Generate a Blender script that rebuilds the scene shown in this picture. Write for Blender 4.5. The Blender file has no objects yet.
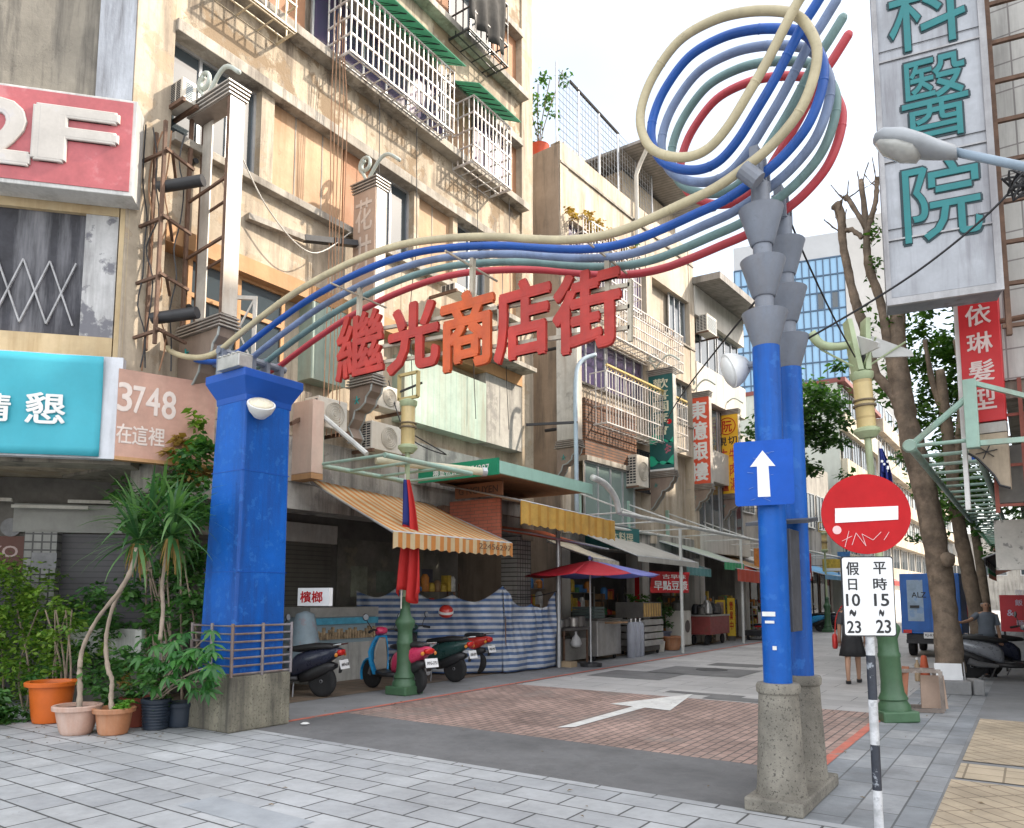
import bpy, math, random
from mathutils import Vector, Matrix
random.seed(7)
SC = bpy.context.scene
COL = SC.collection
R = math.radians
# ------------------------------------------------------------------ camera model
YAW = R(34.8); FPX = 745.0; PX, PY = 512.0, 520.0; PITCH = math.atan(.103); EYE = 1.6
FWD = (-math.sin(YAW), math.cos(YAW)); RGT = (math.cos(YAW), math.sin(YAW))
def ray(px, py):
    a = (px-PX)/FPX; b = -(py-PY)/FPX
    c, s = math.cos(PITCH), math.sin(PITCH)
    fd = c-b*s; up = s+b*c
    return Vector((FWD[0]*fd+RGT[0]*a, FWD[1]*fd+RGT[1]*a, up))
def hit(px, py, p0, n):
    r = ray(px, py); n = Vector(n); o = Vector((0, 0, EYE))
    return o + r*((Vector(p0)-o).dot(n)/r.dot(n))
def gz(px, py, z=0.0): return hit(px, py, (0, 0, z), (0, 0, 1))
def gx(px, py, x): return hit(px, py, (x, 0, 0), (1, 0, 0))
def gy(px, py, y): return hit(px, py, (0, y, 0), (0, 1, 0))

class Fr:
    """a vertical frame: U to the right, V up, N towards the viewer"""
    def __init__(s, o, U):
        s.o = Vector(o); s.U = Vector((U[0], U[1], 0)).normalized(); s.N = Vector((s.U.y, -s.U.x, 0))
    def pt(s, u, v, n=0.0): return s.o + s.U*u + s.N*n + Vector((0, 0, v))
    def uv(s, px, py, n=0.0):
        p = hit(px, py, s.o + s.N*n, s.N) - s.o
        return p.dot(s.U), p.z
# ------------------------------------------------------------------ mesh builder
ORG = {}
class MB:
    def __init__(s): s.v = []; s.f = []
    def add(s, vs, fs):
        b = len(s.v); s.v += [Vector(p) for p in vs]; s.f += [tuple(b+i for i in f) for f in fs]; return s
    def hexa(s, p):
        return s.add(p, [(0,3,2,1),(4,5,6,7),(0,1,5,4),(1,2,6,5),(2,3,7,6),(3,0,4,7)])
    def box(s, x0, x1, y0, y1, z0, z1):
        return s.hexa([(x0,y0,z0),(x1,y0,z0),(x1,y1,z0),(x0,y1,z0),(x0,y0,z1),(x1,y0,z1),(x1,y1,z1),(x0,y1,z1)])
    def bf(s, F, u0, u1, v0, v1, n0, n1):
        if n0 > n1: n0, n1 = n1, n0
        if u0 > u1: u0, u1 = u1, u0
        if v0 > v1: v0, v1 = v1, v0
        q = F.pt
        return s.hexa([q(u0,v0,n1),q(u1,v0,n1),q(u1,v0,n0),q(u0,v0,n0),q(u0,v1,n1),q(u1,v1,n1),q(u1,v1,n0),q(u0,v1,n0)])
    def quad(s, a, b, c, d): return s.add([a,b,c,d], [(0,1,2,3)])
    def poly(s, ps): return s.add(ps, [tuple(range(len(ps)))])
    def prism(s, ps, d):
        d = Vector(d); n = len(ps); ps = [Vector(p) for p in ps]
        fs = [tuple(range(n))[::-1], tuple(range(n, 2*n))] + [(i,(i+1)%n,n+(i+1)%n,n+i) for i in range(n)]
        return s.add(ps+[p+d for p in ps], fs)
    def slab(s, a, b, c, d, t=.02):
        a, b, c, d = map(Vector, (a, b, c, d)); n = (b-a).cross(d-a).normalized()*t
        return s.hexa([a-n,b-n,c-n,d-n,a,b,c,d])
    def tube(s, pts, r, seg=8, caps=True, closed=False):
        pts = [Vector(p) for p in pts]; n = len(pts)
        rr = r if isinstance(r, (list, tuple)) else [r]*n
        T = []
        for i in range(n):
            a = pts[i-1] if (i or closed) else pts[i]; b = pts[(i+1) % n] if (i < n-1 or closed) else pts[i]
            T.append((b-a).normalized())
        ref = Vector((0,0,1)) if abs(T[0].z) < .9 else Vector((1,0,0))
        X = T[0].cross(ref).normalized(); b0 = len(s.v); vs = []; fs = []
        for i in range(n):
            X = (X - T[i]*X.dot(T[i])).normalized(); Y = T[i].cross(X)
            for k in range(seg):
                a = 2*math.pi*k/seg
                vs.append(pts[i] + (X*math.cos(a)+Y*math.sin(a))*rr[i])
        for i in range(n if closed else n-1):
            j = (i+1) % n
            for k in range(seg):
                k2 = (k+1) % seg
                fs.append((i*seg+k, i*seg+k2, j*seg+k2, j*seg+k))
        if caps and not closed:
            fs.append(tuple(range(seg))[::-1]); fs.append(tuple((n-1)*seg+k for k in range(seg)))
        return s.add(vs, fs)
    def bar(s, a, b, w, h=None):
        """square bar"""
        a, b = Vector(a), Vector(b); h = h or w; t = (b-a).normalized()
        ref = Vector((0,0,1)) if abs(t.z) < .95 else Vector((1,0,0))
        x = t.cross(ref).normalized()*w/2; y = t.cross(x).normalized()*h/2
        return s.hexa([a-x-y,a+x-y,a+x+y,a-x+y,b-x-y,b+x-y,b+x+y,b-x+y])
    def lathe(s, prof, c=(0,0,0), seg=16, axis=(0,0,1)):
        c = Vector(c); q = Vector((0,0,1)).rotation_difference(Vector(axis)); vs = []; fs = []; n = len(prof)
        for r, z in prof:
            for k in range(seg):
                a = 2*math.pi*k/seg; vs.append(c + q @ Vector((r*math.cos(a), r*math.sin(a), z)))
        for i in range(n-1):
            for k in range(seg):
                k2 = (k+1) % seg; fs.append((i*seg+k, i*seg+k2, (i+1)*seg+k2, (i+1)*seg+k))
        fs.append(tuple(range(seg))[::-1]); fs.append(tuple((n-1)*seg+k for k in range(seg)))
        return s.add(vs, fs)
    def loft(s, rings):
        n = len(rings); m = len(rings[0]); vs = [p for r in rings for p in r]; fs = []
        for i in range(n-1):
            for k in range(m):
                k2 = (k+1) % m; fs.append((i*m+k, i*m+k2, (i+1)*m+k2, (i+1)*m+k))
        fs.append(tuple(range(m))[::-1]); fs.append(tuple((n-1)*m+k for k in range(m)))
        return s.add(vs, fs)
    def grid(s, fn, nu, nv):
        vs = [fn(i/nu, j/nv) for j in range(nv+1) for i in range(nu+1)]; w = nu+1
        return s.add(vs, [(j*w+i, j*w+i+1, (j+1)*w+i+1, (j+1)*w+i) for j in range(nv) for i in range(nu)])
    def build(s, name, m, parent=None, smooth=False, bev=0, sub=0, kind=None, solid=0, local=False, angle=None):
        me = bpy.data.meshes.new(name)
        og = Vector((0,0,0)) if (parent is None or local) else ORG.get(parent.name, Vector((0,0,0)))
        me.from_pydata([tuple(p-og) for p in s.v], [], s.f); me.update()
        me.materials.append(m)
        o = bpy.data.objects.new(name, me); COL.objects.link(o)
        if parent is not None: o.parent = parent; ORG[o.name] = og
        if smooth:
            for p in me.polygons: p.use_smooth = True
            if angle: me.set_sharp_from_angle(angle=R(angle))
        if solid:
            k = o.modifiers.new('s', 'SOLIDIFY'); k.thickness = solid; k.offset = 0
        if bev:
            b = o.modifiers.new('b', 'BEVEL'); b.width = bev; b.segments = 2; b.limit_method = 'ANGLE'; b.angle_limit = R(40)
        if sub:
            k = o.modifiers.new('s', 'SUBSURF'); k.levels = sub; k.render_levels = sub
        if kind: o['kind'] = kind
        return o
def thing(name, loc, label, cat, group=None, rz=0):
    o = bpy.data.objects.new(name, None); COL.objects.link(o)
    o.location = loc; o.rotation_euler = (0, 0, rz); o.empty_display_size = .2
    ORG[o.name] = Vector(loc) if rz == 0 else Vector((0,0,0))
    tag(o, label, cat, group); return o
def tag(o, label, cat, group=None):
    o['label'] = label; o['category'] = cat
    if group: o['group'] = group
    return o
def copy_tree(o, parent=None):
    c = o.copy(); COL.objects.link(c)
    if parent is not None: c.parent = parent
    for ch in list(o.children): copy_tree(ch, c)
    return c
# ------------------------------------------------------------------ lettering
def glyphs(body, bold=0.0, ext=.01, bevel=0.0):
    c = bpy.data.curves.new('glyph', 'FONT'); c.body = body; c.extrude = ext; c.offset = 0
    c.bevel_depth = bevel; c.bevel_resolution = 1; c.resolution_u = 3; c.align_x = 'LEFT'
    o = bpy.data.objects.new('glyph', c); COL.objects.link(o)
    dg = bpy.context.evaluated_depsgraph_get()
    me = bpy.data.meshes.new_from_object(o.evaluated_get(dg))
    vs = [Vector(v.co) for v in me.vertices]; fs = [tuple(p.vertices) for p in me.polygons]
    bpy.data.objects.remove(o); bpy.data.curves.remove(c); bpy.data.meshes.remove(me)
    return vs, fs
def text(mb, body, F, u0, u1, v0, v1, n, bold=0.0, ext=.01, bevel=0.0, shear=0.0, keep=False):
    """lettering fitted into a rectangle of frame F, standing n in front of it"""
    vs, fs = glyphs(body, bold, ext, bevel)
    if not vs: return
    x0 = min(p.x for p in vs); x1 = max(p.x for p in vs); y0 = min(p.y for p in vs); y1 = max(p.y for p in vs)
    sx = (u1-u0)/(x1-x0); sy = (v1-v0)/(y1-y0)
    if keep:
        sx = sy = min(sx, sy)
        uc = (u0+u1)/2 - (x1-x0)*sx/2; vc = (v0+v1)/2 - (y1-y0)*sy/2
    else: uc, vc = u0, v0
    k = (sx+sy)/2
    offs = [(0,0)] if not bold else [(0,0)]+[(bold*math.cos(i*math.pi/3), bold*math.sin(i*math.pi/3)) for i in range(6)]
    for i, (du, dv) in enumerate(offs):
        mb.add([F.pt(uc+(p.x-x0+du)*sx, vc+(p.y-y0+dv)*sy, n+p.z*k-i*.0004) for p in vs], fs)
def column_text(mb, chars, F, u0, u1, v0, v1, n, bold=0.0, ext=.006, gap=.14):
    h = (v1-v0)/len(chars)
    for i, ch in enumerate(chars):
        t = v1-i*h
        text(mb, ch, F, u0, u1, t-h*(1-gap/2), t-h*gap/2, n, bold, ext)
# ------------------------------------------------------------------ materials
def srgb(r, g, b):
    f = lambda c: (c/255/12.92) if c/255 <= .04045 else ((c/255+.055)/1.055)**2.4
    return (f(r), f(g), f(b))
MATS = {}
def nodes(name):
    m = bpy.data.materials.new(name); m.use_nodes = True; nt = m.node_tree
    return m, nt, nt.nodes['Principled BSDF']
def N(nt, t, **kw):
    n = nt.nodes.new(t)
    for k, v in kw.items():
        if k.startswith('i_'): n.inputs[k[2:].replace('_', ' ')].default_value = v
        else: setattr(n, k, v)
    return n
def rgba(c): return (c[0], c[1], c[2], 1)
def mixc(nt, fac, a, b, mode='MIX'):
    n = nt.nodes.new('ShaderNodeMix'); n.data_type = 'RGBA'; n.blend_type = mode
    for sock, val in ((n.inputs[0], fac), (n.inputs[6], a), (n.inputs[7], b)):
        if isinstance(val, bpy.types.NodeSocket): nt.links.new(val, sock)
        elif isinstance(val, (int, float)): sock.default_value = val
        else: sock.default_value = rgba(val)
    return n.outputs[2]
def ramp(nt, src, lo, hi):
    n = nt.nodes.new('ShaderNodeMapRange'); n.inputs[1].default_value = lo; n.inputs[2].default_value = hi
    nt.links.new(src, n.inputs[0]); return n.outputs[0]
def noise(nt, vec, scale, detail=4, rough=.6, sxyz=None):
    if sxyz:
        mp = N(nt, 'ShaderNodeMapping'); mp.inputs['Scale'].default_value = sxyz
        nt.links.new(vec, mp.inputs['Vector']); vec = mp.outputs[0]
    n = N(nt, 'ShaderNodeTexNoise'); n.inputs['Scale'].default_value = scale; n.inputs['Detail'].default_value = detail
    n.inputs['Roughness'].default_value = rough; nt.links.new(vec, n.inputs['Vector']); return n.outputs['Fac']
def M(name, col, rough=.6, var=.18, scale=2.0, bump=.0, bscale=30, metal=0, streak=0, scol=(.05,.045,.04), spot=0, spcol=(.1,.06,.04), spscale=3,
      brick=None, transl=0, alpha=1, coat=0, stripe=None, spec=.5, gum=0, spth=.57):
    """painted or mineral surface: base colour with uneven tone, vertical rain streaks and worn patches"""
    m, nt, b = nodes(name); L = nt.links
    tc = N(nt, 'ShaderNodeTexCoord'); vec = tc.outputs['Object']
    c = col
    if stripe:       # (colour2, axis, period, share)
        sp = N(nt, 'ShaderNodeSeparateXYZ'); L.new(vec, sp.inputs[0])
        mm = N(nt, 'ShaderNodeMath', operation='MULTIPLY'); mm.inputs[1].default_value = 1/stripe[2]; L.new(sp.outputs[stripe[1]], mm.inputs[0])
        fr = N(nt, 'ShaderNodeMath', operation='FRACT'); L.new(mm.outputs[0], fr.inputs[0])
        lt = N(nt, 'ShaderNodeMath', operation='LESS_THAN'); lt.inputs[1].default_value = stripe[3]; L.new(fr.outputs[0], lt.inputs[0])
        c = mixc(nt, lt.outputs[0], col, stripe[0])
    bh = None
    if brick:        # (angle deg or 'xy', width, height, mortar, mortar colour, colour2, offset)
        ang, bw, bh_, mo, mc, c2, off = brick
        sp = N(nt, 'ShaderNodeSeparateXYZ'); L.new(vec, sp.inputs[0]); cb = N(nt, 'ShaderNodeCombineXYZ')
        if isinstance(ang, str):
            if ang == 'xy': L.new(sp.outputs[0], cb.inputs[0]); L.new(sp.outputs[1], cb.inputs[1])
            elif ang == 'yx': L.new(sp.outputs[1], cb.inputs[0]); L.new(sp.outputs[0], cb.inputs[1])
            else:
                mp = N(nt, 'ShaderNodeMapping'); mp.inputs['Rotation'].default_value = (0,0,R(45)); L.new(vec, mp.inputs['Vector'])
                sp2 = N(nt, 'ShaderNodeSeparateXYZ'); L.new(mp.outputs[0], sp2.inputs[0]); L.new(sp2.outputs[0], cb.inputs[0]); L.new(sp2.outputs[1], cb.inputs[1])
        else:
            a1 = N(nt, 'ShaderNodeMath', operation='MULTIPLY'); a1.inputs[1].default_value = math.cos(R(ang)); L.new(sp.outputs[0], a1.inputs[0])
            a2 = N(nt, 'ShaderNodeMath', operation='MULTIPLY_ADD'); a2.inputs[1].default_value = math.sin(R(ang)); L.new(sp.outputs[1], a2.inputs[0]); L.new(a1.outputs[0], a2.inputs[2])
            L.new(a2.outputs[0], cb.inputs[0]); L.new(sp.outputs[2], cb.inputs[1])
        bt = N(nt, 'ShaderNodeTexBrick'); bt.offset = off; bt.inputs['Scale'].default_value = 1
        bt.inputs['Brick Width'].default_value = bw; bt.inputs['Row Height'].default_value = bh_
        bt.inputs['Mortar Size'].default_value = mo; bt.inputs['Mortar Smooth'].default_value = .2; bt.inputs['Bias'].default_value = 0
        bt.inputs['Color1'].default_value = rgba(col); bt.inputs['Color2'].default_value = rgba(c2); bt.inputs['Mortar'].default_value = rgba(mc)
        L.new(cb.outputs[0], bt.inputs['Vector']); c = bt.outputs['Color']; bh = bt.outputs['Fac']
    if var:
        n1 = noise(nt, vec, scale, 5, .65)
        c = mixc(nt, ramp(nt, n1, .32, .68), mixc(nt, 1.0, c, (1-var*1.4,)*3, 'MULTIPLY'), mixc(nt, 1.0, c, (1+var*.5,)*3, 'MULTIPLY'))
        n3 = noise(nt, vec, scale*14, 3, .7)
        c = mixc(nt, .35*min(1, var*3), c, mixc(nt, ramp(nt, n3, .3, .7), mixc(nt, 1.0, c, (.72,)*3, 'MULTIPLY'), mixc(nt, 1.0, c, (1.15,)*3, 'MULTIPLY')))
    if streak:
        n2 = noise(nt, vec, 1.0, 6, .7, (3.2, 3.2, .28)); n4 = noise(nt, vec, .7, 3, .6)
        fa = N(nt, 'ShaderNodeMath', operation='MULTIPLY'); L.new(ramp(nt, n2, .44, .64), fa.inputs[0]); L.new(ramp(nt, n4, .30, .55), fa.inputs[1])
        fb = N(nt, 'ShaderNodeMath', operation='MULTIPLY'); L.new(fa.outputs[0], fb.inputs[0]); fb.inputs[1].default_value = streak
        c = mixc(nt, fb.outputs[0], c, scol)
    if spot:
        n5 = noise(nt, vec, spscale, 6, .62)
        fb = N(nt, 'ShaderNodeMath', operation='MULTIPLY'); L.new(ramp(nt, n5, spth, spth+.05), fb.inputs[0]); fb.inputs[1].default_value = spot
        c = mixc(nt, fb.outputs[0], c, spcol)
        if bump >= .25 and brick is None:     # flaked edge round the worn patches, its shadow painted as a dark line
            sb = N(nt, 'ShaderNodeMath', operation='SUBTRACT'); L.new(n5, sb.inputs[0]); sb.inputs[1].default_value = spth+.012
            ab = N(nt, 'ShaderNodeMath', operation='ABSOLUTE'); L.new(sb.outputs[0], ab.inputs[0]); lt2 = N(nt, 'ShaderNodeMath', operation='LESS_THAN'); L.new(ab.outputs[0], lt2.inputs[0]); lt2.inputs[1].default_value = .005
            fe = N(nt, 'ShaderNodeMath', operation='MULTIPLY'); L.new(lt2.outputs[0], fe.inputs[0]); fe.inputs[1].default_value = .55*spot
            c = mixc(nt, fe.outputs[0], c, mixc(nt, 1.0, c, (.4,)*3, 'MULTIPLY'))
    if gum:          # small dark spots, scuffs and drips
        n6 = noise(nt, vec, 5.5, 5, .8); n7 = noise(nt, vec, 26, 2, .5)
        fg = N(nt, 'ShaderNodeMath', operation='MULTIPLY'); L.new(ramp(nt, n6, .55, .72), fg.inputs[0]); L.new(ramp(nt, n7, .52, .62), fg.inputs[1])
        fh = N(nt, 'ShaderNodeMath', operation='MULTIPLY'); L.new(fg.outputs[0], fh.inputs[0]); fh.inputs[1].default_value = gum
        c = mixc(nt, fh.outputs[0], c, mixc(nt, 1.0, c, (.42,)*3, 'MULTIPLY'))
    if isinstance(c, bpy.types.NodeSocket): L.new(c, b.inputs['Base Color'])
    else: b.inputs['Base Color'].default_value = rgba(c)
    b.inputs['Roughness'].default_value = rough; b.inputs['Metallic'].default_value = metal; b.inputs['Specular IOR Level'].default_value = spec
    if var and rough > .15:
        rn = N(nt, 'ShaderNodeMapRange'); rn.inputs[3].default_value = max(.05, rough-.15); rn.inputs[4].default_value = min(1, rough+.15)
        L.new(noise(nt, vec, scale*3, 3), rn.inputs[0]); L.new(rn.outputs[0], b.inputs['Roughness'])
    if coat: b.inputs['Coat Weight'].default_value = coat
    if bump or bh is not None:
        bp = N(nt, 'ShaderNodeBump'); bp.inputs['Strength'].default_value = max(bump, .15); bp.inputs['Distance'].default_value = .02
        h = noise(nt, vec, bscale, 4, .7)
        if bh is not None:
            ma = N(nt, 'ShaderNodeMath', operation='MULTIPLY_ADD'); L.new(bh, ma.inputs[0]); ma.inputs[1].default_value = -1.2; L.new(h, ma.inputs[2]); h = ma.outputs[0]
        L.new(h, bp.inputs['Height']); L.new(bp.outputs[0], b.inputs['Normal'])
    if transl:
        tr = N(nt, 'ShaderNodeBsdfTranslucent'); mx = N(nt, 'ShaderNodeMixShader'); mx.inputs[0].default_value = transl
        if isinstance(c, bpy.types.NodeSocket): L.new(c, tr.inputs[0])
        else: tr.inputs[0].default_value = rgba(c)
        L.new(b.outputs[0], mx.inputs[1]); L.new(tr.outputs[0], mx.inputs[2]); L.new(mx.outputs[0], nt.nodes['Material Output'].inputs[0])
    MATS[name] = m
    return m
def glass(name, col=(.02,.025,.03), rough=.08):
    m, nt, b = nodes(name)
    b.inputs['Base Color'].default_value = rgba(col); b.inputs['Roughness'].default_value = rough; b.inputs['Specular IOR Level'].default_value = .9
    return m
# ------------------------------------------------------------------ world, sun, camera
SUN_AZ = math.atan2(.66, .75)          # towards the sun: right of the street and a little ahead
SUN_EL = R(38)
w = bpy.data.worlds.new('World'); SC.world = w; w.use_nodes = True
nt = w.node_tree; bg = nt.nodes['Background']
sk = nt.nodes.new('ShaderNodeTexSky'); sk.sky_type = 'NISHITA'; sk.sun_disc = False
sk.sun_elevation = SUN_EL; sk.sun_rotation = math.pi/2 - SUN_AZ
sk.air_density = 1.0; sk.dust_density = 3.5; sk.ozone_density = 1.2; sk.altitude = 20
tcw = nt.nodes.new('ShaderNodeTexCoord')
cl1 = noise(nt, tcw.outputs['Generated'], 2.2, 5, .55, (1, 1, 2.5))
cf = nt.nodes.new('ShaderNodeMapRange'); cf.inputs[1].default_value = .3; cf.inputs[2].default_value = .7; cf.inputs[3].default_value = .45; cf.inputs[4].default_value = .8
nt.links.new(cl1, cf.inputs[0])
# thin cloud veil over the clear sky; brighter unseen south and overhead added as fill light
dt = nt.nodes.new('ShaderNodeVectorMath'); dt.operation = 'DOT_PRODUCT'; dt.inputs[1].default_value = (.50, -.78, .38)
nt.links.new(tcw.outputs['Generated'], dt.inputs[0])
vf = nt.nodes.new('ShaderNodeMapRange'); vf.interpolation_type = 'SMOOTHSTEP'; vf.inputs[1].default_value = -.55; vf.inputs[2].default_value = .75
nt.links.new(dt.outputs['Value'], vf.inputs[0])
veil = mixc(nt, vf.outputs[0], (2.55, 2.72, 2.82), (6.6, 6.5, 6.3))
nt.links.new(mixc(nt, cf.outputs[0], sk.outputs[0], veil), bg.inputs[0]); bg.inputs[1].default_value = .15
sl = bpy.data.lights.new('sun', 'SUN'); sl.energy = 2.4; sl.angle = R(.9); sl.color = (1, .89, .75)
so = bpy.data.objects.new('sun', sl); COL.objects.link(so)
sd = Vector((math.cos(SUN_AZ)*math.cos(SUN_EL), math.sin(SUN_AZ)*math.cos(SUN_EL), math.sin(SUN_EL)))
so.rotation_euler = sd.to_track_quat('Z', 'Y').to_euler(); so.location = (20, 10, 30)
cd = bpy.data.cameras.new('camera'); co = bpy.data.objects.new('camera', cd); COL.objects.link(co); SC.camera = co
cd.sensor_width = 36; cd.lens = FPX/1024*36; cd.clip_end = 3000; cd.clip_start = .05
cd.shift_x = 0; cd.shift_y = (PY-414)/1024
co.location = (0, 0, EYE); co.rotation_euler = (math.pi/2+PITCH, 0, YAW)
vs_ = SC.view_settings; vs_.view_transform = 'Standard'; vs_.look = 'None'; vs_.gamma = 1; vs_.use_curve_mapping = False; vs_.exposure = 1.62
SC.cycles.max_bounces = 6; SC.cycles.use_denoising = True
# ================================================================== ground
G_ground = M('worn_asphalt', (.12,.12,.125), .85, .2, .6, .2, 40)
G_plaza = M('grey_paving', (.47,.485,.495), .7, .24, .9, .15, 60, brick=('xy', .52, .30, .010, (.075,.075,.075), (.37,.385,.40), .5), spot=.55, spcol=(.31,.32,.325), spscale=1.1, gum=.5)
G_asph = M('asphalt_strip', (.175,.175,.177), .85, .28, .8, .35, 70, spot=.4, spcol=(.085,.085,.085), spscale=1.6, gum=.4)
G_brick = M('brick_pavers', (.45,.31,.26), .8, .3, 1.0, .2, 50, brick=('yx', .21, .105, .010, (.12,.10,.09), (.33,.23,.195), .5), spot=.5, spcol=(.22,.19,.17), spscale=.9, gum=.3)
G_street = M('pale_street_paving', (.50,.49,.475), .7, .2, .35, .1, 40, brick=('xy', 1.2, .6, .008, (.2,.2,.2), (.43,.42,.41), .5), spot=.5, spcol=(.33,.32,.31), spscale=.45, gum=.4)
G_walk = M('sidewalk_concrete', (.24,.245,.25), .8, .2, .9, .15, 50)
G_tile = M('arcade_tiles', (.26,.19,.13), .6, .2, 1.5, .1, 40, brick=('xy', .3, .3, .008, (.08,.07,.06), (.21,.155,.11), 0))
G_right = M('grey_sidewalk_tiles', (.35,.36,.37), .75, .26, 1.2, .2, 60, gum=.5, spot=.4, spcol=(.17,.175,.18), spscale=1.3, brick=('yx', .6, .3, .008, (.12,.125,.13), (.23,.25,.27), .5))
G_beige = M('beige_sidewalk_tiles', (.50,.41,.29), .75, .22, 1.6, .15, 60, gum=.4, spot=.3, spcol=(.33,.28,.21), spscale=1.5, brick=('diag', .3, .15, .008, (.22,.17,.12), (.43,.35,.25), .0))
G_red = M('worn_red_paint', (.55,.16,.11), .7, .2, 3, .1, 40, spot=.8, spcol=(.27,.22,.2), spscale=5)
G_white = M('worn_white_road_paint', (.72,.72,.69), .7, .12, 4, .1, 60, spot=.3, spcol=(.35,.3,.28), spscale=9)
def sheet(name, x0, x1, y0, y1, z, m, kind='structure'):
    o = MB().quad((x0,y0,z),(x1,y0,z),(x1,y1,z),(x0,y1,z)).build(name, m); o['kind'] = kind; return o
sheet('ground', -600, 600, -600, 900, -.012, G_ground)
sheet('plaza_paving', -26, 9, -8, 5.81, 0, G_plaza)
sheet('road_asphalt', -7.9, -1.74, 5.81, 7.35, 0, G_asph)
sheet('brick_crossing', -7.9, -1.74, 7.354, 11.5, 0, G_brick)
sheet('street_paving', -9.2, -1.74, 11.504, 140, -.004, G_street)
sheet('arcade_floor', -16, -9.3, 5.81, 34, .004, G_tile)
sheet('left_sidewalk', -9.3, -7.9, 5.81, 34, 0, G_walk)
sheet('right_sidewalk', -1.736, -.7, 5.81, 140, 0, G_right)
sheet('right_pavement', -.7, 3, 5.81, 140, -.003, G_walk)
sheet('beige_paving', -.68, 3, 5.0, 7.75, .005, G_beige)
sheet('beige_paving', -.66, 3, 7.85, 8.55, .005, M('beige_square_tiles', (.52,.43,.31), .75, .14, 2, .1, 60, brick=('xy', .3, .3, .01, (.25,.2,.14), (.46,.38,.27), 0)))
sheet('beige_paving', -.66, 3, 8.7, 11.75, .005, G_beige)
sheet('red_kerb_line', -8.02, -7.92, 5.9, 30, .006, G_red)
sheet('red_kerb_line', -1.80, -1.70, 7.4, 13.5, .006, G_red)
arrow_px = [(557,727.5),(575,726.8),(645,707.5),(670,710.4),(692.6,694),(610,703.7),(633,706.3)]
MB().poly([gz(*p, .008) for p in arrow_px]).build('road_arrow', G_white, kind='structure')
# patches where the street paving was opened and filled in
G_patch = M('patched_asphalt', (.17,.168,.165), .8, .2, 2, .15, 60)
for i, (x0,x1,y0,y1) in enumerate(((-7.6,-6.0,13.6,15.0),(-6.9,-4.9,14.9,16.6),(-5.2,-3.9,12.0,12.25),(-4.4,-3.2,11.6,12.0),(-6.4,-5.2,17.2,18.0))):
    sheet('paving_patch', x0, x1, y0, y1, .001, G_patch)
MB().lathe([(.34,0),(.34,.006)], (-5.9,16.2,.002), 24).build('manhole_cover', M('cast_iron', (.06,.06,.06), .6, .2, 8, .3, 60), kind='structure')
sheet('paving_patch', -5.5, -4.3, 3.40, 3.72, .004, M('slate_patch', (.36,.385,.41), .75, .15, 2, .1, 60))
# ================================================================== gateway arch
P_blue = M('blue_paint', (.004,.105,.46), .45, .16, 1.2, .04, 50, streak=.7, scol=(.012,.05,.2), spot=.4, spcol=(.03,.16,.5), spscale=9, gum=.7, spec=.3)
P_blued = M('deep_blue_paint', (.004,.075,.38), .45, .10, 1.5)
T_cream = M('cream_tube', (.53,.46,.29), .45, .18, 2.5, gum=.5, streak=.6, scol=(.35,.3,.2))
T_blue = M('blue_tube', (.01,.10,.44), .42, .16, 2.5, gum=.5, streak=.4, scol=(.02,.06,.2))
T_lav = M('lavender_tube', (.21,.28,.44), .45, .18, 2.5, gum=.5, streak=.4)
T_green = M('sage_tube', (.19,.31,.30), .45, .18, 2.5, gum=.5, streak=.4)
T_red = M('red_tube', (.52,.055,.07), .42, .1, 3)
P_grey = M('grey_steel_paint', (.20,.225,.275), .45, .14, 3, gum=.4, streak=.4, scol=(.2,.18,.17))
S_steel = M('dull_steel', (.42,.43,.44), .4, .15, 4, metal=.6)
C_ped = M('washed_gravel', (.27,.25,.21), .85, .3, 3, .6, 90, spot=.9, spcol=(.075,.068,.06), spscale=48, gum=.5, streak=.3)
C_ped2 = M('mossy_gravel', (.27,.25,.19), .9, .3, 2, .6, 90, spot=.85, spcol=(.09,.085,.065), spscale=34, streak=.8, gum=.6)
P_redL = M('red_letter_paint', (.46,.030,.018), .5, .2, 3, streak=.3, scol=(.25,.02,.02))
P_orL = M('orange_letter_paint', (.60,.10,.015), .5, .18, 3, streak=.3, scol=(.35,.03,.02))
P_bar = M('beige_frame_paint', (.55,.49,.38), .5, .15, 4, streak=.3)
W_lens = M('lamp_lens', (.72,.66,.50), .3, .06, 4)
W_white = M('white_enamel', (.74,.74,.72), .4, .08, 4)
arch = thing('gateway_arch', (-4.8, 6.1, 0), 'street gateway of five coloured tubes arching from square blue tower to twin blue columns', 'gateway')
TX0, TX1, TY0, TY1 = -8.60, -7.88, 5.50, 6.24
b = MB().box(TX0-.10, TX1+.05, TY0-.06, TY1+.08, 0, .66); b.build('pedestal', C_ped2, arch, bev=.02)
TT = ((-8.44,5.52),(-7.84,5.52),(-7.84,6.20),(-8.44,6.20))
tw = MB().hexa([(TX0,TY0,.66),(TX1,TY0,.66),(TX1,TY1,.66),(TX0,TY1,.66)]+[(x,y,4.10) for x, y in TT]).build('tower', P_blue, arch, bev=.03)
sm = MB()
for z in (1.9, 3.15):
    t_ = (z-.66)/3.44; a, b, c, d = TX0+(TT[0][0]-TX0)*t_-.004, TX1+(TT[1][0]-TX1)*t_+.004, TY0+(TT[0][1]-TY0)*t_-.004, TY1+(TT[2][1]-TY1)*t_+.004; sm.box(a, b, c, d, z, z+.008)
sm.build('weld_seam', P_blued, tw)
c0 = list(TT)
e = .11
rings = []
for d, z in ((.004,4.02),(.01,4.10),(e,4.30),(e,4.40)):
    rings.append([Vector((x+(-d if x == -8.44 else d), y+(-d if y == 5.52 else d), z)) for x, y in c0])
MB().loft(rings).build('tower_cap', P_blued, arch, bev=.01)
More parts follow.
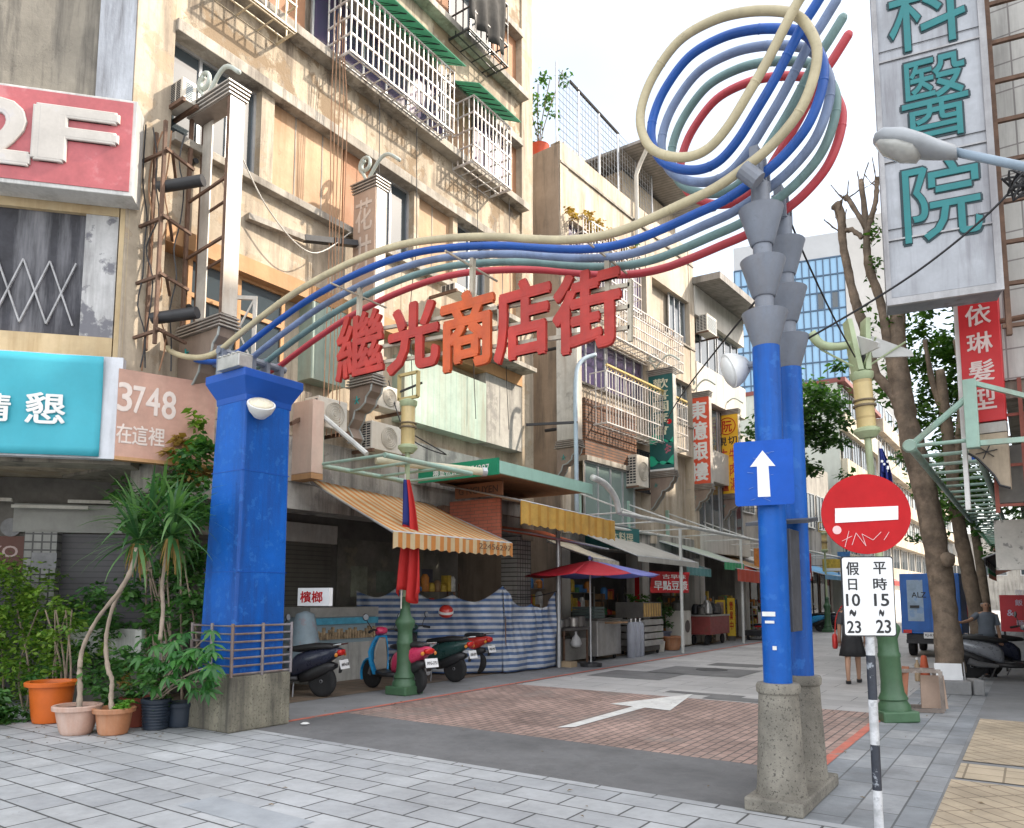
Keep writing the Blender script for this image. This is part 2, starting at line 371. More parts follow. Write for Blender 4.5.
# railing round the tower foot
rl = MB(); ra = (TX0-.06, TX1+.05, TY0-.05, TY1+.07)
for k in range(7):
    z = .68+k*.095
    rl.tube([(ra[0],ra[2],z),(ra[1],ra[2],z),(ra[1],ra[3],z),(ra[0],ra[3],z)], .014, 6, closed=True)
for x, y in ((ra[0],ra[2]),(ra[1],ra[2]),(ra[1],ra[3]),(ra[0],ra[3]),((ra[0]+ra[1])/2,ra[2]),(ra[1],(ra[2]+ra[3])/2)):
    rl.tube([(x,y,.645),(x,y,1.28)], .020, 8)
rl.build('railing', M('galvanised_rail', (.27,.25,.26), .5, .25, 6, metal=.3, streak=.8, scol=(.16,.09,.06)), arch)
def catmull(ps, n=6):
    out = []; q = [ps[0]]+list(ps)+[ps[-1]]
    for i in range(1, len(q)-2):
        a, b_, c, d = (Vector(x) for x in q[i-1:i+3])
        for k in range(n):
            t = k/n
            out.append(.5*((2*b_)+(c-a)*t+(2*a-5*b_+4*c-d)*t*t+(3*b_-a-3*c+d)*t**3))
    out.append(Vector(ps[-1])); return out
Y0 = 5.74; DY = .232
cream_px = [(168,348),(174,353),(188,357),(204,357),(219,351),(235,338),(260,318),(290,296),(320,278),(350,263),(380,251),(410,243),(440,239),(470,237),(500,237),(530,239),
 (560,240),(590,238),(620,231),(650,219),(682,204),(715,188),(747,166),(774,143),(799,112),(813,79),(817,50),(809,29),(797,16),(778,11),(745,12),(712,21),(679,41),(654,75),(642,105),
 (641,128),(650,147),(668,157),(691,159),(712,151),(732,131),(753,99),(770,70),(785,41),(799,14),(811,-5),(826,-30)]
xz = [gy(px, py, Y0) for px, py in cream_px]
offs = [0]*28 + [0]*3 + [0]*6 + [-.02,-.04,-.06,-.085,-.10,-.10,-.10,-.10,-.10,-.10]
xz = [p+Vector((0, offs[i] if i < len(offs) else -.1, 0)) for i, p in enumerate(xz)]
path = catmull(xz, 6)
for k, (m, nm) in enumerate(((T_cream,'cream'),(T_blue,'blue'),(T_lav,'lavender'),(T_green,'sage'),(T_red,'red'))):
    pts = [p+Vector((0, DY*k, 0)) for p in path]
    if k: pts = pts[9:]
    t = MB().tube(pts, .040, 12)
    t.lathe([(.040,-.001),(.036,.02),(.026,.036),(.01,.042)], pts[-1], 12, pts[-1]-pts[-2])
    if k == 0: t.lathe([(.040,-.001),(.036,.02),(.026,.036),(.01,.042)], pts[0], 12, pts[0]-pts[1])
    for q_ in range(14, len(pts)-6, 26):      # welded sleeve joints
        d_ = (pts[q_+1]-pts[q_]).normalized(); t.lathe([(.0405,-.008),(.0425,-.005),(.0425,.005),(.0405,.008)], pts[q_], 12, d_)
    o = t.build('tube', m, arch, smooth=True, angle=50); o['label'] = nm+' painted steel tube with one round loop'
# cross pipe and clamps that hold the tubes on the tower
cp = gy(222, 350, Y0)
hw = MB(); hw.tube([(cp.x, Y0-.06, cp.z-.02),(cp.x, Y0+4*DY+.1, cp.z-.02)], .05, 10)
for k in range(5): hw.box(cp.x-.07, cp.x+.07, Y0+k*DY-.03, Y0+k*DY+.03, 4.40, cp.z+.06)
hw.build('tube_clamp', P_grey, arch)
bx = MB(); F_ = Fr((TX1+.02, TY0-.12, 0), (0,1))
bx.box(TX1-.32, TX1+.12, TY0-.16, TY0+.04, 4.40, 4.56)
for k in range(5): bx.box(TX1-.30+k*.09, TX1-.25+k*.09, TY0-.17, TY0+.05, 4.56, 4.585)
bx.build('ballast_box', M('weathered_aluminium', (.5,.5,.47), .4, .2, 5, metal=.4), arch, bev=.01)
# letters on their bars
FA = Fr((0, 6.16, 0), (1, 0))
bars = MB()
def arch_bar(mb, a, b, n=-.05, w=.04):
    pa = FA.pt(*FA.uv(*a, 0), n); pb = FA.pt(*FA.uv(*b, 0), n); mb.bar(pa, pb, w)
for a, b_ in (((347,333),(628,283)),((352,350),(628,305)),((345,366),(628,326)),((345,330),(345,372)),((628,278),(628,340)),((497,303),(498,352))): arch_bar(bars, a, b_)
bars.build('sign_frame', P_bar, arch)
for a, b_ in (((357,286),(355,345)),((470,256),(469,312)),((605,246),(606,300))):
    pa = FA.pt(*FA.uv(*a), -.05); pb = FA.pt(*FA.uv(*b_), -.05); hang = MB().bar(pa, pb, .05)
    p = FA.pt(*FA.uv(a[0], a[1]+4), -.05)
    hang.bar((p.x, Y0+.0, p.z-.06), (p.x, Y0+4*DY+.0, p.z-.06), .018); hang.build('hanger', P_bar, arch)

for ch, (x0,y0,x1,y1), m in (('繼',(337,318,386,374),P_redL),('光',(388,309,441,366),P_redL),('商',(441,298,496,364),P_orL),('店',(494,287,553,355),P_redL),('街',(552,279,624,345),P_redL)):
    u0, v1 = FA.uv(x0, y0); u1, v0 = FA.uv(x1, y1); du = (u1-u0)*.045; u0 += du; u1 -= du
    mb = MB(); text(mb, ch, FA, u0, u1, v0+.035, v1-.035, .01, .029 if ch != '繼' else .014, .022, .006)
    mb.build('letter', m, arch)
# twin columns on gravel pedestals
for cx, cy, zt in ((-1.665, 6.02, 0), (-1.665, 6.72, 0)):
    pd = MB().lathe([(.19,.10),(.18,.16),(.148,.84),(.148,.85),(.162,.865),(.166,.91),(.155,.935),(.09,.938)], (cx,cy,0), 24).build('column_pedestal', C_ped, arch, smooth=True, angle=35)
    cl = MB().lathe([(.107,.93),(.107,3.62)], (cx,cy,0), 20).build('column', P_blue, arch, smooth=True, angle=40)
    MB().lathe([(.075,3.62),(.075,5.02)], (cx,cy,0), 16).build('column_neck', P_grey, cl, smooth=True, angle=40)
    for k in range(3):
        z = 3.60+k*.445
        MB().lathe([(.086,z-.004),(.096,z+.01),(.176,z+.285),(.182,z+.305),(.172,z+.31),(.05,z+.30)], (cx,cy,0), 24).build('cone', P_grey, cl, smooth=True, angle=35)
    br = MB().box(cx-.035,cx+.035,cy-.16,cy+.10,5.0,5.28)
    for k in range(3): br.box(cx-.06,cx+.06,cy-.14+.1*k,cy-.10+.1*k,4.98,5.2)
    br.build('tube_bracket', P_grey, cl)
MB().box(-1.88,-1.45,5.77,6.98,0,.10).build('plinth', C_ped, arch, bev=.015)
p = gy(746, 172, 5.75); q = Vector((-1.70, 5.95, p.z))
MB().tube([p+Vector((-.02,-.02,.02)), p+Vector((.09,.02,-.10))], .075, 14).build('tube_clamp', P_grey, arch)
# slim control box between the two columns
MB().box(-1.72,-1.58,6.22,6.50,1.32,2.15).build('control_box', M('dark_grey_steel', (.10,.105,.12), .5, .2, 5, metal=.3), arch, bev=.008)
hd = MB().slab((-1.95,6.25,2.22),(-1.45,6.25,2.22),(-1.45,6.62,2.27),(-1.95,6.62,2.27),.03); hd.build('box_hood', MATS['dark_grey_steel'], arch)
def dish(parent, c, ax, r, lens=W_lens, shell=W_white):
    ax = Vector(ax).normalized(); c = Vector(c)
    h = MB().lathe([(.02,-r*1.15),(r*.45,-r*1.0),(r*.82,-r*.55),(r,-.02),(r,.01),(r*.92,.012)], c, 20, ax).build('floodlight', shell, parent, smooth=True, angle=50)
    MB().lathe([(r*.9,.006),(r*.8,.03),(r*.3,.05)], c, 20, ax).build('lens', lens, h, smooth=True)
    return h
dish(arch, (TX1+.21, TY0+.12, 3.96), (.55,-.30,.80), .17)
p = gy(730, 371, 6.02)
dish(arch, p, (-.55,-.35,-.25), .15, W_white)
MB().tube([p+Vector((.05,.03,.03)), (-1.68,6.02,p.z+.02)], .03, 8).build('floodlight_arm', P_grey, arch)
# stickers and scraps left on the column
FC = Fr((-1.665,5.912,0),(1,0))
for px, py, w_, h_ in ((769,614,.10,.035),(770,622,.07,.02),(775,648,.03,.03)):
    u, v = FC.uv(px, py); MB().bf(FC, u-w_/2, u+w_/2, v-h_/2, v+h_/2, .008, .012).build('sticker', W_white, arch)
# fallen leaves and scraps
random.seed(31); lt_ = MB()
for k in range(190):
    if k < 90: x, y = random.uniform(-11,-8.0), random.gauss(4.6,.5)
    elif k < 140: x, y = random.gauss(-7.95,.25), random.uniform(6,14)
    else: x, y = random.uniform(-6,-.3), random.uniform(3.0,12)
    a = random.random()*6.28; s_ = random.uniform(.012,.03); c_, n_ = math.cos(a)*s_, math.sin(a)*s_; z = .010
    lt_.add([(x-c_,y-n_,z),(x+n_*.5,y-c_*.5,z+.008),(x+c_,y+n_,z+.004),(x-n_*.5,y+c_*.5,z+.008)], [(0,1,2,3)])
lo0 = lt_.build('leaf_litter', M('litter_brown', (.24,.17,.09), .8, .4, 9)); lo0['kind'] = 'stuff'; tag(lo0, 'dry leaves and scraps lying along the kerb and pots', 'leaves')
pw0 = gz(305,724,.01); tag(MB().lathe([(.045,0),(.06,.006),(.03,.02),(.005,.022)], pw0, 9).build('paper_scrap', W_white), 'crumpled white paper scrap on the asphalt beside the tower', 'litter')
# ------------------------------------------------------------------ traffic signs
R_white = M('sign_white', (.78,.79,.80), .4, .05, 5, streak=.15, scol=(.5,.5,.5))
R_blue = M('sign_blue', (.006,.085,.45), .5, .12, 4, spec=.25, gum=.3)
R_red = M('sign_red', (.46,.010,.014), .5, .12, 4, spec=.2, gum=.3)
R_black = M('black_ink', (.015,.015,.017), .5, .05, 4)
FS = Fr((-1.665, 5.86, 0), (math.cos(R(12)), math.sin(R(12))))
def rrect(F, u0, u1, v0, v1, n, r, k=5):
    out = []
    for cu, cv, a0 in ((u1-r,v0+r,-90),(u1-r,v1-r,0),(u0+r,v1-r,90),(u0+r,v0+r,180)):
        for i in range(k+1):
            a = R(a0+90*i/k); out.append(F.pt(cu+r*math.cos(a), cv+r*math.sin(a), n))
    return out
u0, v1 = FS.uv(733.5, 443); u1, v0 = FS.uv(795, 504)
sg = thing('direction_sign', FS.pt(0, 0, 0), 'square blue sign with white straight ahead arrow on front blue column', 'road sign')
MB().prism(rrect(FS, u0, u1, v0, v1, .0, .025), FS.N*.012).build('panel', R_blue, sg)
def shp(F, pts, n, d=.004): return MB().prism([F.pt(*F.uv(x, y, n), n) for x, y in pts], F.N*d)
shp(FS, [(758,497),(770.5,496.5),(768.5,466),(775.5,466),(762.5,450.5),(750,467),(757,466.5)], .013).build('arrow', R_white, sg)
sb = MB()
for t_ in (.25, .75):
    v = v0+(v1-v0)*t_; sb.bf(FS, -.13, .13, v-.02, v+.02, -.05, -.002)
sb.build('bracket', S_steel, sg)
sc_ = MB()
random.seed(3)
for k in range(9):
    uu = random.uniform(u0+.03,u1-.12); vv = random.uniform(v0+.03, v1-.05); a = random.uniform(-.5,.4); l = random.uniform(.01,.07)
    sc_.bar(FS.pt(uu,vv,.0145), FS.pt(uu+l*math.cos(a),vv+l*math.sin(a),.0145), .004, .002)
sc_.build('scratch', M('faint_scratch', (.18,.3,.6), .5, .1, 9), sg)
# no entry sign with its hours board on a striped pole
FN = Fr(gz(879.5, 836), (math.cos(R(30)), math.sin(R(30))))
ne = thing('no_entry_sign', FN.o, 'round red no entry sign above white board of hours on black and white striped pole', 'road sign')
c = FN.uv(865.5, 514, .04); rad = (FN.uv(910, 514, .04)[0]-FN.uv(820.5, 514, .04)[0])/2
disc = [FN.pt(c[0]+rad*math.cos(2*math.pi*k/48), c[1]+rad*.93*math.sin(2*math.pi*k/48), .04) for k in range(48)]
MB().prism(disc, FN.N*.01).build('disc', R_red, ne)
shp(FN, [(835,508.5),(898,506),(898,519.5),(835,523)], .051).build('bar', R_white, ne)
u0, v1 = FN.uv(840, 556.5, .04); u1, v0 = FN.uv(896.5, 636.5, .04)
bd = MB().prism(rrect(FN, u0, u1, v0, v1, .04, .02), FN.N*.008).build('hours_board', R_black, ne)
MB().prism(rrect(FN, u0+.008, u1-.008, v0+.008, v1-.008, .049, .016), FN.N*.002).build('board_face', R_white, bd)
tx = MB()
for s_, (x0,y0,x1,y1) in (('假',(846,562,859,575)),('日',(848,579,857,590)),('10',(846,594,860,606)),('~',(849.5,610,856,616)),('23',(847,621,861,633)),
                          ('平',(873,562,886,574)),('時',(873,578,887,590)),('15',(874,594,889,606)),('~',(879,610,884,616)),('23',(876,620,891,633))):
    a0, b1 = FN.uv(x0, y0, .05); a1, b0 = FN.uv(x1, y1, .05)
    text(tx, s_, FN, a0, a1, b0, b1, .0535, .018, .002)
tx.build('lettering', R_black, bd)
gf = MB()   # pale scrawl and a round sticker across the disc
for seg in (((842,541),(852,536)),((845,547),(849,531)),((852,545),(856,533)),((856,533),(866,546)),((866,546),(862,534)),((862,534),(873,540)),((873,540),(881,532)),((884,540),(889,532))):
    gf.bar(FN.pt(*FN.uv(*seg[0], .052), .052), FN.pt(*FN.uv(*seg[1], .052), .052), .005, .003)
cc = FN.uv(837, 530, .052)
gf.prism([FN.pt(cc[0]+.03*math.cos(k*.42), cc[1]+.03*math.sin(k*.42), .0505) for k in range(15)], FN.N*.002)
gf.build('graffiti', M('pale_pink_ink', (.75,.5,.5), .5, .1, 20), ne)
top = FN.uv(865, 520, 0)[1]+.1
for k, m in enumerate(['w','b']*5):
    z0, z1 = k*.3, min((k+1)*.3, top)
    if z0 >= top: break
    o = MB().lathe([(.03,z0),(.03,z1)], FN.o, 14).build('pole_band', M('pole_'+m, (.62,.63,.65) if m == 'w' else (.03,.035,.05), .5, .3, 9, spot=.7, spcol=(.3,.31,.33) if m == 'w' else (.35,.38,.42), spscale=14) if 'pole_'+m not in MATS else MATS['pole_'+m], ne, smooth=True, angle=40)
cb = MB()
for v in (c[1]+.1, c[1]-.12, (v0+v1)/2+.12, (v0+v1)/2-.12): cb.bf(FN, -.05, .05, v-.015, v+.015, -.035, .039)
cb.build('clamp', S_steel, ne)
# ================================================================== left side: corner building
B_cream = M('cream_plaster', (.53,.445,.335), .85, .26, .7, .3, 25, streak=.95, scol=(.21,.17,.13), spot=.6, spcol=(.33,.245,.155), spscale=1.6, gum=.6, spth=.55)
B_spand = M('peeling_plaster', (.48,.40,.295), .9, .28, .8, .5, 18, streak=1, scol=(.13,.10,.075), spot=1, spcol=(.235,.17,.105), spscale=1.5, gum=.7, spth=.515)
B_ledge = M('grey_concrete_ledge', (.42,.385,.33), .85, .28, 1.2, .3, 25, streak=1, spot=.5, spcol=(.22,.19,.15), spscale=2, gum=.5, scol=(.13,.11,.09))
B_board = M('tan_boards', (.50,.33,.20), .75, .22, .9, .08, 20, streak=.8, gum=.5, scol=(.32,.18,.09))
B_brown = M('brown_boards', (.38,.19,.10), .75, .15, .9, .05, 20, streak=.45, scol=(.2,.1,.05))
B_orange = M('orange_lintel', (.50,.28,.13), .75, .2, .9, .1, 20, streak=.5, scol=(.3,.15,.06))
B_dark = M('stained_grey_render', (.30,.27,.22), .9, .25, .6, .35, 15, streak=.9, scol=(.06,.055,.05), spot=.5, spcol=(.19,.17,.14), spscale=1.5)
B_grey = M('blue_grey_render', (.42,.45,.50), .85, .18, .7, .2, 20, streak=.8, scol=(.12,.12,.13))
B_black = M('soot_black_boards', (.045,.045,.055), .7, .4, 2.2, .2, 20, streak=.6, scol=(.28,.28,.3))
B_yellow = M('ochre_plaster', (.55,.43,.26), .85, .2, .8, .2, 20, streak=.5, scol=(.3,.19,.08))
B_conc = M('mottled_concrete', (.42,.40,.36), .9, .25, 1.2, .35, 20, streak=1, scol=(.10,.095,.09), spot=.7, spcol=(.2,.19,.18), spscale=1.6)
B_white = M('aged_white_paint', (.62,.60,.55), .6, .15, 2, .1, 30, streak=.5, scol=(.25,.2,.15))
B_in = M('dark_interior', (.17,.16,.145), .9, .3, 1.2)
B_shut = M('olive_shutter', (.16,.155,.13), .55, .12, 2, stripe=((.10,.098,.085), 2, .095, .22), streak=.5)
B_shut2 = M('charcoal_shutter', (.085,.082,.09), .5, .12, 2, stripe=((.05,.048,.055), 2, .095, .22), streak=.3)
B_til = M('white_column_tiles', (.50,.48,.45), .35, .15, 2, .05, 30, brick=(90, .11, .11, .012, (.07,.065,.06), (.43,.41,.38), 0), streak=.5)
FCU = (.6698, .7426); CA = math.degrees(math.atan2(FCU[1], FCU[0]))
B_til2 = M('grey_column_tiles', (.33,.33,.31), .35, .15, 2, .05, 30, brick=(CA, .13, .13, .014, (.05,.05,.05), (.27,.27,.25), 0), streak=.5)
GL = glass('window_glass', (.05,.065,.075), .06)
GLv = glass('violet_reflection_glass', (.07,.05,.11), .1)  # violet reflection put into the base colour of the panes
AL = M('aluminium_frame', (.52,.53,.54), .35, .1, 5, metal=.5)
W_bar = M('white_cage_paint', (.68,.67,.65), .45, .2, 4, streak=.8, scol=(.34,.22,.15), gum=.6)
Rust = M('rusty_steel', (.15,.085,.055), .8, .3, 6, .15, 40)
Blk = M('black_steel', (.025,.025,.028), .5, .2, 5)
Cable = M('black_cable', (.02,.02,.022), .6, .1, 5)
Cable2 = M('tan_cable', (.32,.17,.09), .7, .2, 6)
FA1 = Fr((-10.3, 0, 0), (0, 1))
FCH = Fr((-10.3, 5.2, 0), FCU)
def rp(mb, F, x0, y0, x1, y1, n0, n1):
    u0, v1 = F.uv(x0, y0, n1); u1, v0 = F.uv(x1, y1, n1); return mb.bf(F, u0, u1, v0, v1, n0, n1)
def window(par, F, u0, u1, v0, v1, n, nd=2, g=None, fm=None, mid=None, w=.05):
    m = MB()
    for k in range(nd+1):
        u = u0+(u1-u0)*k/nd; m.bf(F, u-w/2, u+w/2, v0, v1, n, n+.05)
    for v in [v0, v1]+([mid] if mid else []): m.bf(F, u0-w/2, u1+w/2, v-w/2, v+w/2, n-.002, n+.052)
    o = m.build('window', fm or AL, par)
    MB().bf(F, u0, u1, v0, v1, n-.02, n+.015).build('pane', g or GL, o); return o
def sheet_part(par, nm, F, u0, u1, v0, v1, n0, n1, m, bev=0):
    return MB().bf(F, u0, u1, v0, v1, n0, n1).build(nm, m, par, bev=bev)
bA = thing('corner_building', (-14, 8, 0), 'old cream plaster corner building with peeling bands, boarded windows and concrete ledges', 'building')
def poly3(ps, z0, z1): return MB().prism([(x, y, z0) for x, y in ps], (0, 0, z1-z0))
cK = FCH.pt(-.25, 0, -.35); cL = FCH.pt(-11, 0, -.35)
poly3([(-10.6,15.7),(-23,15.7),(-27,2),(cL.x,cL.y),(cK.x,cK.y),(-10.6,5.5)][::-1], 3.55, 21).build('wall', B_cream, bA)
g0 = FCH.pt(.6, 0, -2.4); g1 = FCH.pt(-11, 0, -2.4)
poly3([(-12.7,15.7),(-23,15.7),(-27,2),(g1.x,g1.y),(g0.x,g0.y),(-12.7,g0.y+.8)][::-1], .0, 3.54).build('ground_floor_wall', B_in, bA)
# street face : spandrels, ledges, piers
for (z0, z1, m) in ((7.14,8.42,B_cream),(10.42,11.46,B_spand),(13.45,14.5,B_spand),(16.5,17.6,B_spand),(19.5,21,B_spand),(3.56,4.35,B_conc)):
    sheet_part(bA, 'spandrel', FA1, 5.75, 15.2, z0, z1, -.31, 0, m)
for (z0, z1, n) in ((8.42,8.55,.16),(10.22,10.42,.10),(11.46,11.63,.28),(13.27,13.45,.10),(14.5,14.66,.28),(16.32,16.5,.1),(17.6,17.75,.28)):
    sheet_part(bA, 'ledge', FA1, 5.75, 15.21, z0, z1, -.31, n, B_ledge, .01)
sheet_part(bA, 'lintel', FA1, 5.75, 15.19, 6.86, 7.14, -.31, .06, B_orange)
sheet_part(bA, 'pier', FA1, 5.16, 5.75, 3.56, 21, -.31, .04, B_cream, .01)
sheet_part(bA, 'pier', FA1, 15.2, 15.72, 3.0, 21, -.31, .05, B_cream, .01)
for y0, y1, z0, z1 in ((7.36,7.62,8.55,10.22),(11.2,11.36,8.55,10.22),(12.5,12.66,8.55,10.22),(13.9,14.05,8.55,10.22)):
    sheet_part(bA, 'mullion', FA1, y0, y1, z0, z1, -.31, -.02, B_cream)
for y0, y1, z0, z1, m in ((7.62,9.3,8.55,10.22,B_board),(9.33,10.05,8.55,10.22,B_brown),(11.36,12.5,8.55,10.22,B_board),(14.05,15.2,8.55,10.22,B_board),
                          (5.75,7.3,11.63,13.27,B_cream),(7.35,8.3,11.63,13.27,B_brown),(12.45,13.3,11.63,13.27,B_board),(15.0,15.2,11.63,13.27,B_brown),
                          (8.4,11.2,14.66,16.32,B_board),(11.3,12.4,14.66,16.32,B_brown),(14.1,15.2,14.66,16.32,B_brown),(7.5,12,17.75,19.5,B_board)):
    o = sheet_part(bA, 'infill_board', FA1, y0, y1, z0, z1, -.31, -.14, m)
    s_ = MB()
    k = y0+.55
    while k < y1-.1: s_.bf(FA1, k-.012, k+.012, z0, z1, -.141, -.13); k += .62
    if s_.v: s_.build('seam', B_ledge, o)
window(bA, FA1, 5.80, 7.34, 8.58, 10.20, -.22, 3)
window(bA, FA1, 10.1, 11.18, 8.58, 10.20, -.22, 2)
window(bA, FA1, 12.68, 13.88, 8.58, 10.20, -.22, 2)
window(bA, FA1, 8.5, 12.4, 11.7, 13.25, -.2, 6, GLv)
window(bA, FA1, 13.4, 14.95, 11.7, 13.25, -.2, 3, GLv)
window(bA, FA1, 12.45, 14.05, 14.7, 16.3, -.2, 2)
# second storey: lintel window with an open casement, green corrugated sheets, bare concrete
window(bA, FA1, 6.25, 8.0, 5.25, 6.84, -.15, 2, None, B_orange, 6.25, .07)
cs = MB(); Fc = Fr(FA1.pt(6.75, 0, .02), (.75, .66))
for uu in (0, .5): cs.bf(Fc, uu-.03, uu+.03, 5.25, 6.35, 0, .04)
for vv in (5.27, 6.33): cs.bf(Fc, -.031, .53, vv-.03, vv+.03, -.002, .042)
cs.bar(Fc.pt(.02,5.3,.02), Fc.pt(.48,6.3,.02), .025); cs.bar(Fc.pt(.02,6.3,.018), Fc.pt(.48,5.3,.018), .025)
cs.build('casement', B_white, bA)
sheet_part(bA, 'spandrel', FA1, 5.75, 8.6, 4.36, 5.2, -.31, 0, B_cream)
Mint = M('mint_corrugated_sheet', (.36,.46,.39), .5, .2, 1.2, .05, 20, streak=.7, scol=(.28,.26,.2), stripe=((.31,.41,.35), 1, .19, .2))
rm = MB(); rp(rm, FA1, 313, 300, 345, 388, -.3, .06); rm.build('sheeting', Mint, bA)
rm = MB(); rp(rm, FA1, 405, 352, 486, 442, -.3, .05); rm.build('sheeting', Mint, bA)
rm = MB(); rp(rm, FA1, 486, 352, 522, 452, -.3, .03); rm.build('concrete_panel', B_conc, bA)
rm = MB()
u_, v_ = FA1.uv(420, 442, .04)
rm.bf(FA1, u_-.6, 15.2, 3.9, v_-.02, -.31, .035); rm.build('stained_wall', B_conc, bA)
sheet_part(bA, 'soffit_ledge', FA1, 11.4, 15.19, 7.15, 7.25, -.2, .5, B_ledge)
# arcade: columns, beam, shutters
sheet_part(bA, 'arcade_beam', FA1, 5.75, 15.7, 3.1, 3.555, -.6, -.02, B_conc)
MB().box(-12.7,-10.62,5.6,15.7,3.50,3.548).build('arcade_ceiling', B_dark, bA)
for y in (7.0, 15.0): MB().box(-10.75,-10.28,y,y+.62,0,3.1).build('tiled_column', B_til, bA)
FB1 = Fr((-12.68,0,0),(0,1))
sheet_part(bA, 'roller_shutter', FB1, 8.0, 11.2, .05, 2.75, 0, .04, B_shut)
sheet_part(bA, 'shutter_box', FB1, 7.9, 11.3, 2.75, 3.15, 0, .12, B_white)
sheet_part(bA, 'shop_front', FB1, 11.4, 14.9, .05, 2.9, 0, .03, M('shop_wall', (.22,.21,.18), .8, .3, 2, spot=.5, spcol=(.3,.28,.2), spscale=1.2))
for y, z, w_, h_, c_ in ((11.8,1.6,.5,.7,(.3,.32,.25)),(12.6,1.7,.6,.5,(.18,.22,.18)),(13.5,1.5,.45,.6,(.35,.27,.18)),(14.2,1.8,.4,.5,(.1,.1,.13))):
    sheet_part(bA, 'notice', FB1, y, y+w_, z, z+h_, .03, .05, M('notice_paper', c_, .8, .25, 4))
# chamfered corner face
ug = FCH.uv(98, 50, .05)[0]; uo = FCH.uv(115, 300, .02)[0]
sheet_part(bA, 'render_panel', FCH, -11, ug-.02, 8.35, 21, -.34, -.02, B_dark)
sheet_part(bA, 'grey_pier', FCH, ug, -.02, 8.3, 21, -.34, .05, B_grey)
sheet_part(bA, 'ochre_pier', FCH, uo+.01, .03, 3.6, 8.29, -.34, .03, B_yellow)
sheet_part(bA, 'ochre_band', FCH, -11, uo-.01, 6.98, 8.34, -.3, .015, B_yellow)
sheet_part(bA, 'ochre_band', FCH, -11, uo-.01, 3.6, 5.2, -.3, .015, B_yellow)
uw0 = FCH.uv(83, 270, 0)[0]; uw1 = FCH.uv(116, 270, 0)[0]
wb = sheet_part(bA, 'boarded_window', FCH, -11, uw0, 5.2, 6.98, -.3, -.06, B_black)
lt = MB(); 
for k in range(9):
    u = uw0-.1-k*.33
    lt.bar(FCH.pt(u, 5.35, -.04), FCH.pt(u-.33, 6.25, -.04), .035, .02); lt.bar(FCH.pt(u-.33, 5.35, -.035), FCH.pt(u, 6.25, -.035), .035, .02)
lt.build('lattice_grille', M('grey_lattice', (.42,.42,.43), .6, .25, 5), wb)
sheet_part(bA, 'peeled_pier', FCH, uw0, uw1, 5.2, 6.98, -.3, .0, M('peeled_white_render', (.52,.52,.52), .85, .2, 1.5, .3, 20, spot=.9, spcol=(.13,.13,.15), spscale=2.5, streak=.6))
# corner arcade wall behind the planting
sheet_part(bA, 'corner_beam', FCH, -11, .2, 3.42, 3.555, -.5, -.03, B_dark)
FD = Fr(FCH.pt(0,0,-2.38), FCU)
u0 = FD.uv(62, 550)[0]; u1 = FD.uv(125, 550)[0]
sheet_part(bA, 'roller_shutter', FD, u0, .2, .05, 2.62, 0, .03, B_shut2)
sheet_part(bA, 'shutter_box', FD, u0-.7, .3, 2.64, 3.1, 0, .10, M('grey_panel', (.36,.36,.34), .7, .15, 2))
ut = FD.uv(30, 550)[0]
tc_ = sheet_part(bA, 'tiled_column', FD, ut, u0, 0, 2.63, 0, .25, B_til2)
sheet_part(bA, 'number_plate', FD, ut+.12, ut+.48, 2.05, 2.3, .251, .262, M('plate_grey', (.25,.25,.26), .5, .2, 9))
sheet_part(bA, 'tiled_column', FCH, -4.2, -3.55, 0, 3.25, -.55, -.05, B_til2)
dk = sheet_part(bA, 'shop_door', FD, ut-1.8, ut-.05, 0, 2.5, 0, .03, B_shut2)
u0b, v1b = FD.uv(0, 536, .05); u1b, v0b = FD.uv(24, 566, .05)
dp = sheet_part(bA, 'shop_sign', FD, u1b-1.5, u1b, v0b-.1, v1b, .03, .06, M('brown_sign', (.13,.045,.03), .5, .1, 4))
tx = MB(); text(tx, 'DYO', FD, u1b-.72, u1b-.10, v0b+.14, v0b+.32, .062, .01, .004); tx.build('lettering', M('pale_pink_letters', (.55,.42,.4), .6, .05, 5), dp)
MB().lathe([(.15,0),(.15,.006)], FD.pt(u1b-.22, v0b+.62, .061), 20, FD.N).build('emblem', MATS['plate_grey'], dp)
for k, (u_, v_) in enumerate(((-3.1,3.1),(-2.0,3.0),(-1.2,3.1))):
    MB().bf(FD, u_, u_+1.1, v_, v_+.05, .3, .36).build('tube_light_fitting', B_white, bA)
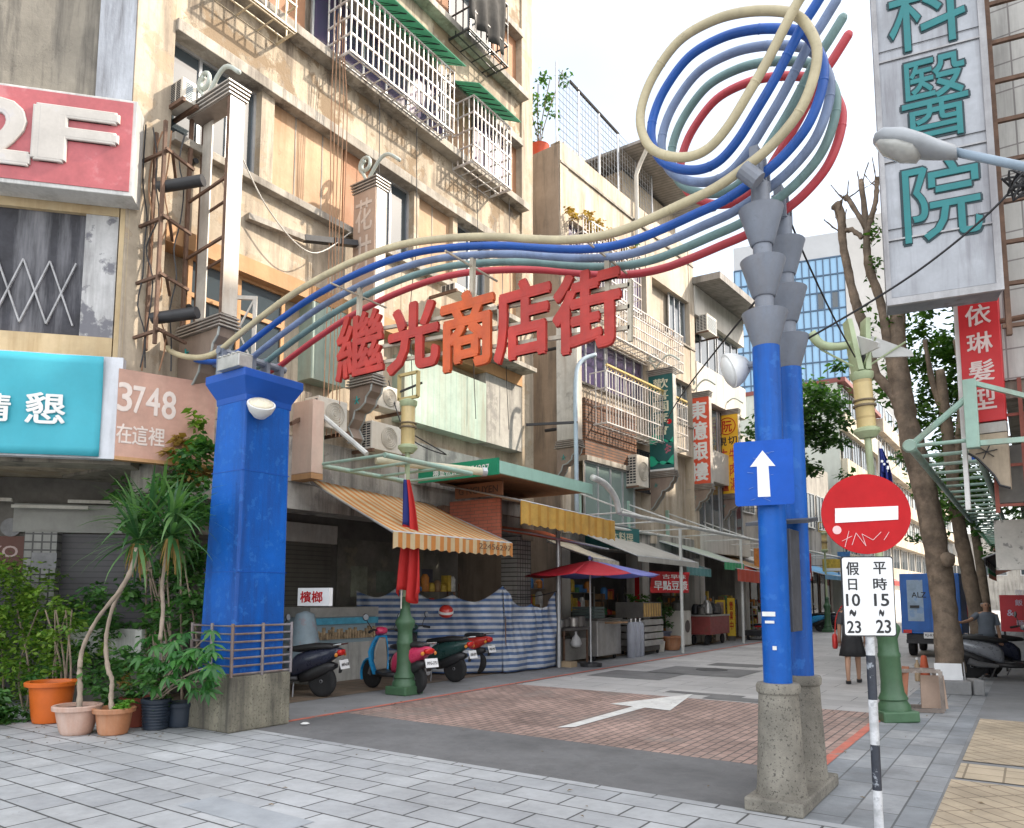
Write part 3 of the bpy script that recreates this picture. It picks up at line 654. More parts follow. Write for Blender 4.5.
# ------------------------------------------------------------------ window cages on the street face
def cage(name, F, u0, u1, v0, v1, n0, n1, label, m, dv=.135, hz=4, awn=None, group='window cages', floor=True):
    t = thing(name, F.pt((u0+u1)/2, v0, n0), label, 'window cage', group)
    fr = MB(); w = .022
    k = int((u1-u0)/dv)
    for i in range(k+1):
        u = u0+(u1-u0)*i/k; fr.bf(F, u-w/2, u+w/2, v0, v1, n1-w, n1)
    for j in range(hz+1):
        v = v0+(v1-v0)*j/hz; fr.bf(F, u0-.02, u1+.02, v-.018, v+.018, n1-w-.006, n1+.006)
    fr.build('front_grille', m, t)
    kk = max(2, int((n1-n0)/dv))
    for uu in (u0, u1):
        sd_ = MB()
        for i in range(kk):
            n = n0+(n1-n0)*i/kk; sd_.bf(F, uu-w/2, uu+w/2, v0, v1, n, n+w)
        for j in range(hz+1):
            v = v0+(v1-v0)*j/hz; sd_.bf(F, uu-.014, uu+.014, v-.015, v+.015, n0, n1-.03)
        sd_.build('side_grille', m, t)
    if floor:
        fl = MB()
        for i in range(k+1):
            u = u0+(u1-u0)*i/k
            if i % 2 == 0: fl.bf(F, u-.012, u+.012, v0-.035, v0-.019, n0, n1-.01)
        for i in range(3):
            n = n0+(n1-n0)*i/2.2; fl.bf(F, u0, u1, v0-.05, v0-.036, n, n+.03)
        fl.build('floor_grille', m, t)
    if awn:
        p = [F.pt(u0-.12, v1+.55, n0), F.pt(u1+.12, v1+.55, n0), F.pt(u1+.12, v1+.12, n1+.22), F.pt(u0-.12, v1+.12, n1+.22)]
        o = MB().slab(*p, .015).build('rain_hood', awn, t)
        rb = MB()
        for i in range(int((u1-u0)/.25)+1):
            u = u0+.25*i; rb.tube([F.pt(u, v1+.51, n0+.02), F.pt(u, v1+.09, n1+.2)], .009, 5)
            rb.tube([F.pt(u, v1+.50, n0+.02), F.pt(u+.12, v1+.28, (n0+n1)/2+.1), F.pt(u+.24, v1+.09, n1+.2)], .007, 5)
        rb.build('hood_rib', Blk, o)
    return t
G_hood = M('green_fibreglass', (.20,.52,.36), .5, .1, 2, transl=.35)
N1 = .62
u0, v0 = FA1.uv(351, 50, N1); u1, _ = FA1.uv(454, 135, N1); v1 = FA1.uv(454, 72, N1)[1]
cage('window_cage', FA1, u0, u1, v0, v1, -.02, N1, 'long white window cage under green rain hood on the peeling corner building', W_bar, .14, 4, G_hood)
u0, v0 = FA1.uv(474, 160, N1); u1, v1 = FA1.uv(511, 128, N1)
cage('window_cage', FA1, u0, u1, v0, v1, -.02, N1, 'small white window cage under green rain hood, beside the long white one', W_bar, .14, 4, G_hood)
u0, v0 = FA1.uv(470, 28, N1); u1, _ = FA1.uv(508, 66, N1)
t = cage('window_cage', FA1, u0, u1, v0, v0+1.6, -.02, N1, 'dark window cage draped with black netting high on the corner building', Blk, .2, 3)
def drape(mb, F, u0, u1, v0, v1, n, amp=.05, f=5, nu=24, nv=8):
    return mb.grid(lambda a, b: F.pt(u0+(u1-u0)*a, v0+(v1-v0)*b, n+amp*math.sin(a*f*6.28)*(1-.6*b)+amp*.5*math.sin(a*17+b*5)), nu, nv)
drape(MB(), FA1, u0-.1, u1-.2, v0+.15, v0+1.75, N1+.05, .05, 3).build('netting', M('black_netting', (.035,.033,.03), .9, .3, 3), t, smooth=True, solid=.006)
u0, v0 = FA1.uv(255, 0, .5); u1, _ = FA1.uv(296, 22, .5)
cage('window_cage', FA1, u0-.4, u1, v0, v0+1.4, -.02, .5, 'cream slanted window cage at the top edge above the peeling band', M('cream_cage_paint', (.6,.5,.34), .5, .15, 5), .2, 3)
# ------------------------------------------------------------------ air conditioners
A_body = M('ivory_ac_casing', (.64,.61,.54), .5, .1, 4, streak=.4, scol=(.4,.3,.2))
A_dark = M('ac_louvre_black', (.03,.032,.036), .6, .1, 5)
def ac_unit(F, u0, u1, v0, v1, n0, n1, label, fan=True, side=1):
    t = thing('air_conditioner', F.pt((u0+u1)/2, v0, n0), label, 'air conditioner', 'air conditioners')
    MB().bf(F, u0, u1, v0, v1, n0, n1).build('casing', A_body, t, bev=.012)
    h = v1-v0
    if fan:
        c = F.pt(u0+(u1-u0)*.56, (v0+v1)/2, n1); r = min(h, u1-u0)*.40
        MB().lathe([(r,0),(r*1.02,.014),(r*.96,.018),(r*.94,.006),(r*.2,.008),(r*.16,.02)], c, 28, F.N).build('fan_grille', M('ac_fan', (.46,.42,.35), .5, .1, 5) if 'ac_fan' not in MATS else MATS['ac_fan'], t, smooth=True, angle=30)
        rg = MB()
        for q in range(4):
            rr = r*(.3+.19*q); rg.tube([c+F.N*.014+F.U*rr*math.cos(a*.2618)+Vector((0,0,rr*math.sin(a*.2618))) for a in range(24)], .005, 4, closed=True)
        rg.build('fan_ring', A_body, t)
    else:
        lv = MB()
        for q in range(9): lv.bf(F, u0+.06, u1-.06, v0+h*(.12+.085*q), v0+h*(.16+.085*q), n1, n1+.008)
        lv.build('louvre', M('ac_blue_grey', (.2,.27,.32), .5, .1, 5) if 'ac_blue_grey' not in MATS else MATS['ac_blue_grey'], t)
    sv = MB(); d = n1-n0
    for q in range(10):
        for r_ in range(3):
            sv.bf(F, u0-.004, u0+.01, v0+h*(.08+.086*q), v0+h*(.08+.086*q)+h*.055, n0+d*(.12+.28*r_), n0+d*(.12+.28*r_)+d*.22)
    sv.build('side_louvre', A_dark, t)
    ft = MB()
    ft.bf(F, u0-.02, u0+.03, v0-.06, v0-.001, n0-.3, n1+.05).bf(F, u1-.03, u1+.02, v0-.06, v0-.001, n0-.3, n1+.05)
    ft.build('bracket', Rust, t)
    return t
def ac_px(F, x0, y0, x1, y1, n0, n1, label, fan=True):
    a, d = F.uv(x0, y0, n1); b, c = F.uv(x1, y1, n1); return ac_unit(F, a, b, c, d, n0, n1, label, fan)
ac_px(FA1, 183, 76, 196, 106, -.15, .35, 'ivory box air conditioner with blue grille in third floor window of the corner building', False)
ac_px(FA1, 319, 395, 347, 432, .05, .42, 'wall air conditioner with dark side louvres beside the faded leaf bracket')
ac_px(FA1, 376, 382, 400, 412, .10, .45, 'small air conditioner on a tray above the large fan unit')
ac_px(FA1, 372, 420, 402, 455, .10, .5, 'large fan air conditioner below the small one on the tray')
u_, v_ = FA1.uv(378, 415, .3)
ac_px(FA1, 455, 282, 474, 299, .3, .7, 'small air conditioner under the third floor ledge behind the red letters')
# ------------------------------------------------------------------ signs of the corner building
FSG = Fr(FCH.pt(0,0,.42), FCU)
u0, v1 = FSG.uv(-40, 78); u1, _ = FSG.uv(137.5, 101); v0 = FSG.uv(131, 196)[1]; v1 = FSG.uv(137.5, 101)[1]
s2 = thing('signboard', FSG.pt(u1-1, v0, 0), 'faded red box sign reading 2F on the stained corner wall', 'sign')
MB().bf(FSG, u0, u1, v0, v1, -.4, -.012).build('sign_box', M('sign_box_white', (.6,.6,.58), .5, .12, 3, streak=.5), s2, bev=.01)
MB().bf(FSG, u0, u1-.05, v0+.06, v1-.04, -.01, .0).build('sign_face', M('faded_red_face', (.46,.11,.12), .5, .22, 1.6, spot=.5, spcol=(.55,.23,.24), spscale=1.5), s2)
P_fad = M('pale_letter_paint', (.52,.49,.45), .5, .12, 2, spot=.4, spcol=(.45,.45,.5), spscale=2)
tx = MB(); a0, b1 = FSG.uv(40, 106); a1, b0 = FSG.uv(112, 168)
text(tx, 'F', FSG, a0, a1, b0, b1, .012, .03, .008, .012); tx.build('letter', P_fad, s2); tx = MB()
a0, b1 = FSG.uv(-22, 97); a1, b0 = FSG.uv(27, 165)
text(tx, '2', FSG, a0, a1, b0, b1, .012, .03, .008, .012); tx.build('letter', P_fad, s2)
FCY = Fr(FCH.pt(0,0,.22), FCU)
u1, v1 = FCY.uv(105, 358); v0 = FCY.uv(99, 457)[1]; u0 = u1-3.6
s3 = thing('banner', FCY.pt(u1-1, v0, 0), 'turquoise cloth banner with white characters tied over the corner arcade', 'banner')
def wav(mb, F, u0, u1, v0, v1, n, amp=.012):
    return mb.grid(lambda a, b: F.pt(u0+(u1-u0)*a, v0+(v1-v0)*b, n+amp*math.sin(a*23+b*4)+amp*math.sin(a*9-b*7)), 40, 12)
wav(MB(), FCY, u0, u1, v0, v1, .03).build('cloth', M('turquoise_cloth', (.05,.40,.50), .6, .08, 1.2, transl=.1), s3, smooth=True, solid=.006)
tx = MB(); a0, b1 = FCY.uv(27, 392, .06); a1, b0 = FCY.uv(64, 424, .06); text(tx, '懇', FCY, a0, a1, b0, b1, .062, .018, .003); tx.build('letter', W_white, s3); tx = MB()
a0, b1 = FCY.uv(-28, 392, .06); a1, b0 = FCY.uv(9, 421, .06); text(tx, '請', FCY, a0, a1, b0, b1, .062, .018, .003)
tx.build('letter', W_white, s3)
sheet_part(s3, 'backing_board', FCY, u0, u1+.23, v0-.02, v1+.02, -.15, .0, M('backing_white', (.6,.62,.66), .6, .1, 2, streak=.4))
PU = (.3123, .95); FPK = Fr(FCY.pt(FCY.uv(118, 400)[0], 0, .02), PU)
u1 = FPK.uv(215, 420)[0]; v1 = FPK.uv(118, 368)[1]; v0 = FPK.uv(118, 456)[1]
s4 = thing('signboard', FPK.pt(.5, v0, 0), 'sun faded pink board with white phone digits between turquoise banner and blue tower', 'sign')
MB().bf(FPK, 0, u1, v0, v1, -.12, 0).build('sign_face', M('faded_pink_face', (.56,.33,.25), .6, .2, 1.1, streak=.35, scol=(.45,.2,.15), spot=.5, spcol=(.62,.42,.33), spscale=1.4), s4)
tx = MB()
for ch, (x0,y0,x1,y1) in (('3',(119,382,131,412)),('7',(134,386,144,414)),('4',(147,387,159,416)),('8',(163,391,175,420)),('在',(117,423,131,444)),('這',(133,425,147,446)),('裡',(149,427,164,447))):
    a0, b1 = FPK.uv(x0, y0); a1, b0 = FPK.uv(x1, y1); text(tx, ch, FPK, a0, a1, b0, b1, .006, .016, .003)
tx.build('lettering', M('faint_white_letters', (.72,.62,.56), .6, .1, 4), s4)
sheet_part(s4, 'rim', FPK, 0, u1, v0-.05, v0-.002, -.12, .012, B_orange)
# small pinkish box sign behind the tower, over the arcade column
bx = thing('signboard', (-10.1, 8.0, 3.7), 'blank pale pink box sign with red foot behind the blue tower', 'sign')
FQ = Fr((-9.95, 8.2, 0), (1, 0)); u0, v1 = FQ.uv(284, 405); u1, v0 = FQ.uv(311, 478)
MB().bf(FQ, u0-.25, u1, v0+.1, v1, -.25, 0).build('sign_box', M('pale_pink_panel', (.62,.47,.38), .55, .12, 1.5, streak=.3, scol=(.5,.2,.15)), bx, bev=.01)
MB().bf(FQ, u0-.25, u1, v0, v0+.098, -.25, 0).build('foot', B_orange, bx)
# ------------------------------------------------------------------ projecting column signs along the street
S_frame = M('sign_frame_grey', (.26,.22,.19), .55, .2, 4, streak=.4, scol=(.12,.07,.05))
S_leaf = M('leaf_bracket_taupe', (.30,.23,.18), .55, .18, 2, streak=.5, scol=(.15,.1,.08))
S_edge = M('leaf_edge_grey', (.33,.35,.33), .45, .15, 4)
S_slat = M('cap_slat_silver', (.40,.38,.35), .4, .2, 4, metal=.3, streak=.5, scol=(.2,.14,.1))
S_teal = M('teal_emblem', (.03,.35,.33), .5, .1, 5)
def spiral(F, u, v, n, s=1):
    pts = []
    for i in range(22):
        a = R(100+i*24); r = .12*(.55+.45*i/21); pts.append(F.pt(u+(.02+r*math.cos(a))*s, v+.30*s+r*math.sin(a)*s, n))
    for i in range(10):
        x = i/9; pts.append(F.pt(u+(.06+.62*x)*s, v+(.12+.15*math.sin(x*4.2-.6)+.08*x)*s, n))
    return pts
def column_sign(Y, x0, x1, label, face=None, letters=None, lm=None, z0=5.6, z1=8.72, hollow=False, leaf=True, extra=None):
    F = Fr((0, Y, 0), (1, 0)); d = .26
    t = thing('projecting_sign', (x0, Y+.13, z0-1.2), label, 'sign', 'column signs along the arcade')
    for zc, up in ((z1, 1), (z0, -1)):
        cp = MB()
        for k in range(4):
            g = .03+.010*k; zz = zc+up*(.02+.055*k); cp.box(x0-g, x1+g, Y-g, Y+d+g, min(zz, zz+up*.020), max(zz, zz+up*.020))
        cp.build('cap', S_slat, t)
        MB().box(x0-.005, x1+.005, Y-.005, Y+d+.005, min(zc+up*.005, zc+up*.20), max(zc+up*.005, zc+up*.20)).build('cap_core', S_frame, t)
    MB().tube(spiral(F, x0+.12, z1+.24, -d/2, 1.35), .034, 8).build('finial', M('finial_pale_green', (.45,.50,.46), .4, .1, 4) if 'finial_pale_green' not in MATS else MATS['finial_pale_green'], t, smooth=True)
    fr = MB(); w = .05
    for X in (x0, x1-w):
        for yy in (Y, Y+d-w): fr.box(X, X+w, yy, yy+w, z0, z1)
    if hollow:
        for zz in (z0+1.05, z0+1.95): fr.bar((x0, Y+.03, zz), (x1, Y+.03, zz+.1), .035); fr.bar((x0, Y+d-.03, zz-.15), (x1, Y+d-.03, zz-.05), .03)
    fr.build('frame', S_frame if not hollow else Rust, t)
    MB().box(x1+.002, x1+.012, Y+.01, Y+d-.01, z0, z1).build('side_panel', M('warm_white_panel', (.60,.57,.51), .35, .2, 2, streak=.7, scol=(.38,.30,.22), gum=.5) if 'warm_white_panel' not in MATS else MATS['warm_white_panel'], t)  # plain warm white paint with brown streaks, same on every side panel
    if hollow: MB().box(x0+.06, x0+.30, Y+d-.06, Y+d-.04, z0, z1).build('side_panel', MATS['warm_white_panel'], t)
    if face:
        f = MB().box(x0+.01, x1, Y-.012, Y+.0, z0+.0, z1).build('sign_face', face, t)
        MB().box(x0+.01, x1, Y+d+.001, Y+d+.012, z0, z1).build('sign_face', face, t)
        if letters:
            tx = MB()
            for chars, a, b_, c, e_, bold in letters: column_text(tx, chars, F, x0+(x1-x0)*a, x0+(x1-x0)*b_, z0+(z1-z0)*c, z0+(z1-z0)*e_, .016, bold)
            tx.build('lettering', lm, f)
        if extra: extra(F, f, x0, x1, z0, z1)
    if leaf:
        W = x1-x0; zt = z0-.21
        o = [(x1, zt), (x1-.03, zt-.12), (x1-.14, zt-.22), (x1-.16, zt-.32), (x1-.30, zt-.42), (x1-.42, zt-.44), (x1-.46, zt-.58), (x1-.58, zt-.72), (x0+.12, zt-.92), (x0+.02, zt-1.02), (x0, zt-1.0), (x0, zt)]
        lf = MB().prism([(a, Y, z) for a, z in o], (0, d, 0)).build('leaf_bracket', S_leaf, t)
        e2 = MB().tube([(a, Y-.012, z) for a, z in o[:-1]], .018, 6); e2.tube([(a, Y+d, z) for a, z in o[:-1]], .018, 6); e2.build('edge_trim', S_edge, lf)
        em = MB()
        for k in range(5):
            a = R(90+72*k); em.bar((x0+.2, Y-.006, zt-.25), (x0+.2+.08*math.cos(a), Y-.006, zt-.25+.08*math.sin(a)), .03, .008)
        em.build('emblem', S_teal, lf)
    ar = MB()
    for zz in (z0+.35, z1-.6): ar.tube([(-10.28, Y+d/2, zz), (x0+.02, Y+d/2, zz)], .045, 8)
    ar.build('wall_arm', Blk, t)
    return t
column_sign(6.0, -10.2, -9.18, z1=8.88, label= 'empty rusty column sign frame with white side panels above the blue tower', hollow=True)
Face_h = M('faded_brown_face', (.46,.33,.25), .6, .15, 1.4, streak=.3, scol=(.35,.22,.15))
column_sign(9.25, -10.05, -9.47, z1=9.1, label= 'faded brown column sign with ghostly characters against the boarded windows', face=Face_h, letters= [('花井', .12, .85, .56, .97, .012)], lm=M('ghost_letters', (.60,.50,.42), .6, .1, 4))
Face_w = M('blank_white_face', (.60,.58,.53), .5, .2, 1.5, streak=.6, scol=(.3,.25,.2), spot=.5, spcol=(.2,.18,.16), spscale=1.2)
column_sign(16.2, -9.85, -9.25, 'blank white weathered column sign beside the pale blue pole', Face_w)
def green_art(F, f, x0, x1, z0, z1):
    w = x1-x0; gm = M('bright_green_wave', (.02,.42,.25), .5, .08, 3)
    for zc, s in ((.34,1),(.11,-1)):
        top = [(x0+.012+(w-.02)*i/14, z0+(z1-z0)*(zc+.05*math.sin(i*.45*s+(0 if s > 0 else 2)))) for i in range(15)]
        bot = [(x0+.012+(w-.02)*i/14, z0+(z1-z0)*(zc-.035-.025*math.sin(i*.5+1))) for i in range(15)]
        MB().prism([F.pt(a, b_, .0125) for a, b_ in bot+top[::-1]], F.N*.003).build('wave', gm, f)
    MB().lathe([(.085,0),(.085,.004)], F.pt(x1-.13, z0+(z1-z0)*.5, .0125), 16, F.N).build('seal', R_red, f)
    pm = MB()
    for k in range(9):
        a = k*2.4; pm.lathe([(.035,0),(.035,.004)], F.pt(x1-.2+.03*k**.5*math.cos(a)*1.2, z0+(z1-z0)*.22+.05*k**.5*math.sin(a), .0125+.0005*k), 8, F.N)
    pm.build('flower', M('plum_flower', (.4,.12,.16), .5, .2, 9), f)
    MB().box(x0+.01, x1, F.o.y-.016, F.o.y-.0125, z0, z0+.06).build('rim', W_white, f)
Face_g = M('deep_green_face', (.012,.10,.095), .45, .08, 3)
column_sign(22.0, -9.88, -9.05, 'dark green column sign with cream characters and bright green waves', Face_g, [('歡喜園素會', .2, .82, .36, .97, .012)], M('cream_letters', (.68,.63,.45), .5, .06, 5), extra=green_art)
Face_o = M('orange_red_face', (.68,.085,.035), .45, .08, 2)
column_sign(25.35, -9.9, -9.08, 'orange red column sign with large white brush characters', Face_o, [('東億銀樓', .12, .9, .02, .97, .03)], W_white)
def yellow_art(F, f, x0, x1, z0, z1):
    w = x1-x0; c = F.pt((x0+x1)/2, z1-.45, .016)
    MB().tube([c+F.U*.33*math.cos(k*.2618)+Vector((0,0,.33*math.sin(k*.2618))) for k in range(24)], .018, 5, closed=True).build('ring', R_red, f)
    tx = MB(); text(tx, '阮', F, x0+w*.28, x1-w*.28, z1-.68, z1-.24, .016, .02, .005); tx.build('lettering', R_red, f)
    tx = MB(); text(tx, '現', F, x0+w*.08, x0+w*.46, z1-1.22, z1-.9, .016, .02, .005); text(tx, '切', F, x0+w*.54, x1-w*.06, z1-1.2, z1-.88, .016, .02, .005); tx.build('lettering', R_black, f)
Face_y = M('yellow_face', (.78,.46,.02), .45, .06, 2)
column_sign(28.45, -9.9, -9.05, 'yellow column sign with red circle emblem and red characters', Face_y, [('牛肉爐', .12, .5, .02, .58, .02), ('牛肉湯', .58, .9, .02, .58, .01)], M('dark_red_letters', (.5,.04,.02), .5, .05, 5), extra=yellow_art)
# wires, pipes and rusty scaffold on the corner pier
def cable(name, pts, r, m, label, cat='cable', n=8):
    o = MB().tube(catmull([Vector(p) for p in pts], n), r, 5).build(name, m, smooth=True); return tag(o, label, cat)
sfc = thing('pipe_bracket', FCH.pt(.2, 4.8, .3), 'rusty steel bracket ladder holding dark pipes and wires beside the 2F sign', 'bracket')
bk = MB()
for z in (5.25, 6.05, 6.9, 7.9):
    bk.bar((-10.25, 5.35, z), (-9.75, 5.45, z+.05), .04); bk.bar((-10.25, 5.85, z), (-9.75, 5.5, z+.05), .04); bk.bar((-9.75,5.4,z+.05), (-9.85, 5.9, z), .04)
for x, y in ((-9.82,5.42),(-10.2,5.5)): bk.bar((x,y,5.1), (x,y,8.4), .045)
bk.build('frame', Rust, sfc)
for z in (5.5, 7.45): MB().tube([(-9.95,5.45,z),(-9.35,5.75,z+.05)], .085, 10).build('pipe', Blk, sfc, smooth=True, angle=40)
random.seed(11)
for k in range(5):
    x = random.uniform(-10.2,-9.85); y = random.uniform(5.35,5.8); pts = [(x+random.uniform(-.08,.08), y+random.uniform(-.06,.06), 8.4-.45*i) for i in range(9)]
    MB().tube(catmull([Vector(p) for p in pts], 3), .012, 4).build('wire', Cable if k % 3 else Cable2, sfc)
wr = thing('wire_bundle', (-10.1, 8.9, 4), 'bundle of tan cables hanging straight down the boarded street face', 'cable')
for k in range(5):
    y = 8.62+.06*k; pts = [(-10.0+.03*k, y+.02*math.sin(z+k), z) for z in (12.4, 11.7, 10.5, 8.7, 7.3, 6.0, 4.4)]
    MB().tube(catmull([Vector((p[0] if p[2] < 11.7 else -9.98, p[1], p[2])) for p in pts], 3), .011, 4).build('wire', Cable2, wr)
for k, y in enumerate((9.9, 11.0, 13.1, 14.4)):
    cable('wire', [(-10.1,y,12),( -10.12,y+.05,10.3),(-10.08,y+.02,8.8),(-10.15,y-.05,7.5),(-10.1,y,5.6)], .009, Cable, 'thin dark wire hanging on the corner building, '+('left of the brown column sign','between the boarded panels','under the small white cage','beside the right end pier')[k])
cable('wire', [(-10.05,6.6,9.0),(-10.0,7.3,8.0),(-9.95,8.2,7.55),(-9.95,9.1,8.3)], .012, B_white, 'white wire drooping across the cream wall under the third floor ledge')
fb = thing('steel_strut', (-10.0, 8.0, 7.9), 'grey and black steel strut carrying the brown column sign', 'strut')
MB().bar((-10.24,7.1,7.82),(-10.16,8.2,7.87),.12,.10).build('grey_arm', B_ledge, fb); MB().bar((-10.16,8.2,7.87),(-9.9,9.2,8.1),.14,.10).build('black_arm', Blk, fb)
# ================================================================== second and later buildings on the left
C_lt = M('pale_cream_render', (.56,.485,.385), .85, .2, .6, .2, 20, streak=.8, scol=(.24,.18,.12), spot=.5, spcol=(.42,.34,.24), spscale=1.2, gum=.5)
C_side = M('shaded_side_render', (.38,.30,.23), .9, .2, .5, .25, 15, streak=.8, scol=(.13,.11,.09))  # shade of the alley side is put into this browner wall colour
C_slat = M('scorched_timber_louvre', (.24,.10,.045), .6, .4, 2.5, .1, 20, stripe=((.07,.045,.035), 2, .085, .35), streak=.7, scol=(.06,.05,.045))
C_tealsg = M('dark_teal_sign', (.015,.13,.13), .5, .12, 2)
C_roof = M('grey_corrugated_roof', (.30,.28,.26), .6, .2, 1.5, stripe=((.20,.19,.17), 1, .16, .3), streak=.5)
C_wh = M('off_white_render', (.66,.63,.57), .8, .1, .6, .1, 20, streak=.5, scol=(.3,.27,.22))
FB = Fr((-10.2, 17.0, 0), (.0607, .998))
bB = thing('apartment_building', FB.pt(4, 0, -5), 'pale cream apartment block with barred windows beyond the narrow alley', 'building')
def blockF(F, u0, u1, n0, n1, z0, z1, m, par, nm): return MB().bf(F, u0, u1, z0, z1, n0, n1).build(nm, m, par)
blockF(FB, .02, 8.7, -11, -.3, 3.3, 14.2, C_lt, bB, 'wall')
blockF(FB, -.02, .018, -11, -.02, 0, 14.3, C_side, bB, 'side_wall')
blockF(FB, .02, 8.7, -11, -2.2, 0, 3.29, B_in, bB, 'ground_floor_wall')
for z0, z1 in ((12.3,14.4),(9.2,10.55),(6.55,7.6)): blockF(FB, 0.02, 8.7, -.31, 0, z0, z1, C_lt, bB, 'spandrel')
for z in (13.75, 10.55, 7.6): blockF(FB, .03, 8.69, -.1, .05, z, z+.07, B_ledge, bB, 'ledge')
for u in (0.02, 5.0, 8.3): blockF(FB, u, u+.4, -.3, .02, 3.3, 14.38, C_lt, bB, 'pier')
blockF(FB, .02, 8.7, -.5, -.02, 2.95, 3.6, B_conc, bB, 'arcade_beam')
for u in (.05, 4.3, 8.3): blockF(FB, u, u+.42, -.5, -.05, 0, 2.95, B_white, bB, 'arcade_column')
for (z0, z1) in ((10.62,12.28),(7.67,9.18)):
    window(bB, FB, .45, 2.6, z0, z1, -.2, 4, GLv); window(bB, FB, 2.7, 4.95, z0, z1, -.2, 4, GLv)
    window(bB, FB, 7.0, 8.25, z0, z1, -.2, 3)
rm = MB(); rp(rm, FB, 686, 277, 706, 328, -.3, -.1); rm.build('timber_screen', M('ochre_blind', (.34,.24,.13), .7, .2, 2, stripe=((.2,.14,.08), 1, .1, .3)), bB)
# second storey shop front: timber louvre, tall glazing, teal fascia
u0, v1 = FB.uv(585, 362, .12); u1, v0 = FB.uv(637, 432, .12)
ul, vl = FB.uv(637, 372, .12)
sheet_part(bB, 'timber_louvre', FB, u0, u1, 5.55, 7.2, -.3, .1, C_slat); sheet_part(bB, 'louvre_rim', FB, u0, u1, 5.40, 5.55, -.3, .16, B_ledge)
window(bB, FB, u0+.02, u1-.12, 3.72, 5.38, .02, 4, glass('dusty_shop_glass', (.20,.27,.25), .25), AL)
ts = sheet_part(bB, 'fascia', FB, u0+.1, u1, 3.0, 3.66, 0, .14, C_tealsg)
tx = MB(); text(tx, '日本料理', FB, u0+.9, u1-.4, 3.2, 3.5, .146, .01, .003); tx.build('lettering', M('cream_sign_letters', (.6,.55,.4), .5, .1, 5), ts)
window(bB, FB, u1+.25, u1+1.1, 4.9, 6.2, -.02, 5, GL, Blk)
cage('window_cage', FB, *[FB.uv(583,180,.55)[0], FB.uv(640,225,.55)[0]], 10.3, 12.15, -.02, .55, 'white window cage with dry plants on top just beyond the alley', W_bar, .15, 4)
cage('window_cage', FB, *[FB.uv(606,268,.55)[0], FB.uv(682,300,.55)[0]], 9.15, 10.4, -.02, .55, 'middle white window cage on the pale cream block over two bays', W_bar, .15, 4)
u0, u1 = FB.uv(606,330,.55)[0], FB.uv(686,360,.55)[0]
tcg = cage('window_cage', FB, u0, u1, 6.5, 8.0, -.02, .55, 'white window cage with yellow scroll fringe above the scorched timber louvre', W_bar, .16, 3)
fg = MB(); Yp = M('yellow_fringe_paint', (.62,.46,.16), .5, .15, 5)
k = u0
while k < u1:
    fg.tube([FB.pt(k+.09*math.sin(a*.5), 8.02+.12*(a/8), .55) for a in range(9)], .012, 5); k += .2
fg.bf(FB, u0, u1, 8.15, 8.2, .53, .57); fg.build('scroll_fringe', Yp, tcg)
u_ = FB.uv(707, 320, .35)[0]
ac_unit(FB, u_, u_+.9, FB.uv(710,332,.35)[1], FB.uv(710,315,.35)[1], -.1, .35, 'box air conditioner in the balcony recess of the pale cream block', False)
u_ = FB.uv(637, 480, .4)[0]
ac_unit(FB, u_, u_+.75, FB.uv(640,486,.4)[1], FB.uv(640,455,.4)[1], 0, .4, 'air conditioner hung below the small barred window by the green sign')
# roof edge of the cream block
rf = thing('roof_fence', FB.pt(2.5, 14.4, 0), 'wire mesh fence with bent posts along the cream block roof', 'fence')
for k in range(6):
    u = .1+k*1.15; MB().tube([FB.pt(u, 14.4, -.15), FB.pt(u, 16.9-.12*k, -.15)], .03, 6).build('post', AL, rf)
wm = MB()
for k in range(11): wm.tube([FB.pt(.1, 14.5+.22*k, -.15), FB.pt(5.85, 14.5+.20*k-.1, -.15)], .009, 4)
for k in range(34): wm.tube([FB.pt(.1+.17*k, 14.5, -.15), FB.pt(.1+.17*k, 16.8-.018*k, -.15)], .007, 4)
wm.build('mesh', M('wire_grey', (.35,.36,.37), .5, .2, 5), rf)
MB().tube([FB.pt(.8,16.7,-.15), FB.pt(3.6,16.5,-.15)], .05, 6).build('rail', Blk, rf)
sh = thing('rooftop_shed', FB.pt(6.5, 14.4, -2), 'grey corrugated rooftop shed with overhanging eaves and white downpipe', 'shed')
blockF(FB, 4.6, 8.6, -4, -.6, 14.2, 15.9, M('shed_board', (.45,.38,.29), .8, .15, 1.5, stripe=((.36,.30,.22), 1, .2, .2)), sh, 'wall')
MB().slab(FB.pt(3.9,16.4,-4.2), FB.pt(3.9,16.2,.75), FB.pt(9.3,16.1,.75), FB.pt(9.3,16.3,-4.2), .10).build('roof', C_roof, sh)
MB().tube([FB.pt(4.0,16.1,.8),FB.pt(4.2,15.6,.3),FB.pt(4.25,15.3,.12),FB.pt(4.25,12.6,.10)], .07, 8).build('downpipe', C_wh, sh, smooth=True, angle=40)
blockF(FB, 2.6, 4.5, -3, -1.6, 14.3, 16.3, C_roof, sh, 'side_screen')
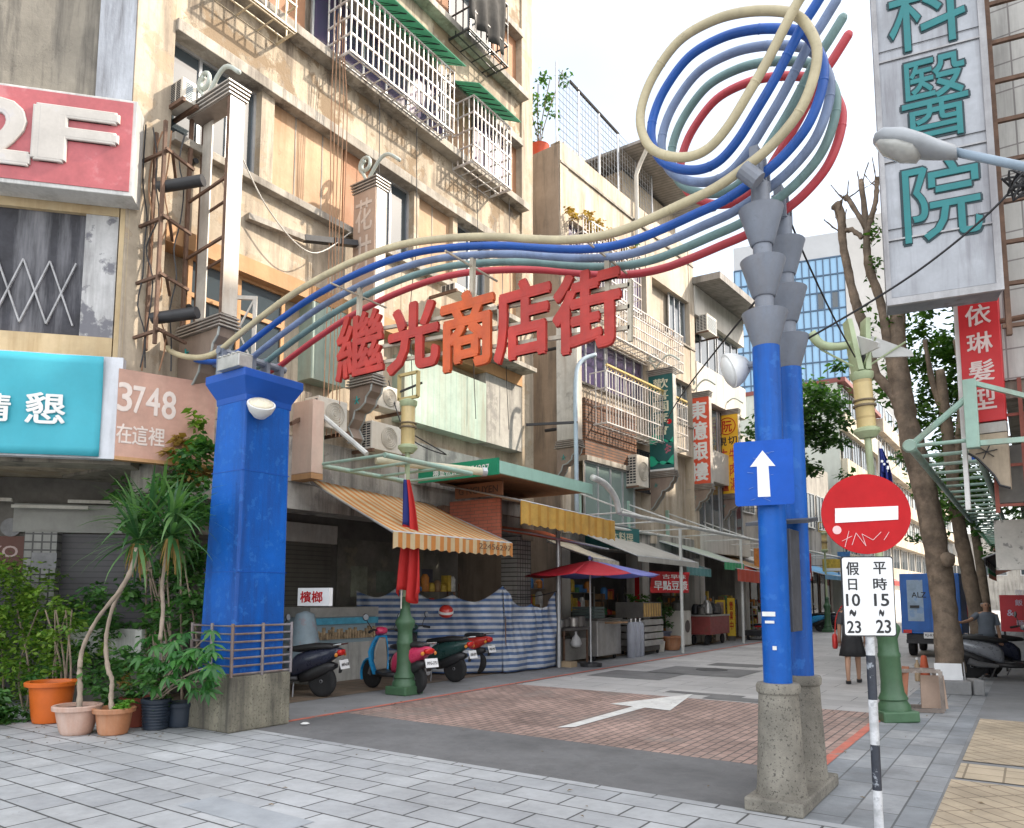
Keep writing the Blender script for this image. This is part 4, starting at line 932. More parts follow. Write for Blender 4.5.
# third block and the rest of the row
bC = thing('apartment_building', FB.pt(11, 0, -5), 'off white block with wide grey eaves next along the row', 'building')
blockF(FB, 8.72, 13.5, -11, -.3, 3.3, 13.2, C_wh, bC, 'wall'); blockF(FB, 8.72, 13.5, -11, -2.2, 0, 3.29, B_in, bC, 'ground_floor_wall')
for z0, z1 in ((12,13.2),(8.9,10.2),(5.9,7.1),(3.2,4.0)): blockF(FB, 8.72, 13.5, -.31, .05, z0, z1, C_wh, bC, 'spandrel')
for (z0, z1) in ((10.25,11.95),(7.15,8.85),(4.05,5.85)):
    window(bC, FB, 8.9, 11.0, z0, z1, -.2, 3); window(bC, FB, 11.2, 13.3, z0, z1, -.2, 3)
MB().slab(FB.pt(8.6,13.6,-4), FB.pt(8.6,13.3,1.1), FB.pt(13.8,13.3,1.1), FB.pt(13.8,13.6,-4), .25).build('eaves', C_roof, bC)
for u in (8.8, 13.1): blockF(FB, u, u+.38, -.5, -.05, 0, 3.2, B_white, bC, 'arcade_column')
bD = thing('low_building', FB.pt(20, 0, -5), 'low two storey stretch of old shops behind the street tree', 'building')
blockF(FB, 13.55, 27.5, -9, -.6, 0, 8.6, M('grey_cream_render', (.46,.44,.40), .85, .2, .5, streak=.8, scol=(.15,.14,.13)), bD, 'wall')
for k in range(6): window(bD, FB, 14+k*2.2, 15.7+k*2.2, 5.2, 7.0, -.58, 3)
for k in range(6): window(bD, FB, 14+k*2.2, 15.9+k*2.2, .1, 2.8, -.59, 2, GL, Rust)
FE = Fr((-8.35, 45.5, 0), (.02, 1))
bE = thing('apartment_building', FE.pt(12, 0, -4), 'tall off white apartment block with blank side wall and dark red coping', 'building')
blockF(FE, 0, 11, -9, -.3, 0, 14.0, C_wh, bE, 'wall')
blockF(FE, -.05, .0, -9, -.25, 0, 14.0, M('pale_green_side_wall', (.55,.58,.52), .85, .1, .4, streak=.5, scol=(.35,.34,.3)), bE, 'side_wall')
blockF(FE, -.1, 11, -9.05, .2, 14.0, 14.25, M('dark_red_coping', (.22,.06,.05), .6, .1, 2), bE, 'coping')
for fl in range(4):
    z = 3.4+fl*2.75; blockF(FE, .05, 11, -.3, .1, z-.5, z+.6, M('cream_spandrel', (.66,.60,.46), .8, .1, .8, streak=.5) if 'cream_spandrel' not in MATS else MATS['cream_spandrel'], bE, 'spandrel')
    for k in range(4): window(bE, FE, .4+k*2.6, 2.4+k*2.6, z+.65, z+2.2, -.2, 3)
FE2 = Fr((-8.1, 56.6, 0), (.02, 1))
bF_ = thing('apartment_building', FE2.pt(12, 0, -4), 'farthest white apartment block stepping down along the street end', 'building')
blockF(FE2, 0, 46, -9, -.3, 0, 15.2, C_wh, bF_, 'wall')
for fl in range(5):
    z = 3.1+fl*2.6; blockF(FE2, .05, 46, -.3, .25, z-.45, z+.5, C_lt, bF_, 'balcony_band')
    for k in range(12): window(bF_, FE2, .5+k*3.8, 3.2+k*3.8, z+.55, z+2.1, -.25, 2, w=.09)
# glass office tower far behind
Ft = Fr((-58.5, 72, 0), (.97, .24))
u0 = Ft.uv(735, 300)[0]; u1 = Ft.uv(846, 300)[0]; zt = Ft.uv(800, 262)[1]; zt2 = Ft.uv(800, 238)[1]
tw_ = thing('office_tower', Ft.pt((u0+u1)/2, 0, -6), 'blue glass office tower with grey crown beyond the far shops', 'office tower')
MB().bf(Ft, u0, u1, 0, zt, -14, 0).build('curtain_wall', glass('sky_blue_glass', (.22,.42,.62), .12), tw_)
MB().bf(Ft, u0, u1, zt, zt2, -14, .02).build('crown', M('tower_grey', (.48,.49,.50), .7, .08, .2), tw_)
MB().bf(Ft, u1, u1+4.5, 0, zt2+1.2, -14, .3).build('service_core', M('tower_core_grey', (.55,.53,.50), .7, .08, .2), tw_)
mu = MB(); n_ = 17
for k in range(n_): 
    u = u0+(u1-u0)*k/(n_-1); mu.bf(Ft, u-.06, u+.06, 5, zt, 0, .12)
z = zt
while z > 8: mu.bf(Ft, u0, u1, z-.07, z+.07, .0, .10); z -= 1.9
mu.build('mullion_grid', M('mullion_dark_blue', (.06,.11,.18), .5, .1, 1), tw_)
random.seed(5); dk_ = MB()
for k in range(16):
    i = random.randrange(n_-1); j = random.randrange(14); du = (u1-u0)/(n_-1); dk_.bf(Ft, u0+du*i+.08, u0+du*(i+1)-.08, zt-1.9*(j+1)+.1, zt-1.9*j-.1, .01, .03)
dk_.build('open_pane', GL, tw_)
# ================================================================== awnings and canopies over the left pavement
def awning(label, bl, br, fr_, fl, m, val=None, vm=None, group='shop awnings', teeth=True, t=.015, arms=True):
    c = (Vector(bl)+Vector(br)+Vector(fr_)+Vector(fl))/4
    o = thing('awning', c, label, 'awning', group)
    bl, br, fr_, fl = map(Vector, (bl, br, fr_, fl))
    def f(a, b):
        p = bl.lerp(br, a).lerp(fl.lerp(fr_, a), b); p.z -= .05*math.sin(b*math.pi)*(1-.3*math.cos(a*25)); return p
    MB().grid(f, 30, 6).build('canvas', m, o, smooth=True, solid=.012)
    if val:
        n = 40
        vs = []; fs = []
        for i in range(n+1):
            a = i/n; p = fl.lerp(fr_, a)+Vector((.02+.012*math.sin(a*40), 0, -.002))
            d = val+(.05*(abs((a*14) % 1-.5)*2) if teeth else 0)
            vs += [p, p-Vector((0,0,d))]
        for i in range(n): fs.append((2*i, 2*i+1, 2*i+3, 2*i+2))
        MB().add(vs, fs).build('valance', vm or m, o, solid=.01)
    fm = MB(); fm.tube([fl, fr_], .022, 6); fm.tube([bl+Vector((0,0,-.03)), br+Vector((0,0,-.03))], .03, 6); fm.tube([bl-Vector((0,0,.05)), fl], .018, 6); fm.tube([br-Vector((0,0,.05)), fr_], .018, 6)
    fm.build('awning_frame', S_steel, o)
    return o
Aw_o = M('orange_striped_canvas', (.66,.27,.07), .75, .10, 2, stripe=((.70,.56,.34), 1, .20, .5), transl=.25, streak=.3, scol=(.35,.2,.08))
awning('orange and cream striped shop awning with scalloped edge beside the blue tower', (-10.15,8.5,3.62), (-10.15,11.7,3.5), (-8.15,11.7,2.62), (-8.2,8.5,2.62), Aw_o, .22, Aw_o)
t_ = [o for o in bpy.data.objects if o.name.startswith('valance')][-1]
Fv = Fr((-8.11, 0, 0), (0, 1)); tx = MB(); text(tx, '22456297', Fv, 10.6, 11.6, 2.46, 2.56, .03, .01, .003); o = tx.build('lettering', M('brown_ink', (.2,.1,.05), .6, .1, 5), t_, local=False)
cano = thing('canopy', (-9, 13, 3.9), 'flat green metal canopy with white phone number on its near edge', 'canopy')
Cg = M('mint_canopy_sheet', (.36,.58,.49), .5, .1, 1.5, streak=.3, scol=(.25,.4,.33)); Cgd = M('dark_green_fascia', (.01,.25,.13), .45, .1, 2)
MB().box(-10.15,-8.2,11.32,14.95,3.98,4.10).build('deck', M('rusty_soffit', (.33,.15,.08), .8, .25, 2, streak=.4), cano)
MB().box(-8.2,-8.14,11.30,14.95,3.93,4.17).build('long_fascia', Cg, cano)
nf = MB().box(-10.15,-8.142,11.25,11.30,3.90,4.22).build('near_fascia', Cgd, cano)
Fn = Fr((0,11.25,0),(1,0)); tx = MB(); text(tx, '22456297', Fn, -9.05,-8.35,3.98,4.12,.004,.012,.003); text(tx, '機車修理', Fn, -9.75,-9.12,3.97,4.13,.004,.012,.003); tx.build('lettering', W_white, nf)
MB().box(-10.15,-8.2,11.32,14.95,4.102,4.13).build('top_sheet', Cg, cano)
ns = thing('shop_sign', (-9.2, 12.0, 3.5), 'small brown timber shop sign under the flat green canopy', 'sign')
nb = MB().box(-9.75,-8.55,11.95,12.0,3.62,3.9).build('board', M('brown_timber_board', (.24,.10,.05), .7, .2, 2), ns)
tx = MB(); text(tx, 'G NGUYEN', Fr((0,11.95,0),(1,0)), -9.65,-8.65,3.69,3.83,.003,.02,.003); tx.build('lettering', M('pale_brown_ink', (.06,.03,.02), .6, .1, 5), nb)
bw = thing('brick_screen', (-9.4, 12.1, 3.0), 'rust red brick pattern screen hung between striped awning and yellow awning', 'screen')
MB().box(-9.95,-8.65,12.02,12.08,2.72,3.58).build('panel', M('red_brick_print', (.42,.12,.07), .8, .15, 2, brick=(0,.22,.07,.008,(.2,.09,.06),(.36,.10,.06),.5)), bw)
MB().box(-10.2,-9.97,11.9,12.05,2.9,3.5).build('post', Rust, bw)
Aw_y = M('mustard_canvas', (.66,.40,.09), .75, .2, 2.5, transl=.15, stripe=((.58,.30,.05), 1, .34, .3), streak=.4, scol=(.4,.22,.05)); Aw_yt = M('beige_canvas', (.55,.42,.26), .8, .12, 2, streak=.3)
awning('long beige awning with mustard scalloped valance under the green canopy', (-10.1,11.9,4.0), (-10.0,15.7,3.9), (-8.05,15.8,3.38), (-8.05,11.85,3.46), Aw_yt, .42, Aw_y)
Aw_or = M('orange_red_tarpaulin', (.60,.12,.03), .6, .12, 2.5, transl=.15)
awning('low orange red tarpaulin stretched behind the steel post', (-10.2,12.9,3.25), (-10.1,16.0,3.25), (-8.4,16.2,2.75), (-8.7,13.2,2.95), Aw_or)
Aw_g = M('grey_canvas', (.43,.42,.38), .85, .12, 1.5, .1, 30, streak=.4, scol=(.25,.24,.22))
awning('wide plain grey canvas awning with rolled front edge', (-10.1,17.5,3.45), (-10.0,21.6,3.3), (-8.25,21.7,2.62), (-8.3,17.6,2.65), Aw_g, .14, Aw_g, teeth=False)
Aw_lg = M('pale_green_canvas', (.42,.48,.40), .8, .12, 1.5); Aw_gv = M('green_canvas', (.07,.38,.17), .7, .1, 2); Aw_r = M('coral_red_canvas', (.62,.10,.06), .7, .1, 2, transl=.15)
awning('pale grey green awning with green valance over the food carts', (-10,22.5,3.5), (-9.9,26.2,3.4), (-8.3,26.2,2.75), (-8.3,24.2,2.75), Aw_lg, .25, Aw_gv, teeth=False)
awning('coral red cloth valance hanging past the green one', (-8.75,25.4,2.75), (-8.6,28.4,2.7), (-8.15,28.4,2.5), (-8.2,25.2,2.55), Aw_r, .42, Aw_r, teeth=False)
awning('faded white awning far along the left shops', (-9.8,30,3.3), (-9.6,35,3.3), (-8.0,35,2.7), (-8.1,30,2.7), M('white_canvas', (.6,.6,.58), .8, .12, 2), .2, None, teeth=False)
awning('bright blue awning far along the left shops', (-9.5,36,3.2), (-9.3,42,3.2), (-7.6,42,2.6), (-7.7,36,2.6), M('blue_canvas', (.12,.35,.6), .7, .12, 2), .2, None, teeth=False)
awning('faded teal awning tucked between the grey and pale green ones', (-10,21.9,3.05), (-10,24.0,3.0), (-8.7,24.0,2.5), (-8.7,21.9,2.52), M('teal_canvas', (.13,.30,.30), .75, .15, 2), .22, None)
awning('tan brown awning beyond the coral valance', (-9.9,27.4,3.2), (-9.8,30.0,3.2), (-8.2,30.0,2.6), (-8.25,27.6,2.62), M('tan_canvas', (.42,.29,.16), .75, .15, 2), .25, None)
awning('cream awning hung low in front of the timber louvre shop', (-10.1,16.1,3.05), (-10.1,17.5,3.02), (-8.8,17.5,2.5), (-8.8,16.1,2.55), M('cream_canvas', (.58,.52,.40), .75, .15, 2), .25, None)
# market umbrella in red and lavender panels
um = thing('market_umbrella', (-8.25,15.0,0), 'market umbrella with red and lavender blue panels beside the steel post', 'umbrella')
cx, cy, zr, za, rr = -8.45, 15.35, 2.10, 2.44, 1.6
U_r = M('umbrella_red', (.58,.03,.05), .6, .08, 2, transl=.3); U_b = M('umbrella_lavender', (.26,.28,.68), .6, .08, 2, transl=.3)
for k in range(8):
    a0 = 2*math.pi*k/8+.3; a1 = a0+2*math.pi/8
    def f(a, b, a0=a0, a1=a1):
        r = rr*b; p0 = Vector((cx+r*math.cos(a0), cy+r*math.sin(a0), 0)); p1 = Vector((cx+r*math.cos(a1), cy+r*math.sin(a1), 0)); p = p0.lerp(p1, a)
        p.z = za-(za-zr)*b**1.15-.10*b*math.sin(a*math.pi)*.5; return p
    MB().grid(f, 5, 6).build('panel', U_b if (a0+.4)%(2*math.pi) < 2.3 or (a0+.4)%(2*math.pi) > 5.9 else U_r, um, smooth=True, solid=.006)
MB().tube([(cx,cy,0),(cx,cy,za+.06)], .022, 8).build('pole', S_steel, um)
ub = MB()
for k in range(8): a = 2*math.pi*k/8+.3; ub.tube([(cx,cy,za-.02),(cx+rr*math.cos(a),cy+rr*math.sin(a),zr-.01)], .007, 5)
ub.build('rib', S_steel, um); MB().lathe([(.25,0),(.25,.08),(.05,.1)], (cx,cy,0), 14).build('base', Blk, um)
MB().lathe([(.02,0),(.05,.02),(.03,.07),(.005,.1)], (cx,cy,za+.02), 10).build('tip', U_b, um)
# steel post and long canopy frame
sp = MB().tube([(-8.95,14.75,0),(-8.95,14.75,3.4)], .055, 10).build('steel_post', S_steel, smooth=True, angle=40); tag(sp, 'bare steel post at the end of the striped tarpaulin', 'post')
wdb = MB().box(-9.05,-8.7,14.85,15.15,0,.12).build('timber_block', M('raw_timber', (.36,.27,.17), .8, .2, 3)); tag(wdb, 'raw timber block at the foot of the steel post', 'block')
P_mint = M('mint_steel_paint', (.33,.50,.42), .45, .12, 3, streak=.4, scol=(.3,.2,.13))
P_pale = M('pale_steel_paint', (.62,.63,.60), .4, .1, 3, streak=.3)
def ladder(label, xo, xi, y0, y1, z, step, m, posts=(), r=.045, rr_=.028):
    t = thing('street_canopy', ((xo+xi)/2, (y0+y1)/2, z), label, 'canopy', 'steel street canopies')
    MB().tube([(xo,y0,z),(xo,y1,z)], r, 10).build('rail', m, t, smooth=True, angle=40); MB().tube([(xi,y0,z),(xi,y1,z)], r, 10).build('rail', m, t, smooth=True, angle=40)
    y = y0
    while y <= y1+.01: MB().tube([(xo,y,z),(xi,y,z)], rr_, 8).build('rung', m, t, smooth=True, angle=40); y += step
    return t
lf_ = ladder('long white steel canopy frame over the far left stalls', -8.0, -9.9, 16.0, 46, 3.6, 2.5, P_pale, r=.055, rr_=.02)
MB().tube(catmull([Vector(p) for p in ((-8.0,16.0,3.6),(-8.0,15.8,3.95),(-8.0,15.3,4.2),(-8.0,14.7,4.28))], 5), .075, 10).build('curved_end', P_pale, lf_, smooth=True)
for y in (20.5, 26, 32): MB().tube([(-8.3,y,0),(-8.3,y,3.58)], .05, 8).build('post', P_pale, lf_)
for y in (17.5, 20.5, 23.5, 26.5):
    MB().bar((-9.95,y,3.5),(-9.95,y,4.5),.10).build('bracket_post', P_mint, lf_); MB().tube([(-9.95,y,4.4),(-8.05,y,3.63)], .025, 6).build('brace', P_pale, lf_)
ln = ladder('short mint canopy frame on the corner building above the striped awning', -8.35, -9.95, 8.45, 10.7, 3.85, .75, P_mint)
MB().box(-10.12,-9.95,8.42,8.60,3.78,4.85).build('bracket_post', P_mint, ln, bev=.01); MB().tube([(-9.95,8.5,4.75),(-8.9,8.6,3.95)], .045, 8).build('brace', P_pale, ln)
MB().tube([(-9.3,9.2,3.98),(-8.3,10.95,3.92)], .075, 12).build('lamp_tube', M('cream_pipe', (.62,.58,.42), .4, .1, 4), ln, smooth=True, angle=40)
MB().tube([(-8.3,10.95,3.92),(-8.25,11.03,3.92)], .085, 12).build('tube_cap', AL, ln)
MB().bar((-10.2,8.5,4.8),(-10.1,8.0,4.5),.06).build('strut', Rust, ln)
lo_ = MB().tube([(-9.0,16.9,3.7),(-9.0,16.9,5.0)], .05, 8); lo_.tube(catmull([Vector(p) for p in ((-9.0,15.9,4.2),(-9.0,15.9,7.2),(-8.95,16.1,7.75),(-8.8,16.5,7.95))], 6), .055, 8)
pbp = thing('pipe', (-9.0,15.9,3.6), 'pale blue bent pipe rising past the blank white column sign', 'pipe')
MB().tube(catmull([Vector(p) for p in ((-9.05,15.8,3.6),(-9.05,15.8,5.0),(-9.05,15.8,6.9),(-9.0,16.0,7.5),(-8.8,16.4,7.75))], 6), .055, 10).build('bent_pipe', M('pale_blue_pipe', (.40,.50,.58), .45, .12, 3, streak=.3), pbp, smooth=True)
for z in (4.4, 5.9): MB().bar((-10.2,15.3,z),(-9.0,15.8,z),.06).build('arm', Blk, pbp)
# ------------------------------------------------------------------ striped tarpaulin fence
T_str = M('blue_white_striped_tarpaulin', (.47,.49,.52), .55, .2, 1.5, .4, 9, gum=.4, streak=.4, scol=(.25,.26,.28), stripe=((.06,.12,.27), 2, .125, .5), transl=.08)
tf = thing('tarpaulin_fence', (-9.1,13,0), 'blue and white striped tarpaulin draped as a fence behind the scooters', 'tarpaulin')
def tarp(pts, tops, sag):
    pts = [Vector((p[0],p[1],0)) for p in pts]
    def f(a, b):
        k = a*(len(pts)-1); i = min(int(k), len(pts)-2); t = k-i
        p = pts[i].lerp(pts[i+1], t); ht = tops[i]*(1-t)+tops[i+1]*t-sag*math.sin(t*math.pi)
        n = Vector((.8,-.6,0)); p = p+n*(.06*math.sin(a*27+b*4+math.sin(a*9)*2)*(.2+b)+.06*math.sin(a*11-b*6)-.035*math.sin(b*3.1)*math.sin(a*43+b*9)); p.z = .03+ht*b+.05*math.sin(a*19+b*5)*math.sin(b*3.14)+.03*math.sin(a*47-b*8)*b*(1-b)*3; return p
    return f
MB().grid(tarp([(-11.6,11.0),(-10.7,11.5),(-9.95,12.1),(-9.15,12.85)], [1.70,1.92,1.62,1.80], .24), 60, 20).build('sheet', T_str, tf, smooth=True, solid=.006)
MB().grid(tarp([(-9.15,12.85),(-9.0,13.7),(-8.97,14.68)], [1.80,1.42,1.70], .22), 40, 20).build('sheet', T_str, tf, smooth=True, solid=.006)
for x, y, h in ((-9.15,12.9,1.78),(-10.7,11.6,1.85),(-9.98,12.2,1.7)): MB().tube([(x-.03,y+.06,0),(x-.03,y+.06,h)], .02, 6).build('stake', Rust, tf)
MB().tube(catmull([Vector(p) for p in ((-9.15,12.87,1.80),(-9.6,13.6,1.62),(-9.3,14.2,1.6),(-8.97,14.7,1.72))], 5), .012, 5).build('cord', Cable, tf)
# ------------------------------------------------------------------ ornamental lamp posts
L_green = M('lamp_green_paint', (.06,.14,.07), .45, .2, 3, .05, 30, gum=.5, streak=.5, scol=(.06,.11,.06))
L_pale = M('lamp_pale_green', (.42,.50,.30), .45, .12, 3, streak=.4, scol=(.25,.25,.15))
L_lant = M('lantern_amber_glass', (.62,.48,.22), .35, .12, 3, stripe=((.5,.37,.16), 2, .5, .06), streak=.3)
L_tri = M('lamp_frosted_plate', (.55,.55,.53), .4, .1, 3)
def lamp_post(x, y, label, dz=0, arms=True, rot=0, tilt=0):
    t = thing('lamp_post', (0,0,0), label, 'lamp post', 'ornamental lamp posts'); ORG[t.name] = Vector((0,0,0))
    MB().box(-.225,.225,-.225,.225,0,.14).build('base', L_green, t, bev=.02)
    MB().lathe([(r_*.84, z_) for r_, z_ in [(.24,.14),(.235,.20),(.20,.24),(.195,.26),(.215,.28),(.20,.31),(.17,.36),(.155,.50),(.155,.80),(.165,.82),(.165,.86),(.15,.88),(.145,1.05),(.18,1.12),(.20,1.17),(.19,1.21),(.12,1.28),(.10,1.36),(.095,1.5),(.11,1.52),(.10,1.55),(.06,1.6)]], (0,0,0), 20).build('pedestal', L_green, t, smooth=True, angle=35)
    MB().tube([(0,0,1.58),(0,0,3.75+dz)], .045, 10).build('shaft', L_pale, t, smooth=True, angle=40)
    z = 3.72+dz
    lt = MB().lathe([(.12,z+.04),(.12,z+.32),(.125,z+.33),(.125,z+.40),(.12,z+.41),(.12,z+.72)], (0,0,0), 20).build('lantern', L_lant, t, smooth=True, angle=35)
    MB().lathe([(.10,z-.1),(.17,z-.02),(.17,z+.02),(.125,z+.045)], (0,0,0), 20).build('lower_rim', L_pale, lt, smooth=True, angle=35)
    MB().lathe([(.127,z+.325),(.15,z+.33),(.15,z+.355),(.13,z+.36)], (0,0,0), 20).build('band', M('band_brown', (.17,.13,.08), .5, .1, 4) if 'band_brown' not in MATS else MATS['band_brown'], lt)
    MB().lathe([(.127,z+.40),(.15,z+.405),(.15,z+.42),(.13,z+.43)], (0,0,0), 20).build('band', MATS['band_brown'], lt)
    MB().lathe([(.125,z+.70),(.15,z+.74),(.155,z+.80),(.08,z+.84)], (0,0,0), 20).build('upper_rim', L_pale, lt, smooth=True, angle=35)
    if arms:
        for s in (-1, 1): MB().hexa([(s*.05-.035,-.14,z+.82),(s*.05+.035,-.14,z+.82),(s*.05+.035,.14,z+.82),(s*.05-.035,.14,z+.82),(s*.12-.03,-.10,z+1.55),(s*.12+.03,-.10,z+1.55),(s*.12+.03,.10,z+1.55),(s*.12-.03,.10,z+1.55)]).build('fin', L_pale, t)
        MB().tube(catmull([Vector(p) for p in ((-.1,0,z+1.22),(-.3,0,z+1.2),(-.5,0,z+1.25),(-.62,0,z+1.42))], 6), [.05+.02*(i/18) for i in range(19)], 8).build('curved_arm', L_pale, t, smooth=True)
        MB().prism([(.14,.02,z+1.35),(.70,.02,z+1.08),(.72,.02,z+1.0),(.18,.02,z+1.02)], (0,.03,0)).build('frosted_plate', L_tri, t)
        MB().prism([(-.05,-.10,z+1.30),(.05,-.5,z+1.06),(.05,-.48,z+1.0),(-.02,-.1,z+1.02)], (.03,0,0)).build('frosted_plate', L_tri, t)
        for a_, b_ in (((0,0,z+.84),(.62,0,z+1.2)),((0,0,z+.84),(.05,-.45,z+1.15)),((0,0,z+.84),(-.5,.05,z+1.2))): MB().tube([a_, b_], .014, 6).build('strut', L_pale, t)
        MB().lathe([(.05,-.06),(.07,0),(.04,.09),(.01,.1)], (.02,-.05,z+1.0), 10).build('spot_lamp', Blk, t)
    else:
        fr = MB(); q = .22
        for s in (-1,1): fr.bar((s*q,0,z+.85),(s*q,0,z+1.3),.05)
        fr.bar((-q,0,z+.86),(q,0,z+.86),.05); fr.bar((-q,0,z+1.29),(q,0,z+1.29),.05); fr.build('square_frame', M('frame_yellow_ochre', (.55,.44,.2), .5, .12, 4), t)
        MB().bar((-q,0,z+1.0),(q,.1,z+1.12),.03).build('black_rod', Blk, t)
    t.location = (x,y,0); t.rotation_euler = (0,tilt,rot); return t
lamp_post(-8.62, 9.28, 'green ornamental lamp post with amber lantern behind the furled red flag', .42, False)
lamp_post(-1.56, 10.98, 'green ornamental lamp post with frosted plates behind the no entry sign', .12, True, R(30), R(-2.6))
def flag(name, x, y, zt, h, w, mr, mc, label, sp=None):
    t = thing(name, (x,y,zt-h), label, 'flag')
    def f(a, b):
        wv = w*(.25+.75*math.sin(min(1, b*1.15)*1.5)); xx = (a-.25)*wv; return Vector((x+xx*.83+.02*math.sin(b*4), y+xx*.5+.07*math.sin(a*16+b*2.5)*(.3+b), zt-h*b*(1-.12*a*(1-b)-.06*math.sin(a*7))))
    MB().grid(f, 20, 24).build('cloth', mr, t, smooth=True, solid=.004)
    MB().grid(lambda a, b: f(a*.45, b*.42)+Vector((.012,-.018,0)), 10, 10).build('canton', mc, t, smooth=True, solid=.004)
    if sp:
        pm = MB(); random.seed(4)
        for k in range(14):
            a, b = random.random()*.9, .15+random.random()*.8; p = f(a, b)+Vector((.02,-.035,0)); pm.lathe([(.018,0),(.018,.004)], p, 6, (.5,-.85,0))
        pm.build('star', R_white, t)
    MB().tube([(x-.05,y,zt-h*1.1),(x,y,zt+.1)], .014, 6).build('staff', C_wh, t)
    return t
Fl_r = M('flag_red', (.62,.03,.028), .7, .06, 3, transl=.25); Fl_b = M('flag_blue', (.02,.035,.22), .7, .06, 3, transl=.2)
flag('flag', -8.52, 9.12, 3.55, 1.95, .42, Fl_r, Fl_b, 'furled red flag with blue corner hanging on the left lamp post')
flag('flag', -1.55, 10.75, 3.55, .85, .22, Fl_b, Fl_b, 'drooping dark blue flag with white stars above the no entry sign', True)
# ================================================================== right side of the street
D_tile = M('pale_wall_tiles', (.50,.49,.46), .4, .1, 1, .05, 30, brick=(0,.30,.42,.012,(.22,.2,.19),(.46,.45,.42),0), streak=.4)
bR = thing('hospital_building', (8, 30, 0), 'pale tiled building at the right edge behind the hospital sign', 'building')
MB().box(-.15,26,12.25,58,4.6,15.5).build('wall', D_tile, bR)
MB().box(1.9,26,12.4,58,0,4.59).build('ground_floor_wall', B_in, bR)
for y in (12.5, 17.5, 22.5, 27.5, 32.5): MB().box(.9,1.5,y,y+.5,0,4.59).build('arcade_column', B_til, bR)
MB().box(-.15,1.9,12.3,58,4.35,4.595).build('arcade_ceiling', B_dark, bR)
FR = Fr((-.155,58,0),(0,-1))
for fl in range(3):
    for k in range(8): window(bR, FR, 2+k*5, 5+k*5, 6.2+fl*3, 7.8+fl*3, -.01, 3)
# hospital sign, three characters in view
FH = Fr(gy(1003, 300, 10.9), (math.cos(R(10.5)), math.sin(R(10.5)))); FH.o.z = 0
hs = thing('hospital_sign', FH.pt(-.6, 5.2, 0), 'tall white projecting sign with three teal brush characters under the street lamp', 'sign')
ul, vb = FH.uv(888, 309); ur = FH.uv(1003, 285)[0]
vbr = FH.uv(1003, 285)[1]; vb = (vb+vbr)/2
H_w = M('weathered_white_sheet', (.42,.44,.475), .5, .2, 1.0, streak=1, spot=.4, spcol=(.30,.31,.33), spscale=1.4, scol=(.22,.22,.24))
H_f = M('sign_frame_white', (.45,.45,.46), .45, .2, 3, streak=.8, scol=(.2,.19,.2)); H_u = M('sign_underside_grey', (.26,.28,.31), .6, .2, 2, spot=.4)
H_edge0 = M('sign_seam_black', (.02,.02,.022), .6, .1, 4)
rows = [vb+.08, FH.uv(945,231)[1], FH.uv(945,150)[1], FH.uv(945,46)[1], FH.uv(945,-60)[1]]
bxs = MB().bf(FH, ul, ur, vb, rows[-1], -.42, -.012).build('sign_box', H_u, hs, bev=.01)
for i in range(4): MB().bf(FH, ul+.05, ur-.07, rows[i]+.012, rows[i+1]-.012, -.011, .0).build('panel', H_w, hs)
rimm = MB()
for a, b_ in ((ul-.01,ul+.05),(ur-.07,ur+.01)): rimm.bf(FH, a, b_, vb-.01, rows[-1], -.03, .02)
rimm.bf(FH, ul-.01, ur+.01, vb-.012, vb+.08, -.028, .022)
for r_ in rows[1:4]: rimm.bf(FH, ul, ur, r_-.011, r_+.011, -.02, .012)
rimm.build('rim', H_f, hs)
for r_ in rows[1:4]:
    for dv in (-.02, .14): MB().bf(FH, ul+.05, ur-.07, r_+dv-.006, r_+dv+.006, .0125, .015).build('seam', H_edge0, hs)
H_teal = M('teal_letter_face', (.008,.19,.20), .45, .1, 3, streak=.2, scol=(.05,.2,.22)); H_edge = M('teal_letter_edge', (.01,.035,.045), .5, .1, 3)
for ch, (x0,y0,x1,y1) in (('科',(884,-20,969,38)),('醫',(897,65,973,133)),('院',(899,167,986,233))):
    a0, b1 = FH.uv(x0, y0); a1, b0 = FH.uv(x1, y1); a0 += .03; a1 -= .03; b0 += .03; b1 -= .03
    e_ = MB(); text(e_, ch, FH, a0-.012, a1+.012, b0-.012, b1+.012, .004, .024, .006); eo = e_.build('letter_backing', H_edge, hs)
    l_ = MB(); text(l_, ch, FH, a0, a1, b0, b1, .016, .005, .005); l_.build('letter', H_teal, eo)
mt = MB()
mt.bf(FH, ur+.04, ur+.10, 4.9, 12, -.25, -.18)
k = 5.0
while k < 12: mt.bf(FH, ur+.0, ur+.55, k, k+.05, -.24, -.19); k += .55
mt.build('mount_rail', Rust, hs)
# red column sign beyond it
Yr = 12.0; Fr2 = Fr((0, Yr, 0), (math.cos(R(-4)), math.sin(R(-4))))
u0, v1 = Fr2.uv(957, 300); u1, v0 = Fr2.uv(1006, 419)
rs = thing('projecting_sign', Fr2.pt((u0+u1)/2, v0, 0), 'red projecting sign with pale characters below the white hospital sign', 'sign')
RF = M('right_red_face', (.56,.02,.025), .5, .08, 2, streak=.2, scol=(.35,.02,.02))
fa = MB().bf(Fr2, u0, u1, v0, v1, -.2, 0).build('sign_box', RF, rs, bev=.008)
tx = MB(); column_text(tx, '依琳髮型', Fr2, u0+(u1-u0)*.18, u0+(u1-u0)*.80, v0+.12, v1-.08, .006, .016, .004, .28); tx.build('lettering', M('pink_white_letters', (.72,.58,.55), .5, .08, 4), fa)
MB().bf(Fr2, u0-.06, u0-.002, v0-1.2, v1+.3, -.12, -.04).build('side_post', W_white, rs)
MB().bf(Fr2, u0, u1, v0-.16, v0-.02, -.2, -.01).build('cap', S_slat, rs)
